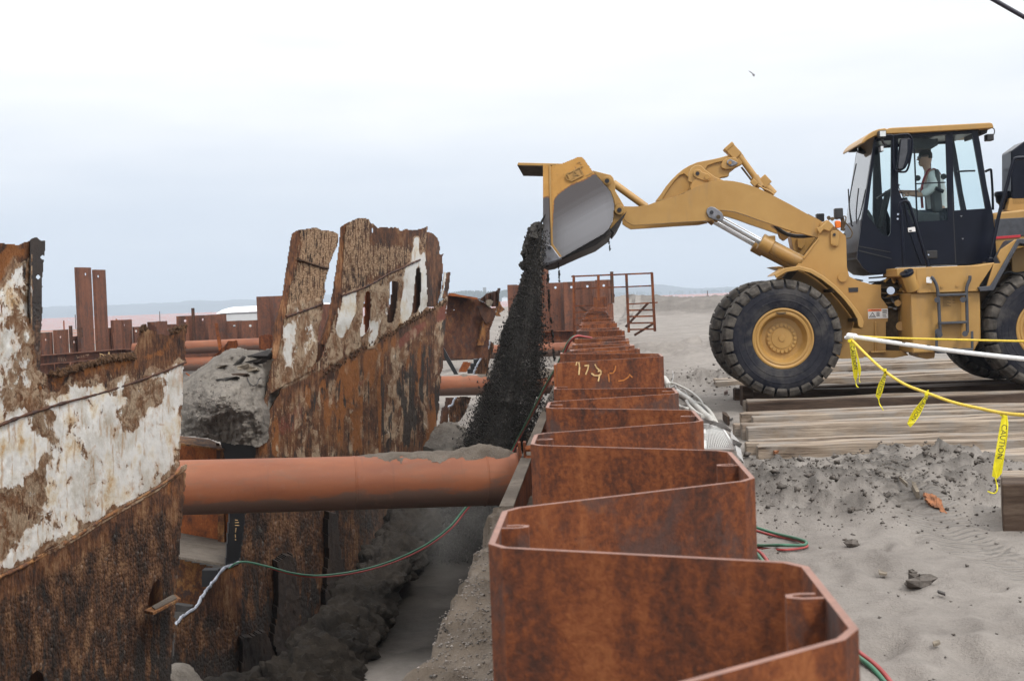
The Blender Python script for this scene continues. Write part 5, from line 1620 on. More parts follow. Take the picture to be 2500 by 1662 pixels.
board2([(700, 280), (800, 195), (888, 100), (880, 130), (800, 220), (720, 300)], 0.02, 'thin slanting lath along the crack of the mound', 'wood_black')
board2([(720, 360), (850, 350), (950, 355), (900, 385), (740, 385)], 0.03, 'flat brown board half buried in the mound', 'timber_dark')
board2([(510, 270), (600, 240), (660, 235), (600, 265), (520, 280)], 0.02, 'small pale chip of board on the upper left of the mound', 'driftwood')
board2([(940, 110), (1100, 60), (1270, 10), (1280, 60), (1240, 110), (1060, 130)], 0.05, 'dark ribbed mat of splinters at the top of the mound by the hull', 'steel_dark')
mb = MB(); mb.tube(spline([at(*p, yb(p[0], p[1], 0.06)) for p in zc([(950, 420), (975, 480), (1030, 530), (1085, 510), (1110, 450), (1135, 420)], 440, 850, 5.807)], 5), 0.008, 5)
tag(mb.build('bent_wire', M['wood_black']), 'thin black bent wire lying on the dirt mound', 'wire')
# bent straps behind the mound
o = px_sheet('bent_strap', zc([(1425, 1395), (1500, 1310), (1580, 1240), (1625, 1165), (1690, 1105), (1725, 1075), (1745, 1040), (1810, 1035), (1822, 1070), (1800, 1112), (1740, 1150), (1690, 1195), (1600, 1268), (1520, 1330), (1440, 1400)], 0, 500, 3.1357), lambda x, y: 17.8 + 0.006 * (x - 455), M['rust_pile'], None, 2, 0.04, jag=0.6, wav=0.0, relief=0, tdir=(0, 1, 0))
tag(o, 'long bent rusty strap rising from behind the dirt mound', 'strap')
quad_thing('steel_bar', 'short upright orange bar standing in front of the far pipe', 'bar', zc([(1642, 906), (1665, 905), (1698, 1100), (1675, 1122)], 0, 500, 3.1357), [18.2] * 4, 0.04, 'rust_orange')
quad_thing('steel_bar', 'thin slanting bar between the torn hull corner and the mound', 'bar', zc([(1418, 1290), (1425, 1284), (1478, 1325), (1470, 1333)], 0, 500, 3.1357), [18.2] * 4, 0.03, 'rust_orange')
o = px_sheet('curled_plate', [(632, 822), (638, 818), (645, 816), (652, 817), (657, 823), (659, 838), (658, 852), (648, 856), (638, 852), (632, 850)], lambda x, y: 19.5 + 0 * x, M['rust_pile'], None, 1.6, 0.12, jag=0.5, wav=0, relief=0, tdir=(0.4, 1, 0))
tag(o, 'small rounded rusty plate end beside the leaning hull flange', 'plate')

# ======== farther wreck
h3 = empty('ship_hull_section', at(1140, 880, 31.0), 'brown boxy piece of the wreck with a torn crumpled top beyond the leaning section', 'ship wreck')
Zf = lambda L: zc(L, 1050, 640, 7.84)
Y3 = lambda x, y: 31.0 + 0.004 * (x - 1090)
px_sheet('plating', Zf([(330, 640), (350, 615), (540, 628), (900, 705), (1060, 780), (1170, 870), (1270, 868), (1240, 1060), (1150, 1300), (1130, 1600), (1110, 1850), (200, 1850), (280, 1300), (320, 900)]), Y3, M['rust_box'], h3, 1.8, 0.04, jag=1.2, wav=0.05, relief=0.01, holes=[c8(1109.5, 755.8, 1.7)], seed=41)
px_sheet('gusset', Zf([(900, 820), (1060, 850), (1170, 880), (1275, 865), (1240, 1060), (1160, 1140), (1070, 1180), (960, 1000)]), lambda x, y: Y3(x, y) - 0.25, M['rust_dark'], h3, 1.6, 0.04, jag=0.8, wav=0, relief=0)
px_sheet('frame_bar', Zf([(1090, 1000), (1160, 960), (1165, 1130), (1020, 1600), (900, 1600), (960, 1400), (1010, 1150)]), lambda x, y: Y3(x, y) - 0.20, M['rust_patchy'], h3, 1.6, 0.10, jag=0.5, wav=0, relief=0)
mb = MB(); mb.prism([at(*p, 30.7) for p in Zf([(345, 640), (355, 595), (450, 595), (560, 625), (900, 680), (905, 712), (540, 660)])], (0, 0.5, 0)); mb.build('deck_edge', M['rust_orange'], h3)
px_sheet('crumpled_plate', Zf([(900, 690), (980, 680), (1100, 600), (1200, 560), (1290, 540), (1300, 500), (1285, 485), (1355, 495), (1340, 570), (1325, 640), (1325, 740), (1300, 860), (1200, 860), (1060, 775)]), lambda x, y: Y3(x, y) + 0.1 * np.sin(x * 0.4) - 0.15, M['rust_dark'], h3, 1.5, 0.03, jag=1.6, wav=0.1, relief=0.03, seed=43)
px_sheet('crumpled_plate', Zf([(1240, 740), (1340, 750), (1400, 880), (1430, 910), (1350, 960), (1330, 980), (1370, 1045), (1250, 1030), (1290, 900)]), lambda x, y: Y3(x, y) - 0.05, M['rust_patchy'], h3, 1.5, 0.05, jag=1.6, wav=0.1, relief=0.03, seed=44)
px_sheet('paint_patch', Zf([(1070, 720), (1150, 700), (1215, 750), (1180, 840), (1130, 865), (1060, 780)]), lambda x, y: Y3(x, y) - 0.38, M['driftwood'], h3, 1.5, 0.02, jag=2.0, wav=0.1, relief=0.02, seed=45)
# torch-cut remains of the side beyond, stepping down
h4 = empty('ship_hull_section', at(1160, 912, 33.0), 'low torch-cut remnant of the hull with black stepped frames left of the falling sand', 'ship wreck')
Zs = lambda L: zc(L, 1050, 830, 5.6)
Y4 = Yline(-4.9, 0.13)
px_sheet('plating', Zs([(825, 15), (880, 60), (860, 160), (810, 300), (800, 420), (790, 470), (600, 470), (600, 430), (640, 340), (710, 220), (790, 110)]), lambda x, y: 33 + 0 * x, HP, h4, 1.6, 0.04, jag=0.8, wav=0, relief=0.02, masks=lambda x, y: ((z0(x), z0(x) + 0.75, z0(x) + 0.3), (z0(x) + 0.5, z0(x), z0(x))), seed=46)
mb = MB(); P = spline([at(x, y, 32.9) for x, y in Zs([(822, 15), (790, 110), (710, 225), (645, 335), (605, 430), (592, 462)])], 5)
mb.tube([p + Vector((random.uniform(-1, 1), 0, random.uniform(-1, 1))) * 0.012 for p in P], 0.028, 6); mb.build('cut_edge_slag', M['torch_cut'], h4)
for (xa, ya, xb, yb_) in ((695, 20, 800, 100), (690, 95, 775, 165), (635, 170, 730, 250), (592, 262, 680, 330), (548, 320, 630, 395), (508, 398, 598, 455)):
    a, b = Zs([(xa, ya), (xb, yb_)])
    pa = at(*a, 33.15); pb = at(*b, 33.15)
    mb = MB(); mb.box(((pa.x + pb.x) / 2, 33.3, (pa.z + pb.z) / 2), (pb.x - pa.x, 0.3, pa.z - pb.z)); mb.build('frame_end', M['tank_black'], h4, bevel=0.01)
px_sheet('inner_panel', Zs([(460, 290), (590, 310), (550, 340), (500, 440), (390, 445)]), lambda x, y: 33.6 + 0 * x, M['rust_orange'], h4, 1.8, 0.04, jag=0.5, wav=0, relief=0)
h5 = empty('ship_hull_section', at(1110, 1050, 27.0), 'low barnacled stub of hull with a silvery cut edge right of the leaning section', 'ship wreck')
px_sheet('plating', Zs([(350, 778), (430, 770), (570, 775), (520, 900), (480, 1000), (420, 1090), (330, 1170), (270, 1230), (262, 910), (300, 880)]), lambda x, y: 27.0 + 0 * x, HP, h5, 1.6, 0.04, jag=1.2, wav=0, relief=0.02, masks=lambda x, y: ((z0(x), z0(x) + 0.8, z0(x) + 0.42), (z0(x) + 0.5, z0(x), z0(x))), seed=47)
px_sheet('frame_web', Zs([(235, 785), (330, 785), (300, 880), (262, 910), (245, 1230), (220, 1230), (155, 1140), (180, 940), (225, 900)]), lambda x, y: 27.2 + 0 * x, M['rust_dark'], h5, 1.6, 0.10, jag=0.6, wav=0, relief=0)
mb = MB(); P = spline([at(x, y, 26.9) for x, y in Zs([(352, 780), (325, 830), (305, 880), (265, 905), (245, 912)])], 5)
mb.tube([p + Vector((random.uniform(-1, 1), 0, random.uniform(-1, 1))) * 0.01 for p in P], 0.024, 6); mb.build('cut_edge_slag', M['torch_cut'], h5)
mb = MB()
mb.prism([at(*p, 28.2) for p in Zs([(182, 100), (200, 130), (385, 470), (330, 470), (190, 230)])], (0, 0.12, 0))
tag(mb.build('steel_brace', M['tank_black']), 'black diagonal steel brace right of the leaning hull section', 'brace')
# ------------------------------------------------------------------ mud bank along the foot of the hull, sand on the pipes
def lump_ridge(name, path, radii, mat, seed, amp=0.35, n=26, sub=10, squash=0.8):
    P = spline(path, sub)
    rs = np.interp(np.linspace(0, 1, len(P)), np.linspace(0, 1, len(radii)), radii)
    vs = []; L = len(P)
    A = np.zeros((L, n)); 
    for i in range(L):
        t_ = (P[min(i + 1, L - 1)] - P[max(i - 1, 0)]).normalized()
        u_ = t_.cross(Vector((0, 0, 1))).normalized(); v_ = u_.cross(t_)
        for k in range(n):
            an = 2 * math.pi * k / n
            q = (fbm(np.array([i * 0.11 + 3]), np.array([math.cos(an) * 1.4 + 5 + math.sin(an)]), 5, seed)[0] - 0.5) * 2
            q2 = (fbm(np.array([i * 0.45 + 3]), np.array([an * 2.6]), 4, seed + 4)[0] - 0.5)
            r_ = rs[i] * (1 + amp * q + amp * 0.8 * q2)
            q3 = (fbm(np.array([i * 1.3 + 3]), np.array([an * 7.5 + 2]), 3, seed + 9)[0] - 0.5) * amp * 0.55
            vs.append(P[i] + (u_ * math.cos(an) + v_ * math.sin(an) * squash) * (r_ + rs[i] * q3))
    fs = []
    for i in range(L - 1):
        for k in range(n):
            k2 = (k + 1) % n
            fs.append((i * n + k, i * n + k2, (i + 1) * n + k2, (i + 1) * n + k))
    fs.append(tuple(range(n))[::-1]); fs.append(tuple(range((L - 1) * n, L * n)))
    mb = MB(); mb.add(vs, fs)
    return mb.build(name, mat, smooth=70)
o = lump_ridge('mud_bank', [at(690, 1730, 12.6), at(775, 1640, 13.4), at(835, 1550, 14.3), at(905, 1450, 15.5), at(965, 1360, 17.2), at(1015, 1280, 19.5), at(1050, 1215, 22.0), at(1075, 1150, 25.0)],
               [0.42, 0.36, 0.34, 0.33, 0.33, 0.33, 0.34, 0.36], M['mud'], 71, 0.66, 72, 30, 0.8)
tag(o, 'dark mud ledge caked along the foot of the leaning hull', None, None, 'structure')
o = lump_ridge('mud_bank', [at(480, 1760, 12.5), at(600, 1720, 12.9), at(700, 1700, 13.3)], [0.25, 0.3, 0.3], M['mud'], 77, 0.6, 40, 16, 0.9)
tag(o, 'black mud heaped against the torch-cut hull plate', None, None, 'structure')
o = lump_ridge('mud_bank', [at(415, 1690, 12.0), at(440, 1665, 12.2), at(470, 1680, 12.4)], [0.14, 0.20, 0.14], M['grey_mound'], 79, 0.35, 20, 8, 0.9)
tag(o, 'small grey lump of sand in the corner between the hull plates', None, None, 'structure')
o = lump_ridge('mud_bank', [at(1045, 1120, 24.5), at(1090, 1070, 25.5), at(1150, 1085, 25.5)], [0.35, 0.45, 0.3], M['grey_mound'], 81, 0.5, 40, 16, 0.6)
tag(o, 'grey mound of sand behind the nearest pipe right of the hull', None, None, 'structure')

# loose sand lying on the pipes
def pipe_sand(px, Ya, top, label):
    """px: list of (x, y_top, half_width_m)"""
    P = []
    vs = []; n = 12; L = 60
    xs = np.linspace(px[0][0], px[-1][0], L)
    yt = np.interp(xs, [p[0] for p in px], [p[1] for p in px]); hw = np.interp(xs, [p[0] for p in px], [p[2] for p in px])
    yb_ = np.interp(xs, [top[0][0], top[1][0]], [top[0][1], top[1][1]])
    Yc = np.interp(xs, [Ya[0][0], Ya[1][0]], [Ya[0][1], Ya[1][1]])
    for i in range(L):
        b = at(xs[i], yb_[i], Yc[i]); t_ = at(xs[i], yt[i], Yc[i])
        hgt = max(0.01, t_.z - b.z)
        for k in range(n + 1):
            s = -1 + 2 * k / n
            q = fbm(np.array([i * 0.5]), np.array([s * 2.0 + 4]), 4, 91)[0] - 0.5
            z_ = b.z + hgt * (1 - s * s) * (1 + 0.6 * q) - 0.20 * (abs(s) * hw[i]) ** 2 / 0.27 - 0.02 - (0.10 * abs(q) * abs(s))
            vs.append((b.x, Yc[i] + s * hw[i] * (1 + 0.5 * q), z_))
    fs = [(i * (n + 1) + k, i * (n + 1) + k + 1, (i + 1) * (n + 1) + k + 1, (i + 1) * (n + 1) + k) for i in range(L - 1) for k in range(n)]
    mb = MB(); mb.add(vs, fs)
    o = mb.build('spilled_sand', M['gravel_sand'], smooth=70)
    tag(o, label, 'sand heap', None, 'stuff')
pipe_sand([(860, 1110, 0.08), (900, 1104, 0.16), (960, 1098, 0.19), (1040, 1097, 0.2), (1110, 1093, 0.17), (1160, 1082, 0.16), (1185, 1076, 0.16), (1200, 1080, 0.16), (1240, 1091, 0.14), (1258, 1101, 0.10)], [(860, 13.93), (1258, 14.25)], [(860, 1115), (1258, 1105)], 'grey sand spilled along the top of the nearest pipe')
pipe_sand([(1105, 921, 0.05), (1130, 911, 0.2), (1160, 915, 0.2), (1190, 903, 0.22), (1280, 899, 0.25), (1330, 897, 0.25), (1400, 903, 0.2)], [(1105, 36.0), (1400, 35.5)], [(1105, 919), (1400, 911)], 'dark sand spilled along the top of the middle pipe')
pipe_sand([(1290, 838, 0.1), (1340, 836, 0.25), (1400, 834, 0.25)], [(1290, 55.0), (1400, 55.0)], [(1290, 845), (1400, 842)], 'grey sand along the top of the farthest pipe by the cross wall')

# ------------------------------------------------------------------ sand pouring from the bucket
FY = 20.6
core = [(535, 1318, 1326), (560, 1302, 1327), (575, 1292, 1327), (600, 1291, 1326), (628, 1284, 1322), (645, 1278, 1322), (660, 1290, 1318), (690, 1272, 1315), (720, 1264, 1314), (760, 1250, 1312), (800, 1236, 1310), (850, 1222, 1307), (900, 1208, 1303), (950, 1191, 1296), (1000, 1173, 1286), (1050, 1153, 1278), (1100, 1138, 1268), (1160, 1120, 1258), (1260, 1100, 1238), (1380, 1080, 1210)]
cy = np.array([c[0] for c in core], float); cl = np.array([c[1] for c in core], float); crt = np.array([c[2] for c in core], float)
fs_root = empty('falling_sand', at(1250, 1300, FY), 'dark wet sand pouring from the loader bucket into the trench', 'falling sand')
fs_root['kind'] = 'stuff'
L = 150; n = 22
yy_ = np.linspace(535, 1400, L)
vs = []
for i, y in enumerate(yy_):
    xl_ = np.interp(y, cy, cl); xr_ = np.interp(y, cy, crt)
    inset = 6 + 17 * sstep(640, 850, y)
    xl_ = xl_ + inset; xr_ = max(xl_ + 5, xr_ - inset * 0.9)
    a = at(xl_, y, FY); b = at(xr_, y, FY)
    c_ = (a + b) / 2; hw = abs(b.x - a.x) / 2
    for k in range(n):
        an = 2 * math.pi * k / n
        q = fbm(np.array([y * 0.02 + 40]), np.array([an * 1.2]), 4, 301)[0] - 0.5
        q2 = fbm(np.array([y * 0.10]), np.array([an * 4]), 3, 305)[0] - 0.5
        r_ = 1 + 0.25 * q + 0.12 * q2
        vs.append((c_.x + math.cos(an) * hw * r_, FY + math.sin(an) * 1.2 * r_, c_.z))
fs = [(i * n + k, i * n + (k + 1) % n, (i + 1) * n + (k + 1) % n, (i + 1) * n + k) for i in range(L - 1) for k in range(n)]
fs.append(tuple(range(n))[::-1]); fs.append(tuple(range((L - 1) * n, L * n)))
mb = MB(); mb.add(vs, fs)
o = mb.build('sand_core', M['wet_sand'], fs_root, smooth=80); o['kind'] = 'stuff'
# grains and clods: one mesh of tiny tumbling lumps
OCT_V = np.array([(1, 1, 1), (-1, -1, 1), (-1, 1, -1), (1, -1, -1)], float) * 0.75
OCT_F = np.array([(0, 1, 3), (0, 2, 1), (0, 3, 2), (1, 2, 3)])
def grains(name, pos, rad, mat, parent, stretch=1.0, seed=0):
    g = np.random.default_rng(seed)
    n_ = len(pos)
    v = OCT_V[None] * (rad[:, None, None] * g.uniform(0.6, 1.25, (n_, 4, 1)))
    an = g.uniform(0, 6.28, n_); ca, sa = np.cos(an)[:, None], np.sin(an)[:, None]
    x, y, z = v[..., 0], v[..., 1], v[..., 2]
    x, z = x * ca - z * sa, x * sa + z * ca
    v = np.stack([x, y, z * stretch], -1) + pos[:, None, :]
    V_ = v.reshape(-1, 3)
    T = (OCT_F[None] + (np.arange(n_) * 4)[:, None, None]).reshape(-1, 3)
    if parent is not None:
        inv = root_matrix(parent).inverted()
        V_ = V_ @ np.array(inv.to_3x3()).T + np.array(inv.translation)
    me = fast_mesh(name, V_, None, T)
    o = link(name, me, mat, parent)
    return o
g = np.random.default_rng(77)
N = 120000
y = 560 + (1400 - 560) * g.beta(1.5, 1.2, N)
xl_ = np.interp(y, cy, cl); xr_ = np.interp(y, cy, crt)
edge = g.random(N)
tt = np.where(edge < 0.40, g.beta(0.7, 2.8, N), np.where(edge < 0.72, 1 - g.beta(0.7, 2.6, N), g.random(N)))
spread = 5 + 17 * sstep(680, 1050, y)
lump = (fbm(y / 34.0, y * 0 + 2, 4, 55) - 0.5) * 26
x = xl_ + (xr_ - xl_) * tt + g.standard_t(4, N) * spread * 0.34 + np.where(tt < 0.4, lump * 0.35, 0) + np.where(tt > 0.75, np.abs(g.standard_t(4, N)) * spread * 0.8, 0)
dd = FY + g.uniform(-1.45, 1.3, N)
pos = atv(x, y, dd)
o = grains('sand_grain', pos, np.abs(g.normal(0.0, 0.0045, N)) + 0.0028, M['wet_sand'], fs_root, 1.8, 5); o['kind'] = 'stuff'
# fines drifting round the fall
vs = []
for i, y_ in enumerate(np.linspace(640, 1330, 40)):
    xl_ = np.interp(y_, cy, cl) - 2 - 16 * float(sstep(680, 1100, y_)); xr_ = np.interp(y_, cy, crt) + 2 + 14 * float(sstep(680, 1100, y_))
    a = at(xl_, y_, FY); b = at(xr_, y_, FY); c_ = (a + b) / 2; hw = (b.x - a.x) / 2
    for k in range(20):
        an = 2 * math.pi * k / 20; q = 1 + 0.35 * (fbm(np.array([y_ * 0.018]), np.array([an * 1.3]), 3, 331)[0] - 0.5)
        vs.append((c_.x + math.cos(an) * hw * q, FY + math.sin(an) * 1.5 * q, c_.z))
fs = [(i * 20 + k, i * 20 + (k + 1) % 20, (i + 1) * 20 + (k + 1) % 20, (i + 1) * 20 + k) for i in range(39) for k in range(20)] + [tuple(range(20))[::-1], tuple(range(780, 800))]
mb = MB(); mb.add(vs, fs); o = mb.build('drifting_fines', [], fs_root); o['kind'] = 'stuff'
t = bpy.data.materials.new('drifting_fines'); t.use_nodes = True; t.node_tree.nodes.clear()
o_ = t.node_tree.nodes.new('ShaderNodeOutputMaterial'); pv = t.node_tree.nodes.new('ShaderNodeVolumePrincipled')
pv.inputs['Color'].default_value = (0.28, 0.26, 0.24, 1); pv.inputs['Density'].default_value = 0.32
t.node_tree.links.new(pv.outputs[0], o_.inputs['Volume']); o.data.materials.clear(); o.data.materials.append(t)
# big clods breaking off at the lip
mb = MB()
for k in range(95):
    yy = random.uniform(545, 680)
    xx = np.interp(yy, cy, cl) + random.uniform(-5, 20)
    mb.ball(at(xx, yy, FY + random.uniform(-1.3, 0.8)), random.uniform(0.02, 0.07), 7, 5, 0.45)
for k in range(60):
    yy = random.uniform(680, 900)
    xx = np.interp(yy, cy, cl) + random.uniform(-8, 22)
    mb.ball(at(xx, yy, FY + random.uniform(-1.4, 0.8)), random.uniform(0.008, 0.025), 6, 4, 0.4)
plain('clod_wet', (0.050, 0.046, 0.042), 0.95, 0, 0.5, 14, 0.8, 0.15)
o = mb.build('sand_clod', M['clod_wet'], fs_root); o['kind'] = 'stuff'
# thin trickles
def trickle(path, n_, spread, seed, rad):
    g = np.random.default_rng(seed)
    t_ = g.random(n_)
    px = np.interp(t_, np.linspace(0, 1, len(path)), [p[0] for p in path]); py = np.interp(t_, np.linspace(0, 1, len(path)), [p[1] for p in path])
    keep = (vnoise(py / 9.0, py * 0, seed) > 0.36) | (n_ < 100)
    px, py = px[keep], py[keep]
    pos = atv(px + g.normal(0, spread, len(px)), py, 20.3 + g.uniform(-0.1, 0.1, len(px)))
    o = grains('sand_grain', pos, np.abs(g.normal(rad, rad * 0.6, len(px))) + 0.003, M['wet_sand'], fs_root, 1.6, seed); o['kind'] = 'stuff'
trickle([(1335, 648), (1338, 670), (1340, 720), (1342, 760), (1347, 790), (1351, 850), (1354, 880)], 700, 1.2, 3, 0.005)
trickle([(1362, 640), (1365, 670), (1366, 688)], 60, 1.0, 4, 0.004)
trickle([(1486, 585), (1488, 596), (1489, 612)], 30, 0.9, 5, 0.005)
# heap where it lands
o = lump_ridge('sand_heap', [at(1060, 1330, 20.0), at(1160, 1310, 20.6), at(1240, 1280, 21.2)], [0.5, 0.7, 0.6], M['wet_sand'], 83, 0.2, 26, 10, 0.5)
tag(o, 'heap of dark wet sand growing on the trench floor', 'sand heap', None, 'stuff')
# ------------------------------------------------------------------ wheel loader
O3 = at(1913, 973, 20.0)
LN = Vector((0.06, 1, 0)).normalized()       # across the machine, away from the camera
LE = Vector((1, -0.06, 0)).normalized()      # along the machine, towards its rear
LRZ = -math.atan2(0.06, 1)
loader = empty('wheel_loader', O3, 'big yellow wheel loader with raised bucket dumping dark sand', 'wheel loader', None, LRZ)
LM = root_matrix(loader)

def U(px, py, d):
    W_ = atplane(px, py, O3 + LN * d, LN)
    q = W_ - O3
    return (q.dot(LE), q.z)
def Lpt(u_, d, z_): return O3 + LE * u_ + LN * d + Vector((0, 0, z_))
def LP(px, py, d): 
    a = U(px, py, d); return Lpt(a[0], d, a[1])
ZA = lambda L: zc(L, 1000, 350, 3.1367)
ZB = lambda L: zc(L, 1250, 340, 3.1453)
ZC = lambda L: zc(L, 1950, 270, 3.4836)
ZD = lambda L: zc(L, 1700, 650, 2.9488)
def plate(mb, pxs, d0, d1, holes=None, ref=None):
    ref = d0 if ref is None else ref
    f = lambda L: [Lpt(a, d0, b) for a, b in (U(x, y, ref) for x, y in L)]
    mb.prism(f(pxs), LN * (d1 - d0), [f(h) for h in holes] if holes else None)
    return mb
def lplate(nm, pxs, d0, d1, mat, parent=loader, holes=None, ref=None, bevel=0.008, both=None):
    mb = MB(); plate(mb, pxs, d0, d1, holes, ref)
    if both: plate(mb, pxs, both[0], both[1], holes, ref if ref is not None else d0)
    return mb.build(nm, M[mat], parent, smooth=35, bevel=bevel)
def lcyl(nm, a, b, r, mat, parent=loader, n=20, bevel=0.0, r2=None):
    mb = MB(); mb.cyl(a, b, r, n, r2); return mb.build(nm, M[mat], parent, smooth=40, bevel=bevel)
def ltube(nm, pts, r, mat, parent=loader, n=8, curve=True):
    mb = MB(); mb.tube(spline(pts, 6) if curve else pts, r, n); return mb.build(nm, M[mat], parent, smooth=50)
YEL = 'loader_yellow'

# ---- wheels
RW = 0.875
def make_wheel(uc, d0, zc_, flip):
    """d0 = outer face; flip = +1 when the outer face looks at the camera"""
    wroot = empty('wheel', (0, 0, 0), parent=loader)
    c = Lpt(uc, d0, zc_)
    ax = LN * flip
    W_ = 0.66
    mb = MB()
    prof = [(0.43, 0.07), (0.46, 0.03), (0.52, 0.012), (0.62, 0.0), (0.70, 0.004), (0.76, 0.022), (0.795, 0.05), (0.815, 0.09), (0.822, 0.2), (0.825, W_ / 2), (0.822, W_ - 0.2), (0.815, W_ - 0.09), (0.795, W_ - 0.05), (0.76, W_ - 0.022), (0.70, W_ - 0.004), (0.62, W_), (0.52, W_ - 0.012), (0.46, W_ - 0.03), (0.43, W_ - 0.07)]
    mb.lathe(prof, c, ax, 64)
    for rr_, hh in ((0.655, -0.004), (0.56, 0.001)):
        mb.lathe([(rr_ - 0.012, hh + 0.006), (rr_, hh - 0.004), (rr_ + 0.012, hh + 0.006)], c, ax, 64)
    u1 = LE; v1 = Vector((0, 0, 1))
    mb.cur = 1
    NB = 27
    for side in (0, 1):
        for k in range(NB):
            a0 = 2 * math.pi * (k + 0.5 * side) / NB
            hw_ = math.pi / NB * 0.87
            # (radius, across) section of a lug from the crown down over the shoulder
            sec = [(0.868, W_ / 2 - 0.015), (0.877, W_ / 2 - 0.16), (0.866, 0.07), (0.845, 0.020), (0.775, -0.012), (0.735, 0.004), (0.74, 0.06), (0.80, W_ / 2 - 0.02)]
            sk = [0.10, 0.04, 0.0, 0.0, 0.0, 0.0, 0.0, 0.10]
            nar = [0.92, 1.0, 1.0, 0.99, 0.93, 0.84, 1.0, 1.0]
            vs = []
            for sg in (-1, 1):
                for (rr_, hh), s_, nn_ in zip(sec, sk, nar):
                    h_ = hh if side == 0 else W_ - hh
                    an = a0 + sg * hw_ * nn_ + s_ * (1 if side == 0 else -1) * 0.3
                    vs.append(c + ax * h_ + (u1 * math.cos(an) + v1 * math.sin(an)) * rr_)
            m_ = len(sec)
            fs_ = [tuple(range(m_)), tuple(range(2 * m_ - 1, m_ - 1, -1))]
            for i in range(m_):
                j = (i + 1) % m_
                fs_.append((i, m_ + i, m_ + j, j))
            mb.add(vs, fs_)
    tyre = mb.build('tyre', [M['rubber'], M['rubber_dusty']], wroot, smooth=32, bevel=0.010)
    mb = MB()
    mb.lathe([(0.452, 0.10), (0.456, 0.055), (0.445, 0.035), (0.425, 0.030), (0.41, 0.05), (0.395, 0.055), (0.38, 0.045), (0.355, 0.05), (0.34, 0.09), (0.325, 0.17), (0.31, 0.20), (0.30, 0.21), (0.0, 0.21), (0.0, 0.40), (0.45, 0.40)], c, ax, 56)
    mb.build('rim', M[YEL], wroot, smooth=35)
    mb = MB()
    mb.lathe([(0.235, 0.212), (0.23, 0.198), (0.20, 0.190), (0.155, 0.188), (0.15, 0.180), (0.05, 0.176), (0.045, 0.165), (0.0, 0.163)], c, ax, 40)
    for k in range(20):
        an = 2 * math.pi * k / 20
        p = c + (u1 * math.cos(an) + v1 * math.sin(an)) * 0.195
        mb.cyl(p + ax * 0.21, p + ax * 0.168, 0.024, 8)
    mb.build('hub', M[YEL], wroot, smooth=30)
    mb = MB()
    p = c + v1 * 0.37
    mb.box(p + ax * 0.045, (0.10, 0.03, 0.035)); mb.cyl(p + u1 * 0.02 + ax * 0.03, p - u1 * 0.09 + v1 * 0.01 + ax * 0.03, 0.012, 6)
    mb.build('valve', M['loader_grime'], wroot)
    return wroot
uf, zf = U(1913, 826.5, 0.0)
ur, zr_ = U(2560, 815, 0.0)
make_wheel(uf, 0.0, zf, 1)
make_wheel(uf + 0.02, 2.93, zf, -1)
make_wheel(ur, 0.0, zf, 1)
make_wheel(ur, 2.93, zf, -1)
lcyl('axle', Lpt(uf, 0.35, zf), Lpt(uf, 2.6, zf), 0.20, 'loader_grime')
lcyl('axle', Lpt(ur, 0.35, zf), Lpt(ur, 2.6, zf), 0.20, 'loader_grime')

# ---- front frame and lift tower
tower = ZC([(0, 1300), (30, 1296), (60, 1215), (165, 1085), (185, 960), (240, 930), (300, 985), (335, 1010), (398, 1065), (404, 1110), (410, 1330), (430, 1410), (500, 1445), (620, 1478), (697, 1482)]) + ZD([(1330, 130), (1330, 225), (1378, 290), (1378, 398), (1365, 400), (1365, 620), (1240, 625), (1200, 660), (1050, 665), (700, 640), (560, 330), (640, 120), (700, 20)])
lplate('front_frame', tower, 0.76, 0.82, YEL)
lplate('front_frame', tower, 2.12, 2.18, YEL, ref=0.76)
mb = MB(); plate(mb, ZD([(640, 120), (1000, 120), (1320, 300), (1360, 620), (1200, 655), (700, 640), (560, 330)]), 0.82, 2.12, None, 0.76); mb.build('frame_box', M['loader_grime'], loader)
lplate('frame_rib', ZC([(30, 1250), (165, 1088), (175, 1092), (48, 1265)]), 0.74, 0.76, YEL)
# pin boss plate
lplate('pin_boss', ZC([(270, 1035), (285, 1020), (325, 1020), (345, 1040), (342, 1140), (325, 1158), (290, 1155), (272, 1135)]), 0.72, 0.76, YEL)
lcyl('pin', LP(*ZC([(303, 1055)])[0], 0.70), LP(*ZC([(303, 1055)])[0], 0.73), 0.022, 'decal_black', n=12)
lcyl('pin', LP(*ZC([(306, 1132)])[0], 0.70), LP(*ZC([(306, 1132)])[0], 0.73), 0.026, YEL, n=12)
lcyl('pin', LP(*ZC([(375, 1418)])[0], 0.72), LP(*ZC([(375, 1418)])[0], 0.76), 0.07, YEL, n=20)
lplate('top_bracket', ZC([(150, 1000), (190, 985), (250, 930), (300, 980), (260, 1030), (215, 1010), (180, 1050)]), 0.70, 0.76, YEL)
lplate('name_plate', ZD([(1095, 155), (1165, 152), (1165, 184), (1098, 187)]), 0.752, 0.76, 'decal_black', bevel=0)
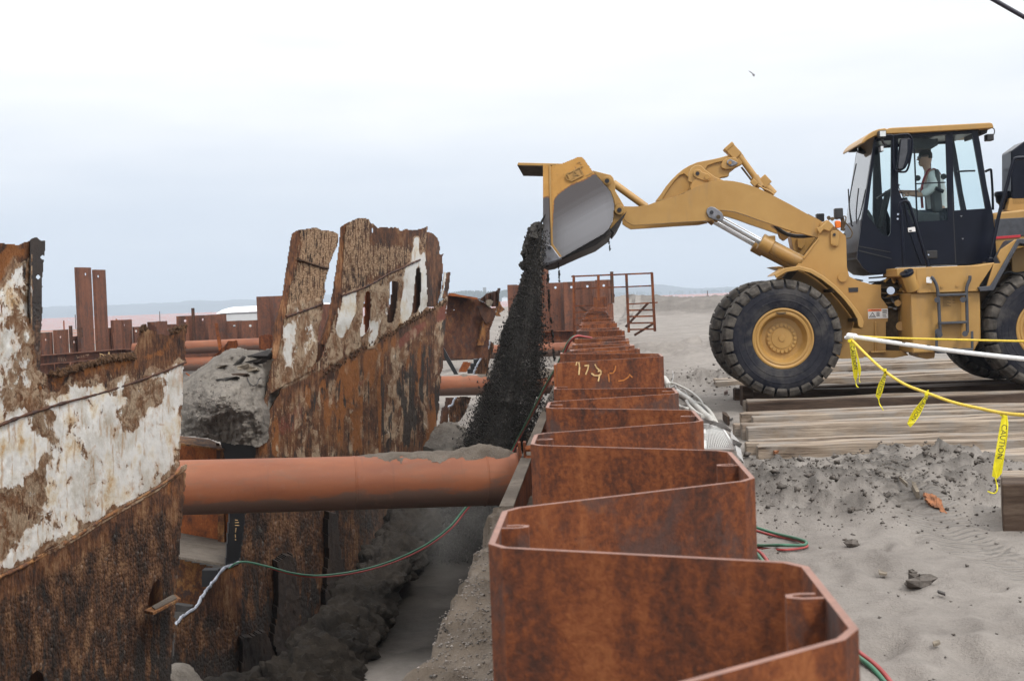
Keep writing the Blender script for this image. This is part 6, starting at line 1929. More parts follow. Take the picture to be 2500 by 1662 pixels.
# safety label
wl_ = lplate('safety_label', ZD([(1235, 309), (1378, 304), (1380, 373), (1238, 378)]), 0.753, 0.76, 'decal_white', bevel=0)
lplate('label_bar', ZD([(1237, 310), (1333, 307), (1333, 322), (1237, 325)]), 0.750, 0.753, 'decal_orange', wl_, bevel=0)
def text_on(nm, txt, cpx, d, hpx, mat, parent, ang=0.0, ext=0.002, stretch=1.0):
    s = hpx * 20.0 / FPX
    vs, fs = text_shape(txt, s, ext)
    c = LP(cpx[0], cpx[1], d)
    ca, sa = math.cos(ang), math.sin(ang)
    V_ = []
    for v in vs:
        x, y = v.x * stretch, v.y
        x, y = x * ca - y * sa, x * sa + y * ca
        V_.append(c + LE * x + Vector((0, 0, 1)) * y - LN * v.z)
    mb = MB(); mb.add(V_, fs)
    return mb.build(nm, M[mat], parent)
text_on('lettering', 'WARNING', ZD([(1290, 316)])[0], 0.7495, 4.2, 'decal_black', wl_, -0.03)
mb = MB()
plate(mb, ZD([(1243, 369), (1268, 330), (1293, 367)]), 0.751, 0.753, [ZD([(1249, 366), (1268, 337), (1287, 364)])])
for k, (xa, xb, y_) in enumerate([(1297, 1318, 330), (1297, 1320, 338), (1297, 1319, 346), (1297, 1320, 354), (1340, 1372, 312), (1340, 1374, 320), (1340, 1370, 328), (1340, 1372, 336), (1340, 1366, 350), (1342, 1370, 360)]):
    plate(mb, ZD([(xa, y_), (xb, y_), (xb, y_ + 4), (xa, y_ + 4)]), 0.751, 0.753)
plate(mb, ZD([(1256, 358), (1280, 356), (1280, 360), (1256, 362)]), 0.751, 0.753)
mb.build('label_print', M['decal_black'], wl_)

# ---- front fender
fo = ZD([(560, 60), (640, 12), (740, -3), (830, 20), (920, 72), (1010, 145), (1090, 230), (1150, 305), (1190, 360), (1206, 400), (1200, 440)])
fi = ZD([(1182, 445), (1165, 425), (1160, 380), (1120, 310), (1060, 235), (985, 160), (900, 95), (820, 48), (740, 28), (650, 42), (575, 85)])
lplate('fender', fo + fi, 0.02, 0.06, YEL)
mb = MB()
fo2 = [U(x, y, 0.02) for x, y in fo]
for (a, b), (c_, e_) in zip(fo2[:-1], fo2[1:]):
    mb.prism([Lpt(a, 0.06, b - 0.004), Lpt(c_, 0.06, e_ - 0.004), Lpt(c_, 0.74, e_ - 0.004), Lpt(a, 0.74, b - 0.004)], (-0.01, 0, -0.02))
mb.build('fender_skin', M[YEL], loader)
for k in (2, 5, 8):
    a, b = fo2[k]; mb = MB(); mb.box(Lpt(a - 0.04, 0.4, b - 0.06), (0.04, 0.6, 0.05)); mb.build('fender_brace', M['loader_grime'], loader)
lplate('fender', ZD([(535, 5), (600, 0), (640, 5), (680, 60), (640, 40)]), 2.30, 2.9, 'loader_yellow', ref=2.30)
lplate('frame_rib', ZD([(620, 85), (690, 10), (735, 30), (680, 95)]), 0.60, 0.74, 'loader_grime')

# ---- lift arms
arm = ZB([(860, 560), (850, 530), (862, 515), (930, 517), (1000, 513), (1060, 500), (1110, 480), (1180, 462), (1250, 442), (1310, 420), (1360, 395), (1420, 362), (1480, 338), (1560, 322), (1640, 317), (1700, 322), (1760, 334), (1830, 354), (1900, 380), (1960, 410), (2030, 445), (2150, 508), (2260, 570), (2330, 606)]) + ZC([(80, 878), (140, 910), (200, 945), (205, 1000), (180, 1085), (120, 1070), (0, 1038)]) + ZB([(2200, 722), (2100, 690), (2000, 655), (1900, 622), (1800, 585), (1720, 560), (1660, 548), (1600, 545), (1570, 575), (1550, 612), (1480, 626), (1300, 636), (1100, 650), (930, 661), (890, 640), (862, 620)])
lplate('lift_arm', arm, 0.80, 0.92, YEL, bevel=0.012)
mb = MB(); plate(mb, arm, 2.02, 2.14, None, 0.80); mb.build('lift_arm', M[YEL], loader, smooth=35, bevel=0.012)
mb = MB(); a = U(*ZB([(1440, 300)])[0], 1.0)
mb.cyl(Lpt(a[0], 0.92, a[1] - 0.14), Lpt(a[0], 2.02, a[1] - 0.14), 0.14, 24)
mb.build('cross_tube', M[YEL], loader, smooth=40)
# pivot bracket of the bell crank on the near side
lplate('pivot_bracket', ZB([(1352, 325), (1360, 255), (1378, 220), (1405, 203), (1430, 198), (1455, 205), (1490, 240), (1560, 290), (1630, 318), (1500, 345), (1415, 358), (1385, 335)]), 0.95, 1.03, YEL)
lplate('pin_boss', ZB([(1392, 262), (1400, 240), (1420, 230), (1445, 235), (1460, 252), (1510, 268), (1525, 290), (1515, 318), (1490, 325), (1420, 300), (1398, 285)]), 0.90, 0.95, YEL)
lcyl('pin', LP(*ZB([(1425, 263)])[0], 0.885), LP(*ZB([(1425, 263)])[0], 0.91), 0.030, 'decal_black', n=14)
lcyl('pin', LP(*ZB([(1497, 290)])[0], 0.875), LP(*ZB([(1497, 290)])[0], 0.91), 0.036, YEL, n=14)
# bell crank (Z bar)
crank = ZB([(1100, 478), (1140, 425), (1180, 365), (1220, 318), (1265, 272), (1310, 235), (1360, 205), (1420, 180), (1480, 168), (1550, 155), (1610, 140), (1660, 125), (1700, 105), (1740, 100), (1772, 112), (1786, 140), (1782, 170), (1765, 195), (1720, 218), (1690, 242), (1668, 258), (1665, 285), (1640, 292), (1610, 296), (1560, 330), (1480, 370), (1380, 410), (1240, 448)])
pock1 = ZB([(1490, 222), (1510, 200), (1560, 182), (1625, 168), (1610, 200), (1615, 225), (1640, 240), (1600, 285), (1540, 262)])
lplate('bell_crank', crank, 1.36, 1.52, YEL, bevel=0.015)
# raised rim along the crank: outer band proud of its face
rim_i = ZB([(1150, 462), (1200, 385), (1240, 330), (1285, 280), (1320, 266), (1348, 290), (1372, 330), (1380, 380), (1250, 442)])
lplate('crank_face', ZB([(1100, 478), (1140, 425), (1180, 365), (1220, 318), (1265, 272), (1310, 235), (1360, 205), (1420, 180), (1480, 168), (1550, 155), (1610, 140), (1660, 125), (1640, 165), (1560, 183), (1500, 205), (1480, 235), (1540, 300), (1440, 380), (1250, 448)]), 1.32, 1.36, YEL, holes=[rim_i], bevel=0.006, ref=1.36)
lplate('crank_face', ZB([(1605, 195), (1620, 165), (1660, 140), (1720, 140), (1740, 170), (1735, 200), (1690, 228), (1640, 232), (1610, 220)]), 1.30, 1.36, YEL)
lplate('pin_boss', ZB([(1648, 185), (1655, 162), (1675, 150), (1700, 162), (1735, 180), (1725, 195), (1690, 208), (1665, 205)]), 1.27, 1.30, 'steel_worn')
lcyl('pin', LP(*ZB([(1674, 180)])[0], 1.24), LP(*ZB([(1674, 180)])[0], 1.30), 0.030, YEL, n=6)
# tilt cylinder
tc = empty('tilt_cylinder', (0, 0, 0), parent=loader)
A_ = LP(*ZB([(1692, 95)])[0], 1.44); B_ = LP(*ZB([(1990, 420)])[0], 1.44)
dr = (B_ - A_).normalized()
sd = dr.cross(LN).normalized()
mb = MB()
rotm = Matrix((dr, LN, sd)).transposed()
mb.box(A_ + dr * 0.02, (0.20, 0.22, 0.16), rotm); mb.box(A_ - dr * 0.09, (0.06, 0.24, 0.17), rotm)
mb.build('rod_eye', M[YEL], tc, smooth=35, bevel=0.012)
pA = LP(*ZB([(1735, 112)])[0], 1.40); pB = LP(*ZB([(1880, 310)])[0], 1.40)
lcyl('rod', pA, pB, 0.050, YEL, tc, 16)
pA2 = LP(*ZB([(1762, 215)])[0], 1.55); pB2 = LP(*ZB([(1850, 330)])[0], 1.55)
lcyl('feed_pipe', pA2, pB2, 0.016, 'loader_grime', tc, 8)
p0, p1_ = LP(*ZB([(1858, 290)])[0], 1.40), LP(*ZB([(1908, 368)])[0], 1.40)
lcyl('barrel', p0, p1_, 0.075, YEL, tc, 20)
mb = MB(); mb.box(LP(*ZB([(1938, 325)])[0], 1.42), (0.16, 0.14, 0.15), rotm); mb.cyl(LP(*ZB([(1935, 345)])[0], 1.42), LP(*ZB([(2010, 425)])[0], 1.42), 0.07, 16)
mb.box(LP(*ZB([(1858, 335)])[0], 1.30), (0.10, 0.06, 0.08), rotm)
mb.build('head', M[YEL], tc, smooth=35, bevel=0.008)
ltube('hose', [LP(*ZB([q])[0], 1.28) for q in ((1890, 352), (1925, 375), (1970, 395), (2000, 415), (2012, 430))], 0.013, YEL, tc)
# tilt link to the bucket
lcyl('tilt_link', LP(*ZB([(775, 335)])[0], 1.44), LP(*ZB([(1030, 520)])[0], 1.44), 0.058, YEL, n=16)

# ---- lift cylinders
for k, d in enumerate((1.02, 1.86)):
    lc = empty('lift_cylinder', (0, 0, 0), parent=loader)
    f = lambda q: Lpt(U(*ZB([q])[0], 0.95)[0], d, U(*ZB([q])[0], 0.95)[1])
    e0 = f((1535, 560)); e1 = f((1585, 598)); e2 = f((1925, 790)); e3 = f((1985, 815)); e4 = f((2260, 960)); 
    axd = (e4 - e0).normalized()
    lcyl('rod', e1, e2, 0.052, 'chrome', lc, 20)
    mb = MB(); mb.cyl(e0 - LN * 0.12, e0 + LN * 0.12, 0.10, 20); mb.cyl(e0, e1 + axd * 0.03, 0.085, 16); mb.build('rod_eye', M[YEL], lc, smooth=35, bevel=0.006)
    mb = MB(); mb.cyl(e2 - axd * 0.03, e2 + axd * 0.16, 0.135, 20); mb.box(e2 + axd * 0.13 + Vector((0.0, 0, 0.10)), (0.16, 0.16, 0.12)); mb.build('gland', M[YEL], lc, smooth=35, bevel=0.012)
    lcyl('barrel', e2 + axd * 0.1, f((2330, 1000)), 0.112, YEL, lc, 24)
    if k == 0:
        lplate('pin_boss', ZB([(1492, 560), (1500, 530), (1525, 517), (1555, 522), (1610, 560), (1628, 600), (1615, 628), (1570, 622), (1510, 600)]), 0.76, 0.80, 'steel_worn', lc)
        lcyl('pin', LP(*ZB([(1533, 562)])[0], 0.74), LP(*ZB([(1533, 562)])[0], 0.765), 0.030, 'decal_black', lc, 14)
        lcyl('pin', LP(*ZB([(1585, 597)])[0], 0.735), LP(*ZB([(1585, 597)])[0], 0.765), 0.032, 'loader_grime', lc, 14)
lplate('cylinder_mount', ZB([(2140, 750), (2300, 740), (2330, 760), (2230, 900), (2160, 850)]), 1.60, 1.95, YEL, ref=1.6)
lplate('cylinder_mount', ZB([(2190, 760), (2200, 745), (2225, 740), (2250, 760), (2250, 810), (2225, 845), (2195, 830)]), 1.55, 1.60, YEL)
ltube('hose', [LP(*ZB([q])[0], 1.10) for q in ((2010, 650), (2060, 700), (2130, 735), (2220, 745), (2330, 735))], 0.030, 'black_plastic')
ltube('hose', [LP(*ZB([q])[0], 1.20) for q in ((2000, 655), (2050, 705), (2110, 720), (2160, 705))], 0.014, YEL)
lplate('arm_stop', ZB([(1990, 660), (2040, 700), (2060, 760), (2090, 780), (2130, 750), (2080, 700)]), 1.15, 1.3, YEL)

# ---- bucket
bk = empty('bucket', (0, 0, 0), parent=loader)
D0 = -0.12; D1 = 3.05
side = ZA([(1015, 158), (1075, 172), (1165, 155), (1290, 104), (1312, 100), (1330, 112), (1400, 210), (1470, 290), (1540, 370), (1562, 430), (1570, 480), (1563, 560), (1548, 610), (1530, 650), (1490, 690), (1440, 720), (1160, 880), (1060, 880), (1020, 780)])
def ly_plane(d):
    def f(px, py):
        a = (px - CX) / FPX; b = (py - CY) / FPX
        dx = fw.x + rt.x * a - up.x * b; dy = fw.y + rt.y * a - up.y * b
        p0 = O3 + LN * d
        k = (p0.x * LN.x + p0.y * LN.y) / (dx * LN.x + dy * LN.y)
        return dy * k
    return f
wear = ZA([(1110, 430), (1150, 380), (1250, 315), (1330, 290), (1400, 245), (1430, 230), (1480, 280), (1560, 380), (1600, 480), (1580, 600), (1540, 680), (1440, 740), (1150, 900), (1090, 800), (1100, 560)])
wear2 = ZA([(1100, 640), (1300, 520), (1480, 420), (1590, 380), (1620, 640), (1440, 760), (1130, 920), (1080, 860)])
wl3 = ZA([(1000, 440), (1030, 420), (1062, 400), (1075, 420), (1085, 790), (1000, 790)])
def m_bk(x, y):
    wv_ = np.maximum(soft(x, y, wear, 9), soft(x, y, wl3, 8))
    return (wv_, np.clip(soft(x, y, wear2, 30) + 0.7 * sstep(520, 600, y) * (x < 1345), 0, 1), z0(x)), None
px_sheet('side_plate', side, ly_plane(D0), M['bucket_worn'], bk, 2.0, 0.035, tdir=tuple(LN), jag=0.0, masks=m_bk, wav=0.0, relief=0.0)
mb = MB(); plate(mb, side, D1 - 0.035, D1, None, D0); mb.build('side_plate', M[YEL], bk)
# yellow strip welded up the side, and the leading edge bar
lplate('side_bar', ZA([(1066, 170), (1082, 172), (1086, 420), (1098, 770), (1165, 868), (1152, 878), (1082, 785), (1072, 420)]), D0 - 0.02, D0, YEL, bk, bevel=0.004)
lplate('corner_shoe', ZA([(1000, 937), (998, 830), (1018, 772), (1084, 782), (1150, 872), (1162, 866), (1160, 884), (1100, 905)]), D0 - 0.03, D0 + 0.10, 'steel_worn', bk)
for q in ((1072, 803), (1030, 853)):
    lcyl('bolt', LP(*ZA([q])[0], D0 - 0.035), LP(*ZA([q])[0], D0 - 0.025), 0.026, 'decal_black', bk, 12)
# shell: back and floor rolled across the full width
sh = [U(x, y, D0) for x, y in ZA([(1165, 157), (1290, 106), (1312, 103), (1328, 114), (1398, 212), (1468, 292), (1537, 372), (1559, 432), (1566, 480), (1559, 560), (1544, 608), (1526, 648), (1487, 687), (1438, 717), (1160, 876), (1003, 930)])]
mb = MB(); cen = (sum(p[0] for p in sh) / len(sh), sum(p[1] for p in sh) / len(sh))
for (a, b), (c_, e_) in zip(sh[:-1], sh[1:]):
    n_ = Vector((-(e_ - b), c_ - a)).normalized()
    if n_.dot(Vector((cen[0] - a, cen[1] - b))) < 0: n_ = -n_
    n_ *= 0.03
    mb.prism([Lpt(a, D0 + 0.035, b), Lpt(c_, D0 + 0.035, e_), Lpt(c_ + n_.x, D0 + 0.035, e_ + n_.y), Lpt(a + n_.x, D0 + 0.035, b + n_.y)], LN * (D1 - D0 - 0.07))
mb.build('shell', M['steel_dark'], bk, smooth=40)
lplate('floor_plate', ZA([(1000, 937), (1100, 905), (1160, 884), (1440, 722), (1530, 655), (1548, 690), (1425, 780), (1280, 840), (1070, 934), (1010, 945)]), 0.02, D1 - 0.1, 'steel_dark', bk)
lplate('cutting_edge', ZA([(998, 938), (1020, 925), (1160, 872), (1165, 888), (1060, 932)]), D0, D1, 'steel_worn', bk)
lplate('heel_plate', ZA([(1532, 655), (1560, 645), (1600, 590), (1640, 560), (1600, 640), (1562, 690)]), 0.45, 2.6, 'steel_dark', bk)
lplate('spill_guard', ZA([(832, 148), (1165, 156), (1165, 166), (1010, 172), (824, 168)]), 0.02, 1.75, YEL, bk, bevel=0.004)
mb = MB(); plate(mb, ZA([(824, 168.5), (1010, 172.5), (1012, 176), (826, 172)]), 0.03, 1.74, None, 0.02); mb.build('guard_underside_shade', M['driftwood'], bk)  # shade under the yellow guard painted as a brown strip
hg = ZA([(1400, 208), (1540, 243), (1558, 262), (1575, 310), (1575, 365), (1642, 478), (1645, 540), (1625, 580), (1590, 600), (1560, 690), (1530, 652), (1548, 610), (1565, 560), (1572, 480), (1562, 430), (1540, 370)])
for d in (0.66, 0.96, 1.88, 2.18):
    mb = MB(); plate(mb, hg, d, d + 0.07, None, 0.66); mb.build('hinge_plate', M[YEL], bk, smooth=35, bevel=0.008)
lplate('hinge_gusset', ZA([(1560, 690), (1540, 655), (1580, 610), (1660, 530), (1665, 520), (1640, 570)]), 0.62, 0.66, 'steel_dark', bk, bevel=0.003)
for q, r_ in (((1512, 287), 0.065), ((1607, 510), 0.075)):
    p = ZA([q])[0]
    lcyl('pin_boss', LP(*p, 0.60), LP(*p, 0.67), r_, YEL, bk, 20, 0.006)
    lcyl('pin', LP(*p, 0.585), LP(*p, 0.61), 0.034, 'decal_black', bk, 14)
lcyl('pin', LP(*ZA([(1597, 472)])[0], 0.60), LP(*ZA([(1597, 472)])[0], 0.66), 0.032, YEL, bk, 12)
# raised maker's plate with cast letters
em = lplate('emblem', ZA([(1205, 230), (1305, 184), (1330, 247), (1235, 292)]), D0 - 0.014, D0, YEL, bk, bevel=0.004)
text_on('emblem_letters', 'CAT', ZA([(1266, 238)])[0], D0 - 0.017, 30, 'emblem', em, 0.40, 0.012, 0.86)
mb = MB()
for q in ([(1210, 226), (1302, 180), (1305, 188), (1214, 234)], [(1233, 284), (1326, 240), (1329, 248), (1236, 293)], [(1203, 232), (1212, 228), (1240, 288), (1232, 293)], [(1300, 186), (1308, 183), (1333, 243), (1325, 247)]):
    plate(mb, ZA(q), D0 - 0.026, D0 - 0.012)
mb.build('emblem_border', M[YEL], em)
mb = MB()
for q in ([(1280, 150), (1300, 138), (1304, 144), (1286, 156)], [(1300, 138), (1308, 142), (1318, 160), (1310, 164)], [(1350, 245), (1395, 220), (1400, 226), (1352, 252)]):
    plate(mb, ZA(q), D0 - 0.010, D0)
mb.build('weld_bead', M[YEL], bk)

# ---- cab
cab = empty('cab', (0, 0, 0), parent=loader)
CD0, CD1 = 0.80, 2.18
side_o = ZC([(645, 228), (800, 206), (980, 192), (1520, 162), (1545, 290), (1575, 480), (1600, 640), (1655, 900), (1690, 1295), (1250, 1312), (830, 1330), (790, 1378), (700, 1395), (610, 1385), (550, 1340), (498, 1262), (500, 1200), (510, 1125)])
qtr = ZC([(660, 262), (788, 255), (786, 700), (782, 1040), (765, 1068), (735, 1068), (705, 1050), (582, 885)])
door_o = ZC([(822, 230), (1283, 205), (1300, 640), (1332, 1303), (1040, 1306), (990, 1140), (940, 1000), (868, 1310), (850, 1310)])
door_h = ZC([(845, 240), (1248, 212), (1258, 560), (1268, 932), (1015, 945), (972, 960), (925, 850), (870, 690), (848, 640)])
rearw = ZC([(1310, 206), (1475, 197), (1530, 500), (1590, 833), (1325, 850), (1315, 600)])
lplate('side_frame', side_o, CD0, CD0 + 0.05, 'cab_black', cab, holes=[qtr, ZC([(838, 232), (1258, 205), (1268, 560), (1280, 942), (1015, 955), (968, 972), (915, 855), (858, 695), (838, 640)]), rearw], bevel=0)
mb = MB(); plate(mb, side_o, CD1 - 0.05, CD1, [qtr, ZC([(845, 240), (1248, 212), (1268, 932), (975, 960), (870, 690)]), rearw], CD0); mb.build('side_frame', M['cab_black'], cab)
dr_ = lplate('door', ZC([(824, 232), (1282, 206), (1302, 640), (1332, 1302), (1042, 1306), (1000, 1200), (940, 1010), (880, 700), (845, 655), (826, 640)]), CD0 - 0.022, CD0, 'cab_black', cab, holes=[door_h], bevel=0.0)
lplate('glass', ZC([(842, 236), (1252, 208), (1272, 936), (1013, 949), (970, 964), (922, 853), (866, 692), (845, 640)]), CD0 + 0.010, CD0 + 0.014, 'cab_glass', dr_, bevel=0)
lplate('window_rail', ZC([(1000, 618), (1248, 606), (1249, 615), (1000, 628)]), CD0 - 0.02, CD0 + 0.01, 'cab_black', dr_, bevel=0)
lplate('window_divider', ZC([(980, 330), (990, 330), (1015, 945), (1003, 946)]), CD0 - 0.02, CD0 + 0.01, 'cab_black', dr_, bevel=0)
lplate('door_handle', ZC([(1088, 1192), (1178, 1188), (1180, 1255), (1092, 1258)]), CD0 - 0.035, CD0 - 0.022, 'black_plastic', dr_)
lplate('handle_recess', ZC([(1108, 1205), (1140, 1203), (1141, 1245), (1110, 1247)]), CD0 - 0.037, CD0 - 0.034, 'decal_black', dr_, bevel=0)
lcyl('lock', LP(*ZC([(1104, 1226)])[0], CD0 - 0.05), LP(*ZC([(1104, 1226)])[0], CD0 - 0.03), 0.012, 'chrome', dr_, 10)
lplate('sticker', ZC([(928, 998), (990, 988), (994, 1028), (932, 1034)]), CD0 - 0.026, CD0 - 0.021, 'decal_white', dr_, bevel=0)
lplate('sticker_print', ZC([(938, 1018), (960, 1015), (962, 1026), (940, 1028)]), CD0 - 0.029, CD0 - 0.025, 'decal_black', dr_, bevel=0)
lplate('quarter_glass', ZC([(652, 258), (792, 250), (790, 1045), (765, 1074), (735, 1074), (700, 1055), (575, 885)]), CD0 + 0.012, CD0 + 0.016, 'cab_glass', cab, bevel=0)
lplate('rear_glass', ZC([(1305, 203), (1478, 193), (1595, 836), (1322, 854), (1310, 600)]), CD0 + 0.012, CD0 + 0.016, 'cab_glass', cab, bevel=0)
for pts in ([(512, 1185), (790, 1255), (790, 1262), (512, 1194)], [(512, 1150), (780, 1200), (780, 1206), (512, 1157)], [(1300, 700), (1308, 700), (1340, 1300), (1330, 1300)]):
    lplate('trim', ZC(pts), CD0 - 0.012, CD0, 'black_plastic', cab, bevel=0)
for q in ((1384, 898), (1396, 1090)):
    x, y = q
    lplate('clip', ZC([(x - 10, y - 5), (x + 10, y - 5), (x, y + 8)]), CD0 - 0.008, CD0, 'steel_worn', cab, bevel=0)
for q in ((845, 882), (842, 921)):
    lcyl('bolt', LP(*ZC([q])[0], CD0 - 0.04), LP(*ZC([q])[0], CD0 - 0.02), 0.016, 'chrome', cab, 10)
# glazed nose between the two sides
g0 = [U(x, y, CD0) for x, y in ZC([(645, 228), (535, 925)])]
g1 = [U(x, y, CD0) for x, y in ZC([(535, 925), (510, 1125), (498, 1262), (550, 1340), (610, 1385), (700, 1395), (790, 1378), (830, 1330)])]
mb = MB(); (a, b), (c_, e_) = g0
mb.prism([Lpt(a, CD0 + 0.05, b), Lpt(c_, CD0 + 0.05, e_), Lpt(c_ + 0.006, CD0 + 0.05, e_), Lpt(a + 0.006, CD0 + 0.05, b)], LN * (CD1 - CD0 - 0.1)); mb.build('windshield', M['windshield'], cab)
mb = MB()
for (a, b), (c_, e_) in zip(g1[:-1], g1[1:]):
    mb.prism([Lpt(a, CD0 + 0.05, b), Lpt(c_, CD0 + 0.05, e_), Lpt(c_ + 0.02, CD0 + 0.05, e_ + 0.02), Lpt(a + 0.02, CD0 + 0.05, b + 0.02)], LN * (CD1 - CD0 - 0.1))
mb.build('nose_panel', M['grey_step'], cab, smooth=40)
for k in range(3):
    a = U(*ZC([(506, 1205 + k * 16)])[0], CD0)
    mb = MB(); mb.box(Lpt(a[0] - 0.006, 1.5, a[1]), (0.02, 1.2, 0.018), Matrix.Rotation(LRZ, 3, 'Z')); mb.build('grille_bar', M['black_plastic'], cab)
# rear wall and floor
mb = MB(); bw = [U(x, y, CD0) for x, y in ZC([(1655, 900), (1690, 1295)])]
mb.prism([Lpt(*[bw[0][0] - 0.05, CD0 + 0.05, bw[0][1]]), Lpt(bw[1][0] - 0.05, CD0 + 0.05, bw[1][1]), Lpt(bw[1][0], CD0 + 0.05, bw[1][1]), Lpt(bw[0][0], CD0 + 0.05, bw[0][1])], LN * (CD1 - CD0 - 0.1)); mb.build('rear_wall', M['cab_black'], cab)
mb = MB(); plate(mb, ZC([(560, 1290), (830, 1270), (1690, 1250), (1690, 1290), (830, 1325), (790, 1370), (620, 1375)]), CD0 + 0.05, CD1 - 0.05, None, CD0); mb.build('cab_floor', M['cab_black'], cab)
mb = MB(); plate(mb, ZC([(1020, 225), (1240, 213), (1240, 270), (1190, 300), (1020, 300)]), 1.2, 1.9, None, CD0); mb.build('headliner', M['cab_inside'], cab)
# roof
roof = ZC([(490, 278), (500, 258), (530, 228), (575, 200), (630, 175), (680, 158), (735, 150), (752, 158), (770, 150), (785, 147), (1000, 136), (1300, 120), (1560, 106), (1630, 103), (1650, 112), (1660, 148), (1530, 158), (980, 190), (760, 198), (650, 218), (560, 250), (510, 280)])
roof = [(x + max(0.0, 2134 - x) * 0.30, y) for x, y in roof]
lplate('roof', roof, 0.70, 2.28, YEL, cab, bevel=0.025)
mb = MB(); plate(mb, ZC([(655, 224), (980, 196), (1530, 164), (1530, 175), (980, 208), (660, 240)]), 0.78, 2.2, None, CD0); mb.build('roof_liner', M['cab_black'], cab)
# wipers on the windshield
for L_ in ([(500, 450), (470, 600), (442, 760), (445, 850), (462, 950)], [(432, 665), (438, 780), (455, 950), (470, 985)], [(520, 660), (505, 800), (500, 900), (510, 985)]):
    pts = []
    for x, y in L_:
        q = U(*ZC([(x + 40, y)])[0], CD0 + 0.35); pts.append(Lpt(q[0] - 0.09, CD0 + 0.35, q[1]))
    ltube('wiper', pts, 0.010, 'black_plastic', cab, 6)
# mirror
mr = empty('side_mirror', (0, 0, 0), parent=cab)
ltube('mirror_arm', [LP(*q, 0.55) for q in ZC([(745, 215), (790, 212), (803, 240), (808, 400), (815, 495), (840, 518), (900, 522), (925, 500), (945, 430), (965, 300), (960, 240), (935, 205), (890, 205), (800, 215)])], 0.016, 'cab_black', mr)
lplate('mirror_housing', ZC([(868, 240), (945, 232), (962, 245), (955, 350), (938, 440), (910, 490), (880, 512), (845, 508), (838, 470), (852, 350)]), 0.52, 0.60, 'cab_black', mr, bevel=0.02)
lplate('mirror_face', ZC([(872, 250), (925, 246), (925, 350), (905, 430), (885, 490), (850, 498), (848, 470), (862, 350)]), 0.512, 0.52, 'grey_step', mr, bevel=0.004)
# work lamps
def work_lamp(pxq, d, w_, h_, label_mat, parent=cab, dirv=-1):
    lr = empty('work_lamp', (0, 0, 0), parent=parent)
    q = U(*pxq, d)
    mb = MB(); mb.box(Lpt(q[0], d, q[1]), (w_, 0.15, h_), Matrix.Rotation(LRZ, 3, 'Z')); mb.build('lamp_body', M['black_plastic'], lr, bevel=0.012)
    mb = MB(); mb.box(Lpt(q[0] - 0.006 * 0, d - 0.078, q[1]), (w_ * 0.78, 0.006, h_ * 0.78), Matrix.Rotation(LRZ, 3, 'Z')); mb.build('lamp_lens', M[label_mat], lr)
work_lamp(ZC([(706, 203)])[0], 0.62, 0.11, 0.10, 'lamp_lens')
work_lamp(ZC([(700, 328)])[0], 0.62, 0.05, 0.09, 'lamp_lens')
work_lamp(ZC([(460, 330)])[0], 2.1, 0.12, 0.09, 'black_plastic')
work_lamp(ZC([(1618, 232)])[0], 1.0, 0.11, 0.10, 'black_plastic')
ltube('lamp_bracket', [LP(*q, 0.66) for q in ZC([(705, 235), (720, 275), (745, 300), (700, 310)])], 0.018, 'black_plastic', cab)
ltube('lamp_bracket', [LP(*q, 1.0) for q in ZC([(1580, 160), (1650, 150), (1665, 185), (1640, 240)])], 0.008, 'black_plastic', cab)
lplate('lamp_bracket', ZC([(1540, 165), (1610, 160), (1600, 195), (1545, 210)]), 0.9, 1.8, 'black_plastic', cab)
# things inside the cab
mb = MB(); plate(mb, ZC([(1010, 800), (1120, 850), (1260, 850), (1265, 1180), (1060, 1190), (1040, 1000)]), 1.22, 1.78, None, CD0); mb.build('seat_base', M['cab_inside'], cab, bevel=0.03)
mb = MB(); plate(mb, ZC([(1225, 470), (1262, 480), (1290, 840), (1215, 850), (1200, 700)]), 1.22, 1.78, None, CD0); mb.build('seat_back', M['cab_inside'], cab, bevel=0.03)
mb = MB(); plate(mb, ZC([(1140, 300), (1165, 345), (1168, 380), (1150, 385), (1135, 340)]), 1.5, 1.6, None, CD0); mb.build('coat_hook', M['cab_black'], cab)
mb = MB(); plate(mb, ZC([(880, 735), (960, 725), (985, 830), (960, 840), (930, 780), (890, 760)]), 1.08, 1.2, None, CD0); mb.build('joystick_console', M['cab_black'], cab, bevel=0.01)
q = U(*ZC([(760, 690)])[0], 1.45)
mb = MB(); cw = Lpt(q[0], 1.45, q[1]); axw = (LE * -0.5 + Vector((0, 0, 0.85))).normalized()
uw = axw.orthogonal().normalized(); vw = axw.cross(uw)
mb.tube([cw + (uw * math.cos(k * math.pi / 12) + vw * math.sin(k * math.pi / 12)) * 0.19 for k in range(25)], 0.016, 8)
mb.tube([cw - uw * 0.19, cw, cw + uw * 0.19], 0.013, 6); mb.build('steering_wheel', M['black_plastic'], cab, smooth=50)
lcyl('steering_column', cw, LP(*ZC([(690, 1000)])[0], 1.45), 0.05, 'black_plastic', cab, 12)
mb = MB(); plate(mb, ZC([(590, 880), (650, 820), (700, 900), (720, 1060), (640, 1060)]), 1.3, 1.7, None, CD0); mb.build('dash', M['cab_inside'], cab, bevel=0.02)
lcyl('arm_rest', LP(*ZC([(1160, 660)])[0], 1.15), LP(*ZC([(1230, 690)])[0], 1.15), 0.03, 'cab_black', cab, 10)
for q in ((1012, 575), (1232, 562)):
    lcyl('knob', LP(*ZC([q])[0], 0.86), LP(*ZC([q])[0], 0.96), 0.045, 'black_plastic', cab, 12)

